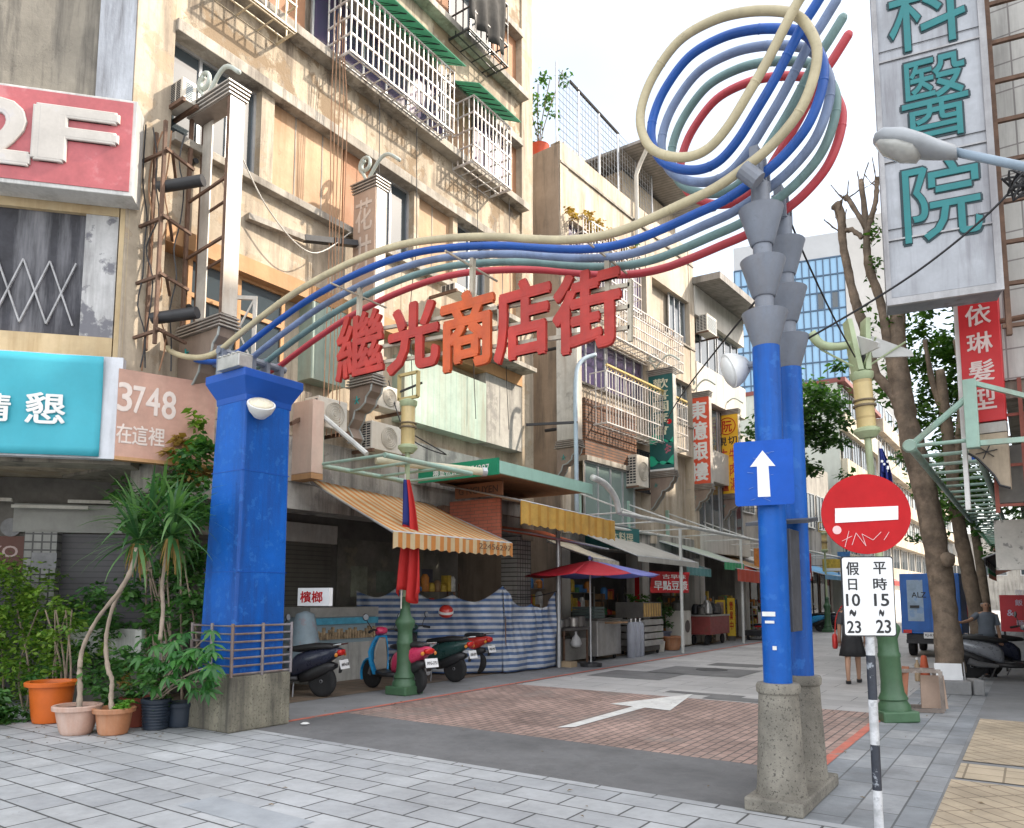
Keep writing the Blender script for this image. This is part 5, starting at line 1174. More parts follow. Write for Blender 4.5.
o_ = [(u0+.02,v0-.17),(u1,v0-.17),(u1,v0-.95),(u1-.12,v0-.9),(u0+.3,v0-.75),(u0+.12,v0-.5),(u0+.02,v0-.42)]
lf = MB().prism([Fr2.pt(a, b_, -.02) for a, b_ in o_], Fr2.N*-.16).build('leaf_bracket', M('leaf_beige', (.45,.36,.26), .6, .15, 2, streak=.4), rs)
MB().tube([Fr2.pt(a, b_, .0) for a, b_ in o_[2:]], .018, 6).build('edge_trim', Blk, lf)
em = MB()
for k in range(6):
    a = R(60*k+10); p = Fr2.pt(u1-.25, v0-.42, -.015); em.bar(p, p+Fr2.U*.13*math.cos(a)+Vector((0,0,.10*math.sin(a))), .03, .01)
em.build('emblem', Blk, lf)
MB().tube([Fr2.pt(u1, v1-.4, -.1), Fr2.pt(u1+.9, v1-.4, -.1)], .04, 8).build('wall_arm', Rust, rs)
sg2 = thing('panel_sign', (-.75, 15.2, 3.2), 'small white panel with blue marks behind the mint canopy rungs', 'sign')
Fq = Fr((0,15.6,0),(1,0)); a0, b1 = Fq.uv(967,440); a1, b0 = Fq.uv(990,462)
pnl = MB().bf(Fq, a0, a1, b0, b1, -.06, 0).build('panel', W_white, sg2); tx = MB(); text(tx, 'M', Fq, a0+.06, a0+.34, b0+.05, b0+.28, .004, .02, .003); tx.build('lettering', R_blue, pnl)
MB().bf(Fq, a1, a1+.9, b1-.06, b1, -.05, -.01).build('wall_arm', Rust, sg2)
# mint canopy ladder along the right pavement
rl_ = ladder('long mint canopy frame reaching along the right hand trees', -1.30, -.54, 11.75, 44, 3.72, .95, P_mint, r=.055)
MB().box(-.62,-.46,11.66,11.80,3.6,4.55).build('bracket_post', P_mint, rl_, bev=.01)
MB().tube([(-1.30,11.75,3.72),(-.56,11.72,4.32)], .045, 8).build('brace', P_mint, rl_)
MB().lathe([(.08,-.05),(.10,0),(.08,.05)], (-1.30,11.72,3.72), 12, (0,1,0)).build('joint', P_mint, rl_)
MB().bar((-.46,11.72,3.66),(1.2,11.9,3.66),.07).build('arm', P_mint, rl_); MB().bar((-.5,11.72,4.5),(.9,12.0,3.9),.06).build('brace', P_mint, rl_)
rc = thing('steel_rack', (.1,12.5,2.5), 'rusty red steel lattice beside the mint bracket post', 'rack')
rk = MB()
for z in (2.85,3.4,4.1): rk.bar((-.32,12.2,z),(.9,12.3,z),.04)
for x in (-.32,.02,.5): rk.bar((x,12.2,2.75),(x,12.2,4.6),.05)
rk.build('lattice', M('red_oxide', (.23,.06,.04), .7, .2, 4), rc)
pm = MB().box(-.30,.9,12.35,12.5,2.9,3.7); pm.build('dark_panel', B_in, rc)
pp = thing('signboard', (.2,13,2), 'pale boxed shop panel with dark scribbles under the rusty rack', 'panel')
MB().box(-.42,1.0,13.4,13.6,2.0,2.75).build('panel', M('dull_white_panel', (.5,.48,.44), .6, .2, 2, spot=.7, spcol=(.1,.1,.1), spscale=7), pp)
Aw_k = M('black_canvas', (.03,.03,.032), .7, .2, 3)
awning('black low shop awning on the right pavement behind the second tree', (.5,17.2,2.9), (.5,22,2.9), (-.75,22,2.3), (-.75,17.2,2.35), Aw_k, .12, M('chequered_valance', (.5,.5,.5), .7, .1, 3, stripe=((.05,.05,.05), 1, .25, .5)), teeth=False)
# ------------------------------------------------------------------ street lamp on its arm
sla = thing('street_lamp', (.3,7.9,5.2), 'grey cobra head street lamp on a thin arm in front of the hospital sign', 'street lamp')
FL = Fr((0,6.3,0),(1,0)); A = FL.pt(*FL.uv(874,142)); B_ = FL.pt(*FL.uv(957,152)); Cc = FL.pt(*FL.uv(1040,170))
d_ = (B_-A)
def ring(c, w_, h1, h2): 
    out = []
    for k in range(14):
        a = 2*math.pi*k/14; out.append(c+Vector((0,w_*math.cos(a), (h1 if math.sin(a) > 0 else h2)*math.sin(a))))
    return out
rings = [ring(A+d_*t, w_, h1, h2) for t, w_, h1, h2 in ((-.01,.02,.02,.02),(.03,.09,.06,.05),(.15,.15,.11,.05),(.4,.17,.13,.06),(.62,.15,.10,.07),(.8,.10,.07,.07),(1.0,.06,.05,.06))]
MB().loft(rings).build('housing', M('lamp_grey_housing', (.36,.38,.40), .4, .1, 4), sla, smooth=True)
gl_ = [ring(A+d_*t+Vector((0,0,-.03)), w_, .01, h2) for t, w_, h2 in ((.02,.05,.02),(.1,.12,.07),(.3,.15,.10),(.5,.13,.09),(.58,.06,.03))]
MB().loft(gl_).build('lens', M('lamp_glass_bowl', (.50,.50,.47), .15, .1, 8), sla, smooth=True)
MB().tube([B_-d_*.05, Cc], .032, 10).build('arm', M('arm_blue_grey', (.28,.36,.44), .4, .1, 4), sla, smooth=True)
q = Cc+Vector((.5,.0,-.03)); MB().tube([Cc, q+Vector((.4,0,-.05))], .034, 10).build('arm', MATS['arm_blue_grey'], sla)
MB().tube([q+Vector((.4,0,-7)), q+Vector((.4,0,.3))], .07, 12).build('pole', MATS['arm_blue_grey'], sla, smooth=True, angle=40)
# wires over the street
def wpx(pts): return [gy(px, py, Y) for px, py, Y in pts]
cable('wire', wpx([(1040,158,6.9),(990,212,6.85),(930,262,6.8),(870,302,6.78),(800,343,6.75)]), .010, Cable, 'black wire slung from the right past the hospital sign to the rear blue column')
cable('wire', wpx([(779,190,6.75),(800,245,7.6),(830,310,8.8),(855,357,10.6)]), .010, Cable, 'black wire running from the column cones down to the lamp post with frosted plates')
cable('wire', wpx([(755,434,6.1),(720,455,10),(690,473,14)]) if False else [(-1.7,6.0,4.05),(-4.2,10.5,4.6),(-6.6,15.5,5.4),(-9.3,21.8,6.7)], .010, Cable, 'thin black wire crossing from the floodlight to the green column sign')
cable('wire', [(-10.1,10.3,5.8),(-9.4,10.1,4.6),(-8.7,10.4,4.2),(-8.6,9.3,4.4)], .012, Cable, 'black wire looping from the air conditioners to the lamp post')
wn = thing('wire_tangle', (-.3,8.2,4.9), 'black tangle of wire at the end of the street lamp arm', 'wire')
random.seed(21); cpt = gy(1020,188,6.6)
for k in range(4): MB().tube(catmull([cpt+Vector((random.uniform(-.12,.2),random.uniform(-.1,.1),random.uniform(-.12,.15))) for i in range(7)], 4), .009, 5).build('wire', Cable, wn)
# ================================================================== trees
def leaf_mesh(mb, blobs, n, size, seed, flat=.5, holes=.0):
    rnd = random.Random(seed); tot = sum(b[3]*b[4]*b[5] for b in blobs)
    for (x, y, z, rx, ry, rz) in blobs:
        m = int(n*rx*ry*rz/tot)
        sub = [(rnd.gauss(0,.55), rnd.gauss(0,.55), rnd.gauss(0,.55)) for _ in range(max(5, m//60))]
        for i in range(m):
            s = sub[rnd.randrange(len(sub))]; k = .17
            p = Vector((x+rx*(s[0]+rnd.gauss(0,k)), y+ry*(s[1]+rnd.gauss(0,k)), z+rz*(s[2]+rnd.gauss(0,k))))
            a = rnd.random()*6.283; t = Vector((math.cos(a), math.sin(a), rnd.uniform(-.8,.4))).normalized()
            up = Vector((rnd.gauss(0,flat), rnd.gauss(0,flat), 1)).normalized(); sd_ = t.cross(up).normalized(); L_ = size*rnd.uniform(.6,1.3); w_ = L_*.27
            mb.add([p, p+t*L_*.5+sd_*w_-up*L_*.04, p+t*L_-up*L_*.14, p+t*L_*.5-sd_*w_-up*L_*.04], [(0,1,2,3)])
def leafmat(name, c1, c2, rough=.5, tr=.35):
    m, nt, b = nodes(name); L = nt.links
    g = N(nt, 'ShaderNodeNewGeometry'); c = mixc(nt, g.outputs['Random Per Island'], c1, c2)
    tcx = N(nt, 'ShaderNodeTexCoord'); c = mixc(nt, ramp(nt, noise(nt, tcx.outputs['Object'], 1.7, 3), .3, .7), mixc(nt, 1.0, c, (.7,.75,.7), 'MULTIPLY'), c)
    L.new(c, b.inputs['Base Color']); b.inputs['Roughness'].default_value = rough
    t = N(nt, 'ShaderNodeBsdfTranslucent'); L.new(mixc(nt, 1.0, c, (1.3,1.5,.6), 'MULTIPLY'), t.inputs[0])
    mx = N(nt, 'ShaderNodeMixShader'); mx.inputs[0].default_value = tr; L.new(b.outputs[0], mx.inputs[1]); L.new(t.outputs[0], mx.inputs[2]); L.new(mx.outputs[0], nt.nodes['Material Output'].inputs[0]); return m
Lf1 = leafmat('street_tree_leaves', (.045,.13,.02), (.12,.24,.04)); Lf2 = leafmat('dark_tree_leaves', (.03,.09,.025), (.09,.19,.045))
Lf3 = leafmat('hedge_leaves', (.06,.17,.02), (.24,.36,.05)); Lf4 = leafmat('deep_bush_leaves', (.03,.11,.03), (.11,.25,.06)); Lf5 = leafmat('glossy_palm_leaves', (.03,.13,.035), (.09,.26,.06), .35)
Lf6 = leafmat('blade_leaves', (.03,.11,.04), (.15,.28,.10), .4); Lfd = leafmat('dry_leaves', (.30,.17,.05), (.45,.28,.10), .8)
Bark = M('mottled_bark', (.27,.205,.15), .95, .4, 4, 1.0, 9, spot=.7, spcol=(.13,.10,.075), spscale=5, streak=.5, scol=(.12,.10,.08)); Bark2 = M('dark_bark', (.26,.20,.145), .95, .35, 3, .9, 10, spot=.6, spcol=(.11,.085,.065), spscale=5, streak=.5)
def limb(pxs, Y, radii, dy=0):
    pts = [gy(px, py, Y+dy*i/(len(pxs)-1)) for i, (px, py) in enumerate(pxs)]; c = catmull(pts, 6); n = len(c); m = len(radii)-1; rr = []
    rnd = random.Random(int(pxs[0][0]*7+pxs[0][1]))
    for i in range(n):
        k = i/(n-1)*m; j = min(int(k), m-1); rr.append((radii[j]+(radii[j+1]-radii[j])*(k-j))*rnd.uniform(.93,1.07))
    return c, rr
t1 = thing('pollarded_tree', (-1.2,15.6,0), 'lopped street tree with bare cut limbs rising beside the hospital sign', 'tree')
tb = MB()
Yt = 15.6
for pxs, rr in (([(951,672),(946,620),(938,560),(927,500),(914,450),(904,405),(899,360),(897,310),(892,250)],[.25,.21,.20,.20,.195,.18,.15,.13,.10]),
                ([(916,452),(906,425),(893,395),(872,371)],[.13,.11,.09,.08]),
                ([(876,378),(868,340),(858,310),(850,280),(843,244),(841,215),(836,205)],[.085,.085,.09,.08,.075,.085,.095]),
                ([(896,395),(889,345),(880,300),(868,262),(866,225),(861,180)],[.10,.09,.08,.078,.055,.05]),
                ([(843,232),(852,230),(862,238)],[.05,.045,.04]),([(866,235),(872,215),(876,199),(877,178)],[.06,.05,.045,.04]),([(866,228),(852,205),(846,196)],[.05,.045,.04])):
    c, r_ = limb(pxs, Yt, rr); tb.tube(c, r_, 12)
tb.lathe([(.02,-.12),(.12,-.05),(.14,0),(.10,.07),(.03,.11)], gy(945,560,Yt-.1)+Vector((.05,-.1,0)), 12, (.6,-.6,.2))
rnd = random.Random(91)
for px, py in ((836,205),(861,180),(877,178),(846,196),(892,250),(841,225),(866,240)):
    for k in range(3):
        p = gy(px, py+rnd.uniform(-2,14), Yt); d = Vector((rnd.gauss(0,.6), rnd.gauss(0,.4), rnd.uniform(.3,1))).normalized(); tb.tube(catmull([p, p+d*.18+Vector((0,0,.03)), p+d*.36+Vector((0,0,.12))], 3), [.016,.014,.012,.010,.008,.006,.004], 5)
for v in tb.v: v += Vector((rnd.gauss(0,.006), rnd.gauss(0,.006), rnd.gauss(0,.01)))
tb.build('trunk', Bark, t1, smooth=True)
lm = MB(); pp_ = [gy(px,py,Yt) for px,py in ((868,262),(872,230),(905,300),(880,330))]
leaf_mesh(lm, [(p.x,p.y,p.z,.28,.28,.4) for p in pp_], 260, .12, 3); lm.build('sprout_leaves', Lf1, t1)
t2 = thing('street_tree', (-1.3,22.5,0), 'leafy street tree leaning behind the lopped one over the right pavement', 'tree')
tb = MB(); Y2 = 22.5
for pxs, rr in (([(982,668),(977,620),(968,570),(958,520),(952,470),(946,420),(940,370)],[.21,.19,.18,.17,.16,.14,.11]),([(953,470),(960,430),(962,380),(955,340)],[.13,.11,.09,.06]),([(946,420),(932,380),(925,340)],[.1,.08,.05])):
    c, r_ = limb(pxs, Y2, rr); tb.tube(c, r_, 10)
for v in tb.v: v += Vector((rnd.gauss(0,.006), rnd.gauss(0,.006), rnd.gauss(0,.01)))
tb.build('trunk', Bark2, t2, smooth=True)
bl = []
for px, py, r_ in ((930,345,1.0),(948,330,1.1),(925,390,1.0),(948,385,1.1),(945,440,1.0),(928,440,.8),(962,420,.9),(955,480,.8),(968,355,1.0),(940,510,.6),(915,360,.8),(972,490,.7)):
    p = gy(px, py, Y2+random.uniform(-.5,2.0)); bl.append((p.x,p.y,p.z,r_,r_,r_*.9))
lm = MB(); leaf_mesh(lm, bl, 5200, .22, 8); lm.build('crown', Lf1, t2)
t4 = thing('street_tree', (-1.6,37,0), 'farther green street tree seen past the two leaning trunks', 'tree')
c = catmull([Vector(p) for p in ((-1.6,37,0),(-1.7,37,2.5),(-1.9,37.2,5),(-2.0,37.2,7))], 5); MB().tube(c, [.22-.007*i for i in range(len(c))], 9).build('trunk', Bark2, t4, smooth=True)
lm = MB(); leaf_mesh(lm, [(-1.9,37,6,1.8,1.8,1.6),(-1.2,37.5,4.6,1.4,1.4,1.2),(-2.4,36.8,7.3,1.4,1.4,1.3)], 2600, .30, 18); lm.build('crown', Lf2, t4)
t3 = thing('street_tree', (-7.7,30,0), 'dense dark green tree behind the rear blue column', 'tree')
pb = gy(800, 470, 30); c = catmull([Vector(p) for p in ((pb.x-.2,30,0),(pb.x-.1,30,3),(pb.x-.2,30,6),(pb.x,30,8.5))], 5); MB().tube(c, [.2-.006*i for i in range(len(c))], 9).build('trunk', Bark2, t3, smooth=True)
bl = []
for px, py, r_ in ((798,400,1.2),(812,395,1.0),(822,415,1.0),(808,430,1.2),(826,440,.8),(800,455,1.0),(815,462,.8),(795,380,.9),(832,405,.5),(780,420,1.3)):
    p = gy(px, py, 30+random.uniform(-.6,.9)); bl.append((p.x,p.y,p.z,r_,r_,r_*.8))
lm = MB(); leaf_mesh(lm, bl, 4200, .26, 12); lm.build('crown', Lf2, t3)
# plants on the cream roof edge and in the dry cage
rp_ = thing('potted_plant', FB.pt(-.1,14.3,-1.2), 'thin leafy plant in a red pot on the roof edge of the cream block', 'plant')
pp0 = FB.pt(.45,14.42,-1.0); MB().lathe([(.2,0),(.27,.36),(.29,.4),(.26,.41)], pp0, 16).build('pot', M('red_plastic', (.6,.09,.04), .4, .1, 4), rp_, smooth=True, angle=40)
st_ = MB()
for k in range(4): st_.tube(catmull([pp0+Vector((0,0,.35)), pp0+Vector((.1*k-.2,.05*k,1.2)), pp0+Vector((.25*k-.3,.3*k-.3,2.1+.3*k))], 4), .015, 5)
st_.build('stem', Bark2, rp_); lm = MB(); leaf_mesh(lm, [(pp0.x,pp0.y,pp0.z+1.2,.4,.45,.8),(pp0.x+.25,pp0.y+.5,pp0.z+2.6,.5,.7,.6),(pp0.x-.2,pp0.y-.2,pp0.z+1.9,.3,.4,.5)], 420, .15, 5); lm.build('foliage', Lf2, rp_)
dv = thing('dry_creeper', FB.pt(2,12.2,.4), 'dry creeper with a few green shoots on top of the white cage by the alley', 'plant')
lm = MB(); bl = [tuple(FB.pt(u, 12.2, .35))+(.25,.4,.2) for u in (.2,.8,1.5,2.2,3.0)]; leaf_mesh(lm, bl, 700, .12, 9, 1.0); lm.build('foliage', Lfd, dv)
lm = MB(); leaf_mesh(lm, [tuple(FB.pt(3.2, 12.3, .4))+(.2,.3,.3)], 90, .12, 2); lm.build('green_shoot', Lf1, dv)
# ================================================================== planting by the tower
Terra = M('terracotta', (.42,.17,.075), .8, .18, 4, .1, 40, streak=.4, scol=(.5,.35,.25)); PinkT = M('chalky_pink_clay', (.50,.31,.235), .8, .15, 4, .1, 40, streak=.5, scol=(.6,.5,.45))
OrP = M('orange_plastic', (.62,.13,.015), .45, .1, 3); DkRed = M('dark_red_clay', (.27,.06,.035), .7, .15, 4); Navy = M('navy_plastic', (.022,.032,.05), .4, .15, 4); Soil = M('soil', (.05,.035,.025), .95, .3, 9, .4, 40)
def pot(name, c, r0, r1, h, m, label, rim=.03, ribs=0, group='pots by the tower'):
    t = thing(name, c, label, 'plant pot', group); pr = [(r0*.9,0),(r0,.01)]
    if ribs:
        for k in range(ribs):
            z = .02+(h-.05)*k/ribs; rr = r0+(r1-r0)*k/ribs; pr += [(rr,z),(rr+.008,z+.01),(rr+.008,z+(h-.05)/ribs-.01),(rr,z+(h-.05)/ribs)]
    else:
        for k in range(1, 7): a = k/7; pr.append((r0+(r1-r0)*a**.75, h*a*.9))
    pr += [(r1,h-.06),(r1+rim,h-.055),(r1+rim+.005,h-.01),(r1+rim-.008,h),(r1-.01,h-.002),(r1-.02,h-.06)]
    MB().lathe(pr, c, 28).build('vessel', m, t, smooth=True, angle=32)
    MB().lathe([(r1-.016,h-.09),(r1-.03,h-.045),(.02,h-.03)], c, 20).build('soil', Soil, t); return t
p0 = gz(50,722); p1 = gz(76,734); p2 = gz(113,734); p3 = gz(135,726); p4 = gz(155,729); p5 = gz(180,726)
pot('plant_pot', p0, .20, .26, .52, OrP, 'tall orange plastic pot under the hedge, leftmost of the row', .05)
pot('plant_pot', p1, .16, .235, .34, PinkT, 'chalky pink clay pot holding the two long bare stems')
pot('plant_pot', p2, .155, .20, .31, Terra, 'terracotta pot with short bright green tufts')
pot('plant_pot', p3, .15, .17, .36, DkRed, 'dark red clay pot wedged between terracotta and ribbed navy pots')
pot('plant_pot', p4, .14, .16, .37, Navy, 'ribbed navy plastic pot with the umbrella plant', .012, 9)
pot('plant_pot', p5, .16, .18, .30, Navy, 'plain black pot touching the tower pedestal', .012)
def rosette(mb, c, n, L_, w_, seed, droop=.9, dirv=(0,0,1)):
    rnd = random.Random(seed); c = Vector(c)
    for i in range(n):
        a = rnd.random()*6.283; e = rnd.uniform(-.7,1.35); l = L_*rnd.uniform(.7,1.15); h = Vector((math.cos(a), math.sin(a), 0)); sd_ = Vector((-math.sin(a), math.cos(a), 0))
        vs = []; p = c.copy(); el = e
        for k in range(6):
            t = k/5; ww = w_*(.6+1.2*t if t < .35 else 1.02*(1-t)/.65+.02)
            vs += [p-sd_*ww*.5, p+sd_*ww*.5]; p = p+(h*math.cos(el)+Vector((0,0,math.sin(el))))*l/5; el -= droop*(.1+.22*t)
        mb.add(vs, [(2*k,2*k+1,2*k+3,2*k+2) for k in range(5)])
def gpt(px, py, Y): return gy(px, py, Y)
Stem = M('pale_grey_stem', (.34,.27,.21), .85, .2, 6, .3, 40)
yc = thing('dracaena', p1+Vector((0,0,.3)), 'tall dragon tree with crooked bare stems and drooping blade leaves left of the blue tower', 'plant')
stp = [[(79,716),(80,690),(80,665),(84,645),(98,618),(120,590),(133,566),(136,548)],[(112,714),(111,698),(112,680),(108,668),(106,640),(112,610),(124,585),(134,566)],[(160,640),(163,610),(162,585),(166,560),(170,540)]]
for pxs, Y, rr in ((stp[0],4.42,[.042,.040,.036,.032,.028,.030,.04,.03]),(stp[1],4.62,[.04,.036,.032,.038,.03,.028,.03,.028]),(stp[2],4.95,[.03,.03,.028,.03,.03])):
    c, r_ = limb(pxs, Y, rr, .25); MB().tube(c, [q_*.78*(1+.12*math.sin(i*2.1)) for i, q_ in enumerate(r_)], 9).build('stem', Stem, yc, smooth=True)
lm = MB(); hd1 = gpt(138,540,4.75); hd2 = gpt(172,535,5.0); hd3 = gpt(150,515,4.9)
rosette(lm, hd1, 52, .76, .052, 1); rosette(lm, gpt(137,520,4.8), 32, .72, .05, 7, .75); rosette(lm, hd2, 46, .76, .052, 2); rosette(lm, gpt(175,512,5.0), 30, .70, .05, 8, .75); rosette(lm, hd3, 20, .66, .05, 3, .6); rosette(lm, gpt(163,500,5.1), 20, .6, .045, 4, .6)
lm.build('crown', Lf6, yc)
dl = MB(); rnd = random.Random(6)
for hd_ in (hd1, hd2):
    for k in range(26):
        a = rnd.random()*6.283; p = hd_+Vector((.07*math.cos(a),.07*math.sin(a),-.05)); q_ = p+Vector((.06*math.cos(a),.06*math.sin(a),-rnd.uniform(.2,.45))); s_ = Vector((-math.sin(a),math.cos(a),0))*.014; dl.add([p-s_,p+s_,q_+s_*.3,q_-s_*.3],[(0,1,2,3)])
dl.build('dead_leaves', Lfd, yc)
# umbrella plant
sc2 = thing('umbrella_plant', p4+Vector((0,0,.3)), 'umbrella plant with glossy finger leaves in the ribbed navy pot', 'plant')
sm = MB(); lm = MB(); rnd = random.Random(15)
for k in range(44):
    px = rnd.uniform(136,215); py = rnd.uniform(630,690)
    if px < 150 and py > 678: continue
    Yk = 5.05+rnd.uniform(-.15,.22); c = gpt(px, py, Yk); b0_ = p4+Vector((rnd.uniform(-.05,.05), rnd.uniform(-.05,.05), .33))
    if k % 3 == 0: sm.tube(catmull([b0_, b0_.lerp(c,.5)+Vector((0,0,.08)), c], 4), .007, 5)
    nl = rnd.randrange(7,9); tilt = Vector((rnd.gauss(0,.3), rnd.gauss(0,.3)-.35, 1)).normalized(); X_ = tilt.cross(Vector((0,1,0))).normalized(); Y_ = tilt.cross(X_)
    for j in range(nl):
        a = 6.283*j/nl+rnd.random()*.3; d1 = (X_*math.cos(a)+Y_*math.sin(a)-tilt*.35).normalized(); L_ = rnd.uniform(.12,.19); sd_ = d1.cross(tilt).normalized()*L_*.17
        lm.add([c, c+d1*L_*.3+sd_*.8, c+d1*L_*.65+sd_-tilt*.01, c+d1*L_-tilt*.05, c+d1*L_*.65-sd_-tilt*.01, c+d1*L_*.3-sd_*.8], [(0,1,2,3,4,5)])
sm.build('stem', Stem, sc2); lm.build('foliage', Lf5, sc2)
tuft = thing('potted_herb', p2+Vector((0,0,.28)), 'short bright green tuft growing in the terracotta pot', 'plant')
lm = MB(); leaf_mesh(lm, [(p2.x,p2.y,p2.z+.33,.17,.17,.06)], 420, .05, 31); lm.build('foliage', leafmat('fresh_green', (.10,.27,.03), (.2,.42,.05)), tuft)
hb = thing('rubbery_shrub', p2+Vector((-.2,.4,0)), 'low broad leaved shrub behind the pink and terracotta pots', 'shrub')
lm = MB(); leaf_mesh(lm, [(p2.x-.25,p2.y+.35,.65,.35,.3,.35),(p2.x+.15,p2.y+.45,.55,.3,.3,.3),(p1.x,p1.y+.25,.5,.2,.2,.15)], 900, .10, 33); lm.build('foliage', Lf4, hb)
cr = thing('dry_potted_shrub', p3, 'half dry shrub with brown leaves in the dark red pot', 'plant')
lm = MB(); leaf_mesh(lm, [(p3.x,p3.y,.52,.2,.2,.14)], 160, .07, 35); lm.build('foliage', Lfd, cr)
# climbing bushes behind the dragon tree
cb_ = thing('climbing_bush', gz(185,715)+Vector((-.5,.6,0)), 'tall climbing bush growing up between the arcade and the blue tower', 'shrub')
bl = []
for px, py, r_ in ((150,520,.5),(175,500,.5),(195,480,.40),(198,520,.4),(180,545,.5),(195,570,.45),(165,575,.5),(190,610,.45),(200,455,.3),(180,465,.35),(200,640,.35),(165,610,.45)):
    p = gpt(px, py, 6.0+random.uniform(-.25,.3)); bl.append((p.x,p.y,p.z,r_,r_,r_))
lm = MB(); leaf_mesh(lm, bl, 5200, .12, 41); lm.build('foliage', Lf4, cb_)
tp = MB(); rnd = random.Random(8)
for k in range(9):
    px = rnd.uniform(150,200); c = catmull([gpt(px,715,6.0), gpt(px+rnd.uniform(-10,10),640,6.0), gpt(px+rnd.uniform(-15,15),560,6.0), gpt(px+rnd.uniform(-15,18),470,6.0)], 5); tp.tube(c, [.02-.0008*i for i in range(len(c))], 6)
tp.build('stem', Bark2, cb_)
bright = MB(); p = gpt(201,445,5.9); q_ = gpt(197,425,5.9); leaf_mesh(bright, [(p.x,p.y,p.z,.2,.2,.2),(q_.x,q_.y,q_.z,.12,.12,.2)], 200, .15, 44); bright.build('young_leaves', Lf3, cb_)
dr = MB(); bl = []
for px, py in ((185,450),(192,470),(175,462)): p = gpt(px,py,5.9); bl.append((p.x,p.y,p.z,.3,.3,.18))
leaf_mesh(dr, bl, 420, .14, 46); dr.build('dead_leaves', Lfd, cb_)
hg = thing('hedge_bush', gz(20,725), 'bushy yellow green hedge filling the left edge behind the orange pot', 'shrub')
bl = []
for px, py, r_ in ((-20,600,.6),(10,590,.42),(30,600,.42),(15,640,.55),(45,620,.4),(60,640,.35),(-10,680,.6),(30,675,.4),(70,655,.25),(10,710,.35),(-20,720,.4),(58,600,.25)):
    p = gpt(px, py, 4.75+random.uniform(-.15,.35)); bl.append((p.x,p.y,p.z,r_,r_,r_))
lm = MB(); leaf_mesh(lm, bl, 8500, .085, 51); lm.build('foliage', Lf3, hg)
tp = MB()
for k in range(12):
    px = rnd.uniform(-20,70); c = catmull([gpt(px,722,4.9), gpt(px+rnd.uniform(-8,8),670,4.9), gpt(px+rnd.uniform(-15,15),610,4.9)], 5); tp.tube(c, [.018-.0008*i for i in range(len(c))], 6)
tp.build('stem', Bark2, hg)
gb = thing('ground_ivy', gz(5,725), 'dark low leafy clump at the foot of the hedge at the left edge', 'plant')
lm = MB(); a_ = gz(8,722); b2 = gz(-15,725); leaf_mesh(lm, [(a_.x,a_.y,.16,.35,.3,.22),(b2.x,b2.y,.2,.4,.3,.25)], 1400, .10, 53); lm.build('foliage', Lf4, gb)
bd_ = thing('green_bush', gz(90,690)+Vector((-.6,.5,0)), 'bluish green bush beside the grey shutter behind the white board', 'shrub')
bl = []
for px, py, r_ in ((68,600,.35),(85,605,.35),(90,640,.4),(110,650,.4),(120,670,.35),(80,670,.35)): p = gpt(px,py,5.5+random.uniform(-.1,.2)); bl.append((p.x,p.y,p.z,r_,r_,r_))
lm = MB(); leaf_mesh(lm, bl, 2000, .10, 55); lm.build('foliage', Lf4, bd_)
Fw = Fr((0,7.0,0),(1,.1)); wbt = thing('white_planter', gz(105,700), 'long white planter board standing behind the dragon tree stems', 'planter')
a0, b1 = Fw.uv(66,627); a1, b0 = Fw.uv(140,662); MB().bf(Fw, a0, a1, b0, b1, -.4, 0).build('board', M('white_planter_board', (.6,.6,.57), .6, .12, 3, streak=.5), wbt, bev=.008)
MB().bf(Fw, a0+.05, a1-.05, 0, b0-.001, -.38, -.03).build('stand', B_in, wbt)
lm = MB(); leaf_mesh(lm, [tuple(Fw.pt((a0+a1)/2-.4, b1+.08, -.2))+(.5,.15,.12), tuple(Fw.pt((a0+a1)/2+.4, b1+.05, -.2))+(.4,.15,.12)], 330, .09, 57); lm.build('foliage', Lf4, wbt)
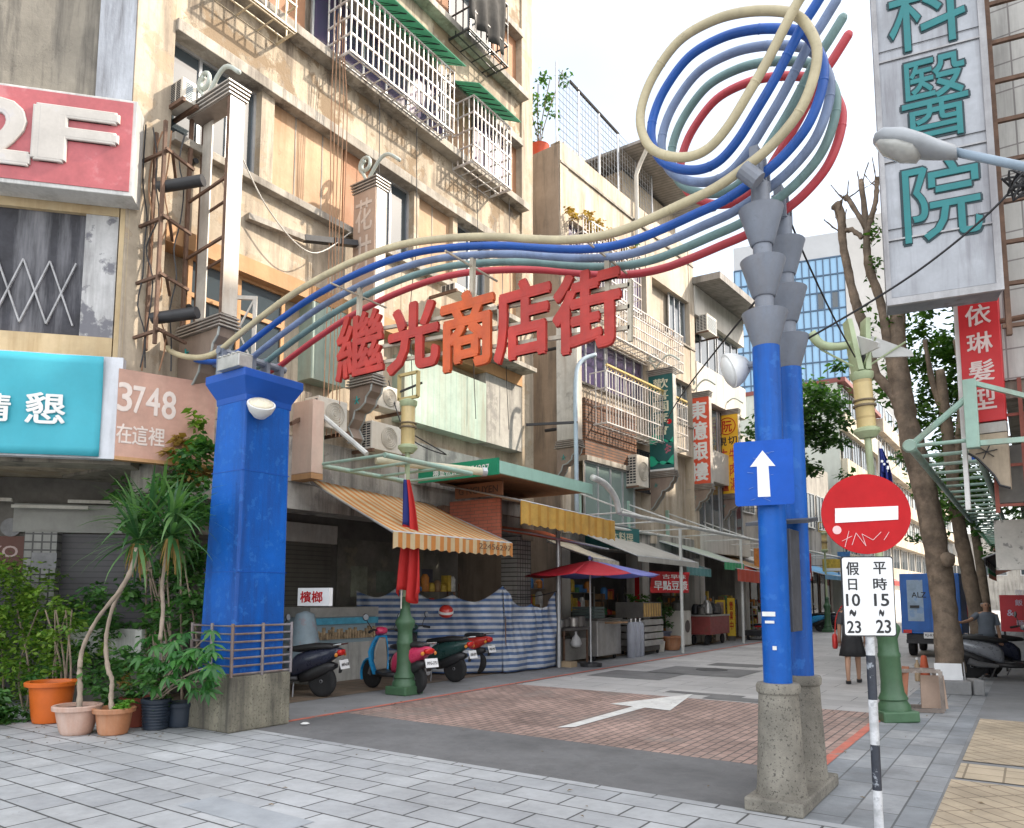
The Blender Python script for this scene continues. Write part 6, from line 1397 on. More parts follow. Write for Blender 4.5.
# ================================================================== scooters
Rub = M('tyre_rubber', (.018,.018,.019), .8, .2, 6); Rim = M('wheel_alloy', (.28,.28,.29), .4, .1, 5, metal=.6); Plas = M('black_plastic', (.022,.022,.024), .45, .15, 6); Seat = M('seat_vinyl', (.02,.02,.021), .5, .15, 6, .05, 60)
Tail = M('tail_lamp_red', (.55,.02,.015), .25, .05, 5); Chr = M('chrome', (.6,.6,.6), .2, .05, 5, metal=1); MirG = glass('mirror_glass', (.3,.33,.36), .05)
def sring(x, z, hw, hh, n=14, e=.75):
    out = []
    for k in range(n):
        a = 2*math.pi*k/n; c, s = math.cos(a), math.sin(a); out.append(Vector((x, hw*abs(c)**e*(1 if c > 0 else -1), z+hh*abs(s)**e*(1 if s > 0 else -1))))
    return out
def scooter(loc, rz, label, paint, paint2=None, panel=None, box=False, plate='MKX-3827'):
    t = thing('scooter', loc, label, 'scooter', 'parked scooters', rz); ORG[t.name] = Vector((0,0,0)); p2_ = paint2 or paint
    for x in (-.62, .62):
        w_ = MB().lathe([(.15,-.045),(.20,-.05),(.235,-.042),(.25,-.018),(.25,.018),(.235,.042),(.20,.05),(.15,.045)], (x,0,.25), 26, (0,1,0)).build('wheel', Rub, t, smooth=True, angle=50)
        rm_ = MB().lathe([(.155,-.03),(.14,-.02),(.05,-.035),(.02,-.05),(.02,.05),(.05,.035),(.14,.02),(.155,.03)], (x,0,.25), 20, (0,1,0)).build('rim', Rim, w_, smooth=True, angle=40)
    MB().loft([sring(-.98,.74,.05,.03),sring(-.90,.72,.10,.07),sring(-.70,.66,.155,.13),sring(-.40,.58,.175,.17),sring(-.18,.50,.17,.18),sring(-.08,.44,.13,.15)]).build('rear_body', paint, t, smooth=True)
    MB().loft([sring(-.86,.50,.07,.04),sring(-.7,.47,.10,.11),sring(-.45,.36,.13,.11),sring(-.25,.30,.12,.08)]).build('engine_cover', Plas, t, smooth=True)
    MB().loft([sring(-.86,.80,.09,.02),sring(-.80,.81,.135,.045),sring(-.50,.80,.15,.06),sring(-.2,.76,.14,.06),sring(-.02,.75,.10,.04),sring(.03,.74,.04,.02)]).build('seat', Seat, t, smooth=True)
    MB().loft([sring(-.22,.29,.16,.045,e=.5),sring(.1,.27,.17,.04,e=.5),sring(.32,.29,.15,.05,e=.5)]).build('floorboard', Plas, t, smooth=True)
    sh_ = []
    for x, z, hw in ((.36,.26,.15),(.42,.45,.19),(.44,.65,.20),(.40,.82,.15),(.36,.92,.10)):
        r_ = []
        for k in range(9): y = hw*(k/4-1); r_.append(Vector((x+.07*(1-(y/hw)**2)+.035, y, z)))
        for k in range(8,-1,-1): y = hw*(k/4-1); r_.append(Vector((x+.06*(1-(y/hw)**2)-.03, y*.96, z)))
        sh_.append(r_)
    MB().loft(sh_).build('front_shield', p2_, t, smooth=True, angle=50)
    il = MB().loft([sring(.34,.34,.11,.02,8),sring(.375,.5,.15,.06,8),sring(.37,.7,.14,.1,8),sring(.34,.86,.08,.04,8)]); il.build('leg_shield', panel or Plas, t, smooth=True)
    fd = [];
    for k in range(9):
        a = R(-20+k*22); fd.append([Vector((.62+.285*math.cos(a), y, .25+.285*math.sin(a)+dz)) for y, dz in ((-.06,-.03),(-.06,0),(-.03,.012),(.03,.012),(.06,0),(.06,-.03),(.0,-.02))])
    MB().loft(fd).build('front_fender', p2_, t, smooth=True, angle=50)
    fk = MB(); [fk.tube([(.62,s*.07,.25),(.46,s*.06,.62)], .022, 8) for s in (-1,1)]; fk.build('fork', Rim, t)
    hd_ = MB().loft([sring(.44,.99,.06,.05),sring(.40,1.0,.11,.08),sring(.33,1.01,.11,.06),sring(.28,1.0,.06,.03)]).build('headlamp_cowl', paint, t, smooth=True)
    MB().lathe([(.07,0),(.065,.02),(.03,.03)], (.44,0,.99), 14, (1,0,-.1)).build('headlight', W_lens, hd_, smooth=True)
    hb_ = MB().tube(catmull([Vector(p) for p in ((.26,-.34,1.0),(.32,-.2,1.03),(.36,0,1.0),(.32,.2,1.03),(.26,.34,1.0))], 4), .016, 8).build('handlebar', Plas, t)
    for s in (-1,1):
        MB().tube([(.22,s*.36,.995),(.30,s*.24,1.02)], .024, 8).build('grip', Rub, hb_)
        MB().tube(catmull([Vector(p) for p in ((.31,s*.22,1.03),(.33,s*.30,1.14),(.32,s*.36,1.22))], 3), .008, 5).build('mirror_stalk', Plas, hb_)
        m_ = MB().lathe([(.03,-.02),(.062,-.005),(.065,.005),(.05,.012)], (.32,s*.37,1.25), 14, (-1,0,.1)).build('mirror', Plas, t, smooth=True); MB().lathe([(.054,.006),(.054,.0135)], (.32,s*.37,1.25), 14, (-1,0,.1)).build('mirror_glass', MirG, m_)
        MB().lathe([(.02,0),(.035,.012),(.02,.03)], (-.93,s*.13,.68), 10, (-1,s*.3,0)).build('turn_signal', M('amber_lens', (.6,.22,.03), .3, .05, 5) if 'amber_lens' not in MATS else MATS['amber_lens'], t)
    MB().loft([sring(-1.0,.74,.04,.02),sring(-.985,.72,.085,.045),sring(-.94,.71,.11,.055)]).build('tail_lamp', Tail, t, smooth=True)
    MB().loft([sring(-.98,.60,.05,.01),sring(-.95,.45,.06,.015),sring(-.94,.40,.05,.012)]).build('rear_mudguard', Plas, t)
    Fp = Fr((-1.0,0,0),(0,-1)); 
    pl = MB().hexa([(-1.00,.13,.60),(-1.00,-.13,.60),(-.99,-.13,.60),(-.99,.13,.60),(-1.04,.13,.46),(-1.04,-.13,.46),(-1.03,-.13,.46),(-1.03,.13,.46)]).build('number_plate', R_white, t)
    tx = MB(); text(tx, plate, Fr((-1.022,0,0),(0,-1)), -.105,.105,.505,.555,.012,.01,.003); tx.build('lettering', R_black, pl)
    MB().tube([(-.2,-.15,.27),(-.55,-.17,.30),(-.7,-.17,.36)], [.03,.06,.065], 12).build('exhaust', Rim, t, smooth=True, angle=50)
    MB().tube([(-.88,-.12,.83),(-1.0,-.10,.85),(-1.0,.10,.85),(-.88,.12,.83)], .013, 6).build('grab_rail', Chr, t)
    MB().tube([(-.15,.1,.24),(-.22,.22,.01)], .012, 6).build('side_stand', Rim, t)
    if box:
        MB().loft([sring(-.98,.98,.15,.12,e=.5),sring(-.93,.98,.20,.15,e=.5),sring(-.68,.98,.20,.15,e=.5),sring(-.62,.98,.16,.12,e=.5)]).build('top_box', Plas, t, smooth=True, angle=50)
    return t
S_navy = M('scooter_navy', (.025,.03,.055), .3, .08, 5, coat=.4); S_pink = M('scooter_pink', (.62,.04,.12), .3, .05, 5, coat=.5); S_sky = M('scooter_sky_blue', (.03,.35,.72), .3, .05, 5, coat=.5)
S_dgr = M('scooter_dark_green', (.02,.06,.055), .3, .08, 5, coat=.4); S_rd = M('scooter_red', (.55,.04,.03), .3, .05, 5, coat=.5); S_sil = M('scooter_silver_grey', (.34,.36,.40), .3, .08, 5, metal=.4, coat=.4); S_beig = M('scooter_grey_panel', (.30,.28,.25), .55, .1, 5)
def face_out(rear, hd_): 
    a = math.atan2(hd_[1], hd_[0]); c, s = math.cos(a), math.sin(a); return (rear[0]+.62*c, rear[1]+.62*s, 0), a
q1 = gz(322,697); l, a = face_out(q1, (-.93,-.28)); scooter(l, a, 'dark navy scooter beside the tower railing, tail towards the street', S_navy, plate='NKP-6138')
q2 = gz(416,694); l, a = face_out(q2, (-.74,.12)); scooter(l, a, 'pink scooter with sky blue shield behind the left lamp post', S_pink, S_sky, S_beig, plate='MYG-2751')
q3 = gz(455,682); l, a = face_out(q3, (-.95,-.1)); scooter(l, a, 'dark green scooter between the pink one and the red one', S_dgr, plate='830-KPD')
q4 = gz(476,674); l, a = face_out(q4, (-.95,-.05)); scooter(l, a, 'red tailed scooter nearest the striped tarpaulin', S_rd, plate='MQR-9052')
q5 = gz(972,679); l, a = face_out(q5, (.80,.28)); scooter(l, a, 'silver grey scooter parked across the right pavement', S_sil, plate='516-HTL')
l2 = Vector(l)+Vector((.25,.85,0)); scooter(l2, a+.05, 'black scooter tucked behind the silver grey one', S_navy, plate='LTB-407')
for i, (x, y, m, lb) in enumerate(((-8.7,36.5,S_sky,'far blue scooter beyond the twin columns'),(-8.4,37.6,S_navy,'far dark scooter beyond the twin columns'),(-8.9,38.6,S_sil,'far grey scooter under the blue awning'))): scooter((x,y,0), math.pi*.98, lb, m, plate='88-88'[:0] or 'AB-12'[:0] or 'K')
hm = thing('helmet', (-9.9,11.3,1.2), 'red helmet hung on the mirror of the dark green scooter', 'helmet'); hp = gx(446,612,-9.75)
MB().lathe([(.10,-.10),(.14,-.06),(.15,0),(.13,.08),(.08,.125),(.02,.14)], hp, 18, (.2,-.2,1)).build('shell', S_rd, hm, smooth=True); MB().lathe([(.152,-.02),(.152,.03)], hp, 18, (.2,-.2,1)).build('band', W_white, hm)
# betel nut counter behind the first scooter
bt = thing('display_counter', (-11.2,9.4,0), 'glass display counter with white sign in red characters beside the grey shutter', 'counter')
MB().box(-11.9,-10.9,9.2,10.9,0,.72).build('cabinet', M('cabinet_white', (.5,.5,.47), .5, .15, 3, streak=.5), bt, bev=.01)
MB().box(-11.88,-10.92,9.22,10.88,.722,1.22).build('glass_case', glass('case_glass', (.28,.36,.40), .1), bt); MB().box(-11.92,-10.88,9.18,10.92,1.222,1.40).build('case_top', M('case_top_steel', (.45,.45,.42), .35, .15, 4, metal=.4), bt)
random.seed(9); gd = MB()
for k in range(22): y = 9.28+k*.072; gd.box(-10.91,-10.87,y,y+.05,.80,.92+random.random()*.12)
gd.build('goods', M('packed_goods', (.45,.33,.2), .6, .5, 9), bt)
MB().box(-10.915,-10.86,9.2,10.9,1.08,1.2).build('trim_band', M('blue_band', (.08,.35,.5), .5, .2, 6), bt)
Fbt = Fr((0,9.1,0),(1,.2)); a0, b1 = Fbt.uv(298,588); a1, b0 = Fbt.uv(329,606); sb_ = MB().bf(Fbt, a0, a1, b0, b1, -.08, 0).build('sign', R_white, bt)
tx = MB(); text(tx, '檳榔', Fbt, a0+.05, a1-.12, b0+.05, b1-.05, .005, .02, .004); tx.build('lettering', R_red, sb_)
bag = MB().lathe([(.02,1.25),(.16,1.2),(.24,.8),(.33,.45),(.35,.2),(.3,.1)], gx(303,640,-10.6)*Vector((1,1,0)) if False else (-10.5,8.75,.1), 14).build('plastic_cover', M('milky_blue_plastic', (.36,.46,.52), .4, .12, 5, transl=.3, spot=.3, spcol=(.5,.2,.2), spscale=7), smooth=True); tag(bag, 'milky blue plastic cover propped beside the betel counter', 'plastic cover')
# ================================================================== food stalls along the left
St = M('stainless_steel', (.48,.47,.45), .35, .15, 4, metal=.6, streak=.4, scol=(.25,.2,.15)); StD = M('dark_cart_steel', (.13,.12,.11), .5, .2, 4, metal=.3); Wd = M('worn_timber', (.33,.2,.11), .75, .2, 4); CylM = M('gas_cylinder_grey', (.36,.38,.44), .45, .12, 4, streak=.3)
cart = thing('food_cart', (-9.1,17.1,0), 'stainless steel food cart with stacked trays by the red and lavender umbrella', 'food cart')
MB().box(-9.75,-8.95,16.6,17.9,.12,1.0).build('body', St, cart, bev=.01); MB().box(-9.78,-8.92,16.57,17.93,1.002,1.05).build('counter_top', StD, cart)
for k in range(4): MB().box(-9.7,-9.05,16.65,17.2,1.055+.075*k,1.12+.075*k).build('tray', M('tray_dark_green', (.09,.12,.11), .5, .15, 4) if 'tray_dark_green' not in MATS else MATS['tray_dark_green'], cart, bev=.008)
for x, y in ((-9.6,16.7),(-9.1,16.7),(-9.6,17.8),(-9.1,17.8)): MB().lathe([(.06,-.02),(.06,.02)], (x,y,.06), 12, (1,0,0)).build('caster', Rub, cart)
MB().box(-8.95,-8.70,17.0,17.8,.92,.96).build('shelf_board', Wd, cart)
for k in range(3):
    c = (-8.78,18.15+.27*k,0); g = thing('gas_cylinder', c, ('slim grey gas cylinder next to the food cart','middle slim grey gas cylinder of three','slim grey gas cylinder next to the shelf cart')[k], 'gas cylinder', 'gas cylinders')
    MB().lathe([(.10,0),(.115,.03),(.115,.82),(.09,.90),(.04,.93)], c, 18).build('tank', CylM, g, smooth=True, angle=40); MB().lathe([(.03,.93),(.03,.99),(.05,1.0),(.05,1.02)], c, 10).build('valve', Chr, g)
c2 = thing('shelf_cart', (-9.0,19.6,0), 'silver slatted shelf cart with bamboo steamers behind the gas cylinders', 'food cart')
for k in range(4): MB().box(-9.6,-8.75,18.95,20.2,.25+.19*k,.40+.19*k).build('drawer', St, c2, bev=.008)
MB().box(-9.62,-8.8,18.93,20.22,1.02,1.45).build('rack', StD, c2); sl_ = MB()
for k in range(7): sl_.box(-8.80,-8.78,19.0+.17*k,19.1+.17*k,1.05,1.42)
sl_.build('bamboo_slat', M('bamboo', (.48,.30,.10), .6, .2, 5), c2)
lm = MB(); leaf_mesh(lm, [(-9.2,19.6,1.55,.3,.5,.1)], 160, .12, 61); lm.build('greens', Lf1, c2)
for x, y in ((-9.5,19.1),(-8.9,19.1),(-8.9,20.1)): MB().lathe([(.06,-.02),(.06,.02)], (x,y,.06), 12, (1,0,0)).build('caster', Rub, c2); 
MB().box(-9.55,-8.85,19.0,20.15,.1,.245).build('chassis', StD, c2)
tbn = thing('work_table', (-9.3,15.6,0), 'dark stall table with a clutter of pots under the umbrella', 'table')
MB().box(-9.8,-9.0,15.1,16.3,.80,.86).build('table_top', StD, tbn)
for x, y in ((-9.75,15.15),(-9.05,15.15),(-9.75,16.25),(-9.05,16.25)): MB().box(x-.02,x+.02,y-.02,y+.02,0,.80).build('leg', Rust, tbn)
MB().box(-9.7,-9.05,15.2,16.2,.1,.6).build('crate', B_in, tbn)
for k in range(6): MB().lathe([(.10,0),(.12,.02),(.12,.1+.03*k),(.10,.12+.03*k)], (-9.65+.1*k,15.25+.17*k,.862), 12).build('pan', StD if k % 2 else St, tbn, smooth=True, angle=40)
bgp = MB().lathe([(.03,.36),(.02,.30),(.10,.2),(.14,.08),(.10,0),(.02,-.01)], (-8.93,15.5,.42), 14).build('plastic_bag', M('white_plastic_bag', (.6,.6,.6), .35, .1, 5, transl=.3), smooth=True); tag(bgp, 'white plastic bag hanging from the dark stall table', 'bag')
rb_ = thing('cloth_banner', (-8.6,20.6,1.9), 'red cloth banner with white lettering under the grey awning', 'banner')
Fb3 = Fr((-8.62,19.6,0),(.25,.97)); a0, b1 = Fb3.uv(650,571); a1, b0 = Fb3.uv(689,593)
wav(MB(), Fb3, a0, a1, b0, b1, 0, .02).build('cloth', M('banner_red', (.62,.04,.045), .7, .08, 3, transl=.2), rb_, smooth=True, solid=.005)
tx = MB(); text(tx, '早點豆漿', Fb3, a0+.12, a1-.12, b0+.08, b0+.34, .045, .016, .003); text(tx, '古早味', Fb3, a0+.5, a1-.2, b0+.4, b1-.08, .045, .012, .003); tx.build('lettering', W_white, rb_)
pt_ = gz(672,650); pot('plant_pot', pt_, .22, .3, .42, Terra, 'wide terracotta pot standing out on the street by the white pillar', .04, group='pots along the stalls')
pt2 = Vector((-9.4,21.6,.0)); bk_ = pot('bucket', pt2, .2, .26, .55, M('blue_grey_plastic', (.14,.15,.2), .5, .12, 4), 'blue grey bucket with a leafy shrub beside the terracotta pot', .03, group='pots along the stalls')
bush = thing('potted_shrub', pt2+Vector((0,0,.5)), 'leafy shrub with red flowers in the blue grey bucket', 'plant'); lm = MB(); leaf_mesh(lm, [(pt2.x,pt2.y,1.0,.4,.4,.4),(pt2.x+.1,pt2.y-.3,1.35,.25,.25,.3)], 420, .12, 63); lm.build('foliage', Lf2, bush)
b6 = thing('potted_shrub', (-9.2,20.6,.0), 'low green plant in a small white pot beside the shelf cart', 'plant'); MB().lathe([(.13,0),(.17,.3),(.15,.3)], (-9.1,20.7,0), 14).build('pot', C_wh, b6); lm = MB(); leaf_mesh(lm, [(-9.1,20.7,.5,.3,.3,.25)], 260, .12, 65); lm.build('foliage', Lf1, b6)
wp = thing('pillar', (-9.9,21.2,0), 'white arcade pillar with red couplet strip behind the terracotta pot', 'pillar'); MB().box(-10.1,-9.75,21.0,21.5,0,3.0).build('shaft', B_white, wp); MB().box(-10.0,-9.85,20.985,20.998,.5,2.4).build('couplet', R_red, wp)
wm_ = thing('water_boiler', (-9.3,23.2,0), 'pale square water boiler behind the bucket shrub', 'boiler'); MB().box(-9.8,-9.2,22.8,23.5,.05,1.15).build('body', C_wh, wm_, bev=.02); MB().lathe([(.2,0),(.2,.01)], (-9.195,23.15,.65), 18, (1,0,0)).build('dial', StD, wm_); MB().lathe([(.18,1.15),(.2,1.4),(.05,1.5)], (-9.5,23.1,0), 14).build('pot', StD, wm_, smooth=True, angle=40)
ca3 = thing('food_cart', (-9.0,24.8,0), 'dark red food cart heaped with pans under the pale green awning', 'food cart'); MB().box(-9.6,-8.75,24.0,25.9,.35,.95).build('body', M('cart_dark_red', (.25,.05,.045), .5, .2, 3, spot=.4), ca3, bev=.01); MB().box(-9.62,-8.73,23.98,25.92,.952,1.0).build('counter_top', St, ca3)
random.seed(14)
for k in range(14): MB().lathe([(.10,0),(.14,.03),(.14,.12+random.random()*.25),(.08,.16+random.random()*.25)], (random.uniform(-9.5,-8.85),random.uniform(24.1,25.8),1.0+.2*(k%2)*random.random()), 12).build('pan', (StD,St,Blk)[k%3], ca3, smooth=True, angle=40)
for x, y in ((-9.4,24.2),(-8.95,24.2),(-9.4,25.7),(-8.95,25.7)): MB().lathe([(.16,-.03),(.16,.03)], (x,y,.17), 14, (1,0,0)).build('wheel', Rub, ca3)
Ye = M('yellow_board', (.75,.50,.03), .5, .08, 3)
ys = thing('standing_sign', (-8.9,27,0), 'tall yellow standing sign at the end of the food carts', 'sign'); FY = Fr((-9.05,27.2,0),(.83,.55)); a0, b1 = FY.uv(727,598); a1, b0 = FY.uv(736,636); yb = MB().bf(FY, a0, a1, b0, b1, -.05, 0).build('board', Ye, ys); tx = MB(); column_text(tx, '營業中', FY, a0+.08, a1-.08, b0+.2, b1-.1, .004, .016); tx.build('lettering', R_red, yb); MB().bf(FY, a0+.02, a1-.02, 0, b0-.001, -.05, -.01).build('foot', StD, ys)
yb2 = thing('menu_board', (-9.2,26.4,0), 'yellow menu board with food pictures beside the tall yellow sign', 'sign'); a0, b1 = FY.uv(715,600); a1, b0 = FY.uv(726,632); m_ = MB().bf(FY, a0, a1, b0+.15, b1, -.06, -.01).build('board', Ye, yb2); MB().bf(FY, a0+.06, a1-.06, b0+.55, b1-.08, -.009, -.005).build('picture', M('food_picture', (.35,.22,.15), .5, .5, 6), m_); MB().bf(FY, a0, a1, 0, b0+.149, -.06, -.02).build('foot', C_wh, yb2)
dly = thing('trolley', (-8.5,28.4,0), 'low black trolley with a red and white chair past the yellow sign', 'trolley'); MB().box(-8.9,-8.0,28.0,29.0,.16,.36).build('bed', Blk, dly, bev=.02)
for x, y in ((-8.8,28.1),(-8.1,28.1),(-8.1,28.9)): MB().lathe([(.09,-.03),(.09,.03)], (x,y,.09), 12, (1,0,0)).build('wheel', Rub, dly)
chm = thing('chair', (-8.7,29.8,0), 'small red and white chair behind the black trolley', 'chair'); MB().box(-8.95,-8.45,29.5,29.9,.42,.47).build('seat', R_red, chm); MB().box(-8.95,-8.45,29.9,29.94,.55,1.0).build('backrest', R_white, chm)
for x, y in ((-8.92,29.53),(-8.48,29.53),(-8.92,29.9),(-8.48,29.9)): MB().box(x-.015,x+.015,y-.015,y+.015,0,.42).build('leg', Chr, chm)
lp3 = lamp_post(-7.7,36.2,'distant green lamp post beside the far scooters',0,False)
# ================================================================== right hand clutter
fr_t = thing('sign_stand', (-1.25,11.9,0), 'weathered folding sign stand with empty frames leaning by the right lamp post', 'sign stand')
FK = Fr((-1.25,11.95,0),(math.cos(R(22)),math.sin(R(22)))); Fr_m = M('weathered_brown_frame', (.22,.18,.155), .7, .25, 6, spot=.5, spcol=(.36,.33,.3), spscale=12)
a0, b1 = FK.uv(900,671); a1, b0 = FK.uv(944,712)
def framepart(F, a0, a1, b0, b1, n, w_, lean, par, nm, m, panel=None):
    q = lambda u, v: F.pt(u, v, n-lean*(v-b0)); f = MB()
    for p_, q_ in (((a0,b0),(a0,b1)),((a1,b0),(a1,b1)),((a0,b0),(a1,b0)),((a0,b1),(a1,b1))): f.bar(q(*p_), q(*q_), w_)
    o = f.build(nm, m, par)
    if panel: MB().slab(q(a0,b0),q(a1,b0),q(a1,b1),q(a0,b1),.008).build('panel', panel, o)
framepart(FK, a0, a1, .03, b1, 0, .05, .12, fr_t, 'front_frame', Fr_m); framepart(FK, a0, a1, .03, b1, -.45, .045, -.25, fr_t, 'rear_frame', Fr_m)
MB().slab(FK.pt(a0+.28,.05,-.1),FK.pt(a0+.62,.05,-.1),FK.pt(a0+.6,.5,-.16),FK.pt(a0+.3,.5,-.16),.02).build('loose_board', M('loose_brown_board', (.36,.26,.2), .8, .15, 3), fr_t)
bx_ = MB().bar(FK.pt(a0-.02,.02,.1), FK.pt(a0+.1,.62,-.1), .09, .03).build('stacked_board', M('rust_orange_board', (.33,.13,.07), .7, .2, 4), fr_t)
wpn = thing('leaning_board', (-1.1,14.6,0), 'plain white panel leaning against the lopped tree', 'panel'); FW = Fr((-1.2,15.0,0),(.97,.24)); a0, b1 = FW.uv(934,663); a1, b0 = FW.uv(963,688); MB().slab(FW.pt(a0,0,.12),FW.pt(a1,0,.12),FW.pt(a1,b1,-.02),FW.pt(a0,b1,-.02),.03).build('sheet', R_white, wpn)
MB().slab(FW.pt(a1+.04,0,.1),FW.pt(a1+.1,0,-.3),FW.pt(a1+.1,b1,-.35),FW.pt(a1+.04,b1,.0),.02).build('folded_leaf', M('grey_leaf', (.3,.3,.3), .6, .2, 3), wpn)
Cblk = M('grey_concrete_block', (.27,.27,.27), .85, .15, 4, .2, 40)
k1 = thing('concrete_block', (-1.0,14.3,0), 'long grey concrete block in front of the white panel', 'concrete block'); k2 = thing('concrete_block', (-.7,14.5,0), 'short grey concrete block beside the silver grey scooter wheel', 'concrete block')
FX = Fr((-1.1,14.35,0),(.93,.36)); a0, _ = FX.uv(946,690); a1, _ = FX.uv(972,690); a2, _ = FX.uv(985,690)
MB().bf(FX, a0, a1, 0, .22, -.2, 0).build('block', Cblk, k1, bev=.015); MB().bf(FX, a1+.03, a2, 0, .25, -.35, .02).build('block', Cblk, k2, bev=.02)
cn = thing('traffic_cone', gz(925,677), 'short worn orange cone top standing behind the sign stand', 'traffic cone'); pc = gz(925,680); MB().lathe([(.15,0),(.15,.03),(.10,.05),(.05,.45),(.03,.47)], pc, 16).build('cone', M('cone_orange', (.6,.12,.05), .6, .15, 5), cn, smooth=True, angle=40); MB().lathe([(.082,.2),(.066,.3)], pc, 16).build('band', R_white, cn)
jr = thing('bottle', gz(921,680), 'tan bottle standing beside the orange cone', 'bottle'); pj = gz(918,681); MB().lathe([(.05,0),(.05,.3),(.02,.36),(.02,.42)], pj, 12).build('glass', M('tan_bottle', (.45,.32,.2), .4, .1, 5), jr, smooth=True, angle=40); MB().lathe([(.024,.40),(.024,.44)], pj, 10).build('cap', W_white, jr)
# red menu board
mb_ = thing('menu_board', (-.35,19,0), 'red menu board with white and blue writing standing behind the scooters', 'sign'); FM = Fr((-.6,19.5,0),(.9,-.1)); a0, b1 = FM.uv(999,595); a1, b0 = FM.uv(1024,632); a1 += .25; m_ = MB().bf(FM, a0, a1, b0, b1, -.05, 0).build('board', M('menu_red', (.55,.03,.045), .5, .08, 3), mb_)
tx = MB(); 
for k, s_ in enumerate(('咖啡 60','飯 80','&','麵 90')): text(tx, s_, FM, a0+.1, a0+.1+.17*len(s_), b0+.12+.22*(3-k), b0+.25+.22*(3-k), .004, .012, .003, keep=True)
tx.build('lettering', M('pale_blue_white', (.6,.6,.75), .5, .1, 5), m_)
for u in (a0+.06, a1-.06): MB().bf(FM, u-.02, u+.02, 0, b0-.001, -.04, -.01).build('leg', Blk, mb_)
# ------------------------------------------------------------------ blue box truck
tr = thing('box_truck', (-2.3,24,0), 'small blue box truck with pale worn rear doors parked at the right kerb', 'truck')
X0, X1, Yk = -2.95, -1.55, 22.7; T_b = M('truck_blue', (.02,.14,.50), .45, .12, 2, streak=.3, scol=(.05,.08,.2)); T_p = M('worn_pale_blue', (.36,.48,.62), .55, .2, 3, spot=.5, spcol=(.10,.24,.52), spscale=3)
MB().box(X0,X1,Yk,Yk+2.2,.62,2.22).build('box_body', T_b, tr, bev=.02)
FT = Fr((0,Yk,0),(1,0))
for a, b_ in ((X0+.05,(X0+X1)/2-.01),((X0+X1)/2+.01,X1-.05)):
    dd = MB().bf(FT, a, b_, .70, 2.16, .004, .02).build('rear_door', T_b, tr); MB().bf(FT, a+.12, b_-.14, .95, 2.05, .0205, .026).build('worn_patch', T_p, dd)
    MB().bf(FT, (a+b_)/2-.14, (a+b_)/2+.08, 1.30, 1.37, .03, .06).build('handle', Blk, dd)
tx = MB(); text(tx, 'ALZ', FT, X0+.28, X0+.62, 1.58, 1.72, .028, .012, .003); tx.build('lettering', R_black, tr)
MB().box(X0+.1,X1-.1,Yk+.05,Yk+3.3,.42,.6).build('chassis', Blk, tr)
cabm = MB().loft([[Vector((x,Yk+2.25,z)) for x, z in ((X0+.05,.5),(X1-.05,.5),(X1-.08,1.75),(X0+.08,1.75))],[Vector((x,Yk+3.0,z)) for x, z in ((X0+.05,.5),(X1-.05,.5),(X1-.08,1.75),(X0+.08,1.75))],[Vector((x,Yk+3.5,z)) for x, z in ((X0+.08,.5),(X1-.08,.5),(X1-.1,1.0),(X0+.1,1.0))]]); cabm.build('cab', T_b, tr, bev=.03)
for x in (X0+.18, X1-.18):
    for y in (Yk+.6, Yk+2.9): w_ = MB().lathe([(.16,-.08),(.24,-.09),(.27,-.06),(.27,.06),(.24,.09),(.16,.08)], (x,y,.27), 22, (1,0,0)).build('wheel', Rub, tr, smooth=True, angle=40); MB().lathe([(.16,-.05),(.05,-.07),(.05,.07),(.16,.05)], (x,y,.27), 16, (1,0,0)).build('rim', Rim, w_)
pl = MB().bf(FT, (X0+X1)/2-.18, (X0+X1)/2+.18, .50, .66, .02, .03).build('number_plate', R_white, tr); tx = MB(); text(tx, 'KJ-8352', FT, (X0+X1)/2-.15, (X0+X1)/2+.15, .54, .62, .031, .01, .003); tx.build('lettering', R_black, pl)
for x in (X0+.14, X1-.14): MB().bf(FT, x-.1, x+.1, .63, .72, .021, .04).build('tail_lamp', Tail, tr)
for x, s in ((X0-.12,-1),(X1+.12,1)): MB().box(x-.06,x+.06,Yk+3.0,Yk+3.05,1.2,1.45).build('mirror', Blk, tr)
MB().box(X0+.1,X1-.1,Yk-.03,Yk+.04,.36,.46).build('bumper', Blk, tr)
# ------------------------------------------------------------------ clutter of the shops
random.seed(77)
GC = [M('goods_'+n, c, .55, .3, 6) for n, c in (('red',(.5,.06,.05)),('yellow',(.62,.42,.06)),('white',(.6,.6,.57)),('blue',(.06,.2,.45)),('brown',(.3,.18,.09)),('green',(.1,.3,.12)),('orange',(.6,.22,.04)),('grey',(.3,.3,.3)))]
GN = ['red','yellow','white','blue','brown','green','orange','grey']
def shelf(x, y, w, h, label, d=.35, lv=4):
    t = thing('goods_shelf', (x, y+w/2, 0), label, 'shelf', 'shop shelves under the arcade'); f = MB()
    for yy in (y, y+w):
        for xx in (x-d, x): f.bar((xx,yy,0),(xx,yy,h),.03)
    for k in range(lv): z = .12+(h-.3)*k/(lv-1); f.box(x-d,x,y,y+w,z-.012,z)
    f.build('rack', St if random.random() < .5 else Rust, t)
    for k in range(lv):
        z = .121+(h-.3)*k/(lv-1); yy = y+.03
        while yy < y+w-.12:
            ww = random.uniform(.10,.28); hh = random.uniform(.10,.9*(h-.3)/(lv-1)); 
            if random.random() < .5: MB().box(x-d+.05,x-.02-random.random()*.08,yy,min(yy+ww,y+w-.02),z,z+hh).build('carton', random.choice(GC), t, bev=.006)
            else: r_ = min(ww*.45,.11); MB().lathe([(r_*.9,0),(r_,.02),(r_,hh*.8),(r_*.5,hh)], (x-.14,yy+r_,z), 12).build('jar', random.choice(GC), t, smooth=True, angle=40)
            yy += ww+.02
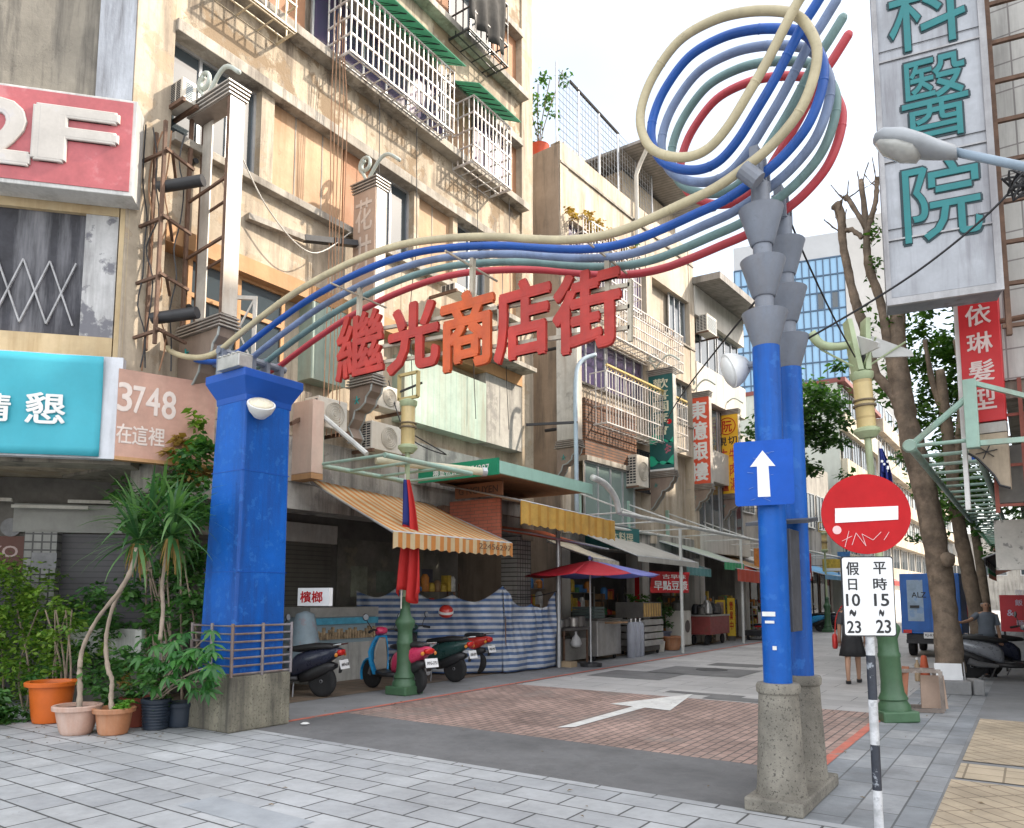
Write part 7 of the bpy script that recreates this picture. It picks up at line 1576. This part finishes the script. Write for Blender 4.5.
for i, (x, y, w, h, lb) in enumerate(((-11.2,12.4,1.5,1.9,'crowded rack of goods behind the striped tarpaulin'),(-10.7,15.9,1.3,2.0,'crowded rack of goods behind the dark stall table'),(-10.6,18.0,1.5,1.9,'crowded rack of goods behind the gas cylinders'),(-10.6,20.0,1.0,1.7,'short crowded rack of goods behind the shelf cart'),
    (-10.4,21.8,1.2,1.9,'crowded rack of goods behind the water boiler'),(-10.2,24.2,1.6,1.8,'crowded rack of goods behind the dark red cart'),(-10.0,26.4,1.4,1.6,'crowded rack of goods behind the yellow menu board'),(-9.8,28.6,1.4,1.5,'crowded rack of goods behind the red and white chair'),(-9.5,31.0,2.0,1.4,'low crowded rack of goods beneath the faded white awning'))): shelf(x, y, w, h, lb)
for i, (x, y, z, w, h, vert, lb) in enumerate(((-8.7,18.6,2.25,.5,.8,1,'hanging'),(-8.5,22.6,2.3,.45,.9,1,'hanging'),(-8.4,24.0,3.0,.9,.5,0,'boxed'),(-8.9,29.5,2.4,.5,1.1,1,'hanging'),(-8.6,31.5,2.9,1.1,.6,0,'boxed'),(-8.3,34.0,2.3,.5,1.2,1,'hanging'),(-8.2,38.0,2.8,1.2,.6,0,'boxed'),(-8.1,41.0,2.5,.6,1.4,1,'hanging'),(-9.6,23.6,4.3,.7,1.3,1,'boxed'),(-9.4,26.6,4.4,1.1,.8,0,'boxed'),(-9.2,31.6,4.5,.7,1.6,1,'boxed'))):
    if i in (0,1,2,8,9): continue
    c_ = (0,1,5,6,3,0,1,3,6,5,0)[i]; F = Fr((x, y, 0), (.9,.43)); wd = ('below the grey awning','behind the terracotta pot','above the dark red cart','past the black trolley','above the faded white awning','near the third lamp post','above the blue awning','far beyond the blue awning','on the wall over the green awning','on the wall over the coral valance','on the wall past the yellow column sign')[i]
    t = thing('shop_sign', (x, y, z), f'small {GN[c_]} {lb} shop sign {wd}', 'sign', 'small shop signs over the stalls')
    b_ = MB().bf(F, 0, w, z, z+h, -.08, 0).build('board', GC[c_], t); MB().bf(F, w*.08, w*.92, z+h*.06, z+h*.28, .002, .008).build('stripe', R_white if c_ != 2 else R_red, b_)
    MB().tube([F.pt(w/2,z+h,-.04), F.pt(w/2,z+h+.5,-.04)] if lb == 'hanging' else [F.pt(.02,z+h*.5,-.04), F.pt(-.9,z+h*.5,-.04)], .015, 6).build('rod', Blk, t)
awning('second grey awning far along the left shops', (-9.4,43,3.3), (-9.2,48,3.3), (-7.4,48,2.6), (-7.5,43,2.6), Aw_g, .2, Aw_g, teeth=False)
awning('far red awning at the end of the left shops', (-9.2,49,3.3), (-9.0,55,3.3), (-7.0,55,2.6), (-7.1,49,2.6), M('far_red_canvas', (.5,.06,.05), .7, .12, 2), .3, None, teeth=False)
awning('far green awning on the right pavement beyond the truck', (.4,30,3.4), (.4,36,3.4), (-1.2,36,2.7), (-1.2,30,2.7), Aw_gv, .3, None, teeth=False)
awning('far orange awning on the right pavement beyond the green one', (.2,38,3.4), (.2,46,3.4), (-1.5,46,2.7), (-1.5,38,2.7), Aw_or, .3, None, teeth=False)
bG = thing('street_end_building', (-2, 112, 0), 'pale block closing the far end of the street', 'building'); FG = Fr((-30, 110, 0), (1, 0))
MB().bf(FG, 0, 80, 0, 9.5, -8, 0).build('wall', MATS['grey_cream_render'], bG)
for k in range(20): window(bG, FG, 1+k*4, 3.6+k*4, 4.2, 6.2, .01, 2, w=.12)
# ================================================================== people
SkinT = M('skin', (.40,.23,.15), .6, .06, 6); Hair = M('dark_hair', (.015,.012,.010), .5, .2, 20); HairG = M('grey_hair', (.25,.24,.23), .6, .2, 20)
def body(par, joints, edges, m, nm):
    me = bpy.data.meshes.new(nm); me.from_pydata([j[:3] for j in joints], edges, []); o = bpy.data.objects.new(nm, me); COL.objects.link(o); me.materials.append(m)
    sk_ = o.modifiers.new('skin','SKIN'); sk_.use_smooth_shade = True
    for i, j in enumerate(joints):
        d = me.skin_vertices[0].data[i]; r_ = j[3]; d.radius = r_ if isinstance(r_, tuple) else (r_, r_); d.use_root = (i == 0)
    ss = o.modifiers.new('sub','SUBSURF'); ss.levels = 2; ss.render_levels = 2
    dg = bpy.context.evaluated_depsgraph_get(); nm_ = bpy.data.meshes.new_from_object(o.evaluated_get(dg)); bpy.data.objects.remove(o)
    for p in nm_.polygons: p.use_smooth = True
    nm_.materials.clear(); nm_.materials.append(m)
    ob = bpy.data.objects.new(nm, nm_); COL.objects.link(ob); ob.parent = par; return ob
def person(loc, rz, label, h, top_m, skirt_m=None, trouser_m=None, hair=Hair, bald=False, armout=0, step=.10, bag=None):
    t = thing('person', loc, label, 'person', None, rz); ORG[t.name] = Vector((0,0,0)); k = h/1.68
    J = [(0,0,.92*k,(.15*k,.11*k)),(0,.0,1.10*k,(.125*k,.095*k)),(0,0,1.28*k,(.15*k,.10*k)),(0,.0,1.38*k,(.12*k,.085*k)),(0,.01,1.44*k,.052*k),(0,.015,1.50*k,.055*k),(0,.02,1.57*k,(.078*k,.092*k)),(0,.015,1.64*k,(.06*k,.07*k))]
    E_ = [(i,i+1) for i in range(7)]
    for s in (-1,1):
        b0 = len(J); st = step*s
        J += [(s*.085*k,0,.86*k,.085*k),(s*.085*k,st*.5,.48*k,.058*k),(s*.085*k,st-.02,.30*k,.050*k),(s*.085*k,st-.03,.08*k,.034*k),(s*.085*k,st+.02,.035*k,.035*k),(s*.09*k,st+.13,.025*k,.030*k)]
        E_ += [(0,b0)]+[(b0+i,b0+i+1) for i in range(5)]
        b1 = len(J)
        if s == armout: J += [(s*.18*k,0,1.36*k,.052*k),(s*.36*k,.10,1.24*k,.042*k),(s*.55*k,.22,1.20*k,.033*k),(s*.62*k,.26,1.20*k,.028*k)]
        else: J += [(s*.18*k,0,1.36*k,.052*k),(s*.22*k,-.01,1.12*k,.042*k),(s*.23*k,.05,.90*k,.033*k),(s*.23*k,.07,.82*k,.028*k)]
        E_ += [(3,b1)]+[(b1+i,b1+i+1) for i in range(3)]
        hx, hy, hz = J[-1][:3]; hb_ = len(J)-1; d = (Vector(J[-1][:3])-Vector(J[-2][:3])).normalized(); sx = d.cross(Vector((0,1,0))).normalized()
        for f_ in range(4):
            o_ = sx*(.022*(f_-1.5)); L_ = (.075,.085,.08,.065)[f_]; b2 = len(J); J += [tuple(Vector((hx,hy,hz))+d*.05*k+o_)+(.010*k,), tuple(Vector((hx,hy,hz))+d*(.05+L_)*k+o_+Vector((0,.02,0)))+(.008*k,)]; E_ += [(hb_,b2),(b2,b2+1)]
        b2 = len(J); J += [tuple(Vector((hx,hy,hz))+d*.02*k+Vector((0,.045*k,0)))+(.011*k,), tuple(Vector((hx,hy,hz))+d*.06*k+Vector((0,.065*k,0)))+(.009*k,)]; E_ += [(hb_,b2),(b2,b2+1)]
    o = body(t, J, E_, SkinT, 'body')
    def rg(z, rx, ry, yc=0, n=18): return [Vector((rx*math.cos(6.2832*i/n)*k, yc+ry*math.sin(6.2832*i/n)*k, z*k)) for i in range(n)]
    MB().loft([rg(.86,.18,.135),rg(1.0,.172,.128),rg(1.12,.158,.118),rg(1.28,.185,.13),rg(1.38,.185,.11),rg(1.43,.10,.08)]).build('shirt', top_m, t, smooth=True)
    for s in (-1,1):
        a, b_ = ((s*.17*k,0,1.37*k),(s*.30*k,.06,1.28*k)) if s == armout else ((s*.17*k,0,1.37*k),(s*.222*k,-.005,1.14*k)); MB().tube([a,b_],[.066*k,.062*k],12).build('sleeve', top_m, t, smooth=True, angle=50)
        MB().loft([[Vector((s*.088*k+.05*math.cos(6.2832*i/12)*k*w_, step*s+.05+y, z)) for i, (w_, y) in enumerate([(1, .12*math.sin(6.2832*j/12)) for j in range(12)])] for z in (.002,.055)]).build('shoe', Blk, t, smooth=True, angle=50)
        MB().lathe([(.004,-.02),(.014,-.01),(.016,.01),(.006,.03)], (s*.083*k,.02,1.565*k), 8).build('ear', SkinT, t)
        MB().lathe([(.012,0),(.008,.006)], (s*.032*k,.108*k,1.585*k), 8, (0,1,0)).build('eye', Blk, t)
    MB().lathe([(.016,-.01),(.014,.012),(.004,.024)], (0,.105*k,1.555*k), 8, (0,1,-.2)).build('nose', SkinT, t); MB().box(-.022*k,.022*k,.098*k,.106*k,1.517*k,1.525*k).build('mouth', M('lip', (.3,.1,.08), .5, .05, 5) if 'lip' not in MATS else MATS['lip'], t)
    if bald: MB().loft([rg(1.56,.088,.075,-.025),rg(1.60,.090,.08,-.025),rg(1.63,.075,.07,-.03)]).build('hair', hair, t, smooth=True)
    else: MB().loft([rg(1.42,.075,.03,-.07),rg(1.52,.098,.075,-.035),rg(1.60,.102,.105,-.005),rg(1.66,.085,.09,.0),rg(1.70,.03,.03,.0)]).build('hair', hair, t, smooth=True)
    if skirt_m:
        n = 36; f = lambda z, rx, ry, w_: [Vector(((rx+w_*math.sin(i*1.4))*math.cos(6.2832*i/n)*k, (ry+w_*math.sin(i*1.4))*math.sin(6.2832*i/n)*k, z*k)) for i in range(n)]
        MB().loft([f(.52,.235,.20,.018),f(.66,.21,.175,.012),f(.85,.185,.14,.003),f(1.0,.16,.118,0)]).build('skirt', skirt_m, t, smooth=True)
    if trouser_m:
        for s in (-1,1): MB().tube([(s*.085*k,0,.93*k),(s*.085*k,step*s*.5,.48*k),(s*.085*k,step*s-.03,.07*k)],[.105*k,.075*k,.062*k],14).build('trouser_leg', trouser_m, t, smooth=True, angle=60)
        MB().loft([rg(.82,.175,.13),rg(.95,.17,.128)]).build('waistband', trouser_m, t, smooth=True)
    if bag:
        bo = MB().loft([[Vector((-.30+.05*math.cos(a_)*w_, .06+.12*math.sin(a_)*w_, z)) for a_ in [6.2832*i/14 for i in range(14)]] for z, w_ in ((.62,.7),(.66,1),(.85,1),(.90,.6))]).build('handbag', bag, t, smooth=True); MB().tube(catmull([Vector(p) for p in ((-.29,0,.86),(-.26,.0,1.2),(-.15,0,1.42),(-.13,.12,.9) if False else (-.12,-.1,1.38))], 5), .012, 6).build('strap', bag, bo)
    return t
pw = gz(854,683); person((pw.x,pw.y,0), R(8), 'woman in black skirt and flats with red handbag walking away past the no entry sign', 1.6, M('charcoal_blouse', (.05,.05,.055), .8, .1, 5), M('black_skirt', (.018,.018,.02), .8, .1, 5), None, step=.2, bag=M('red_leather', (.5,.03,.025), .45, .08, 5))
person((-.80,18.0,0), R(200), 'man with cropped grey hair in slate shirt reaching toward the second tree', 1.52, M('slate_shirt', (.15,.18,.22), .8, .12, 4), None, M('dark_trousers', (.05,.055,.07), .8, .1, 5), HairG, True, 1, .06)
person((-2.2,33.5,0), R(10), 'far person in red top walking beyond the blue truck', 1.65, M('red_top', (.6,.05,.04), .8, .1, 4), None, MATS['dark_trousers'], step=.12)
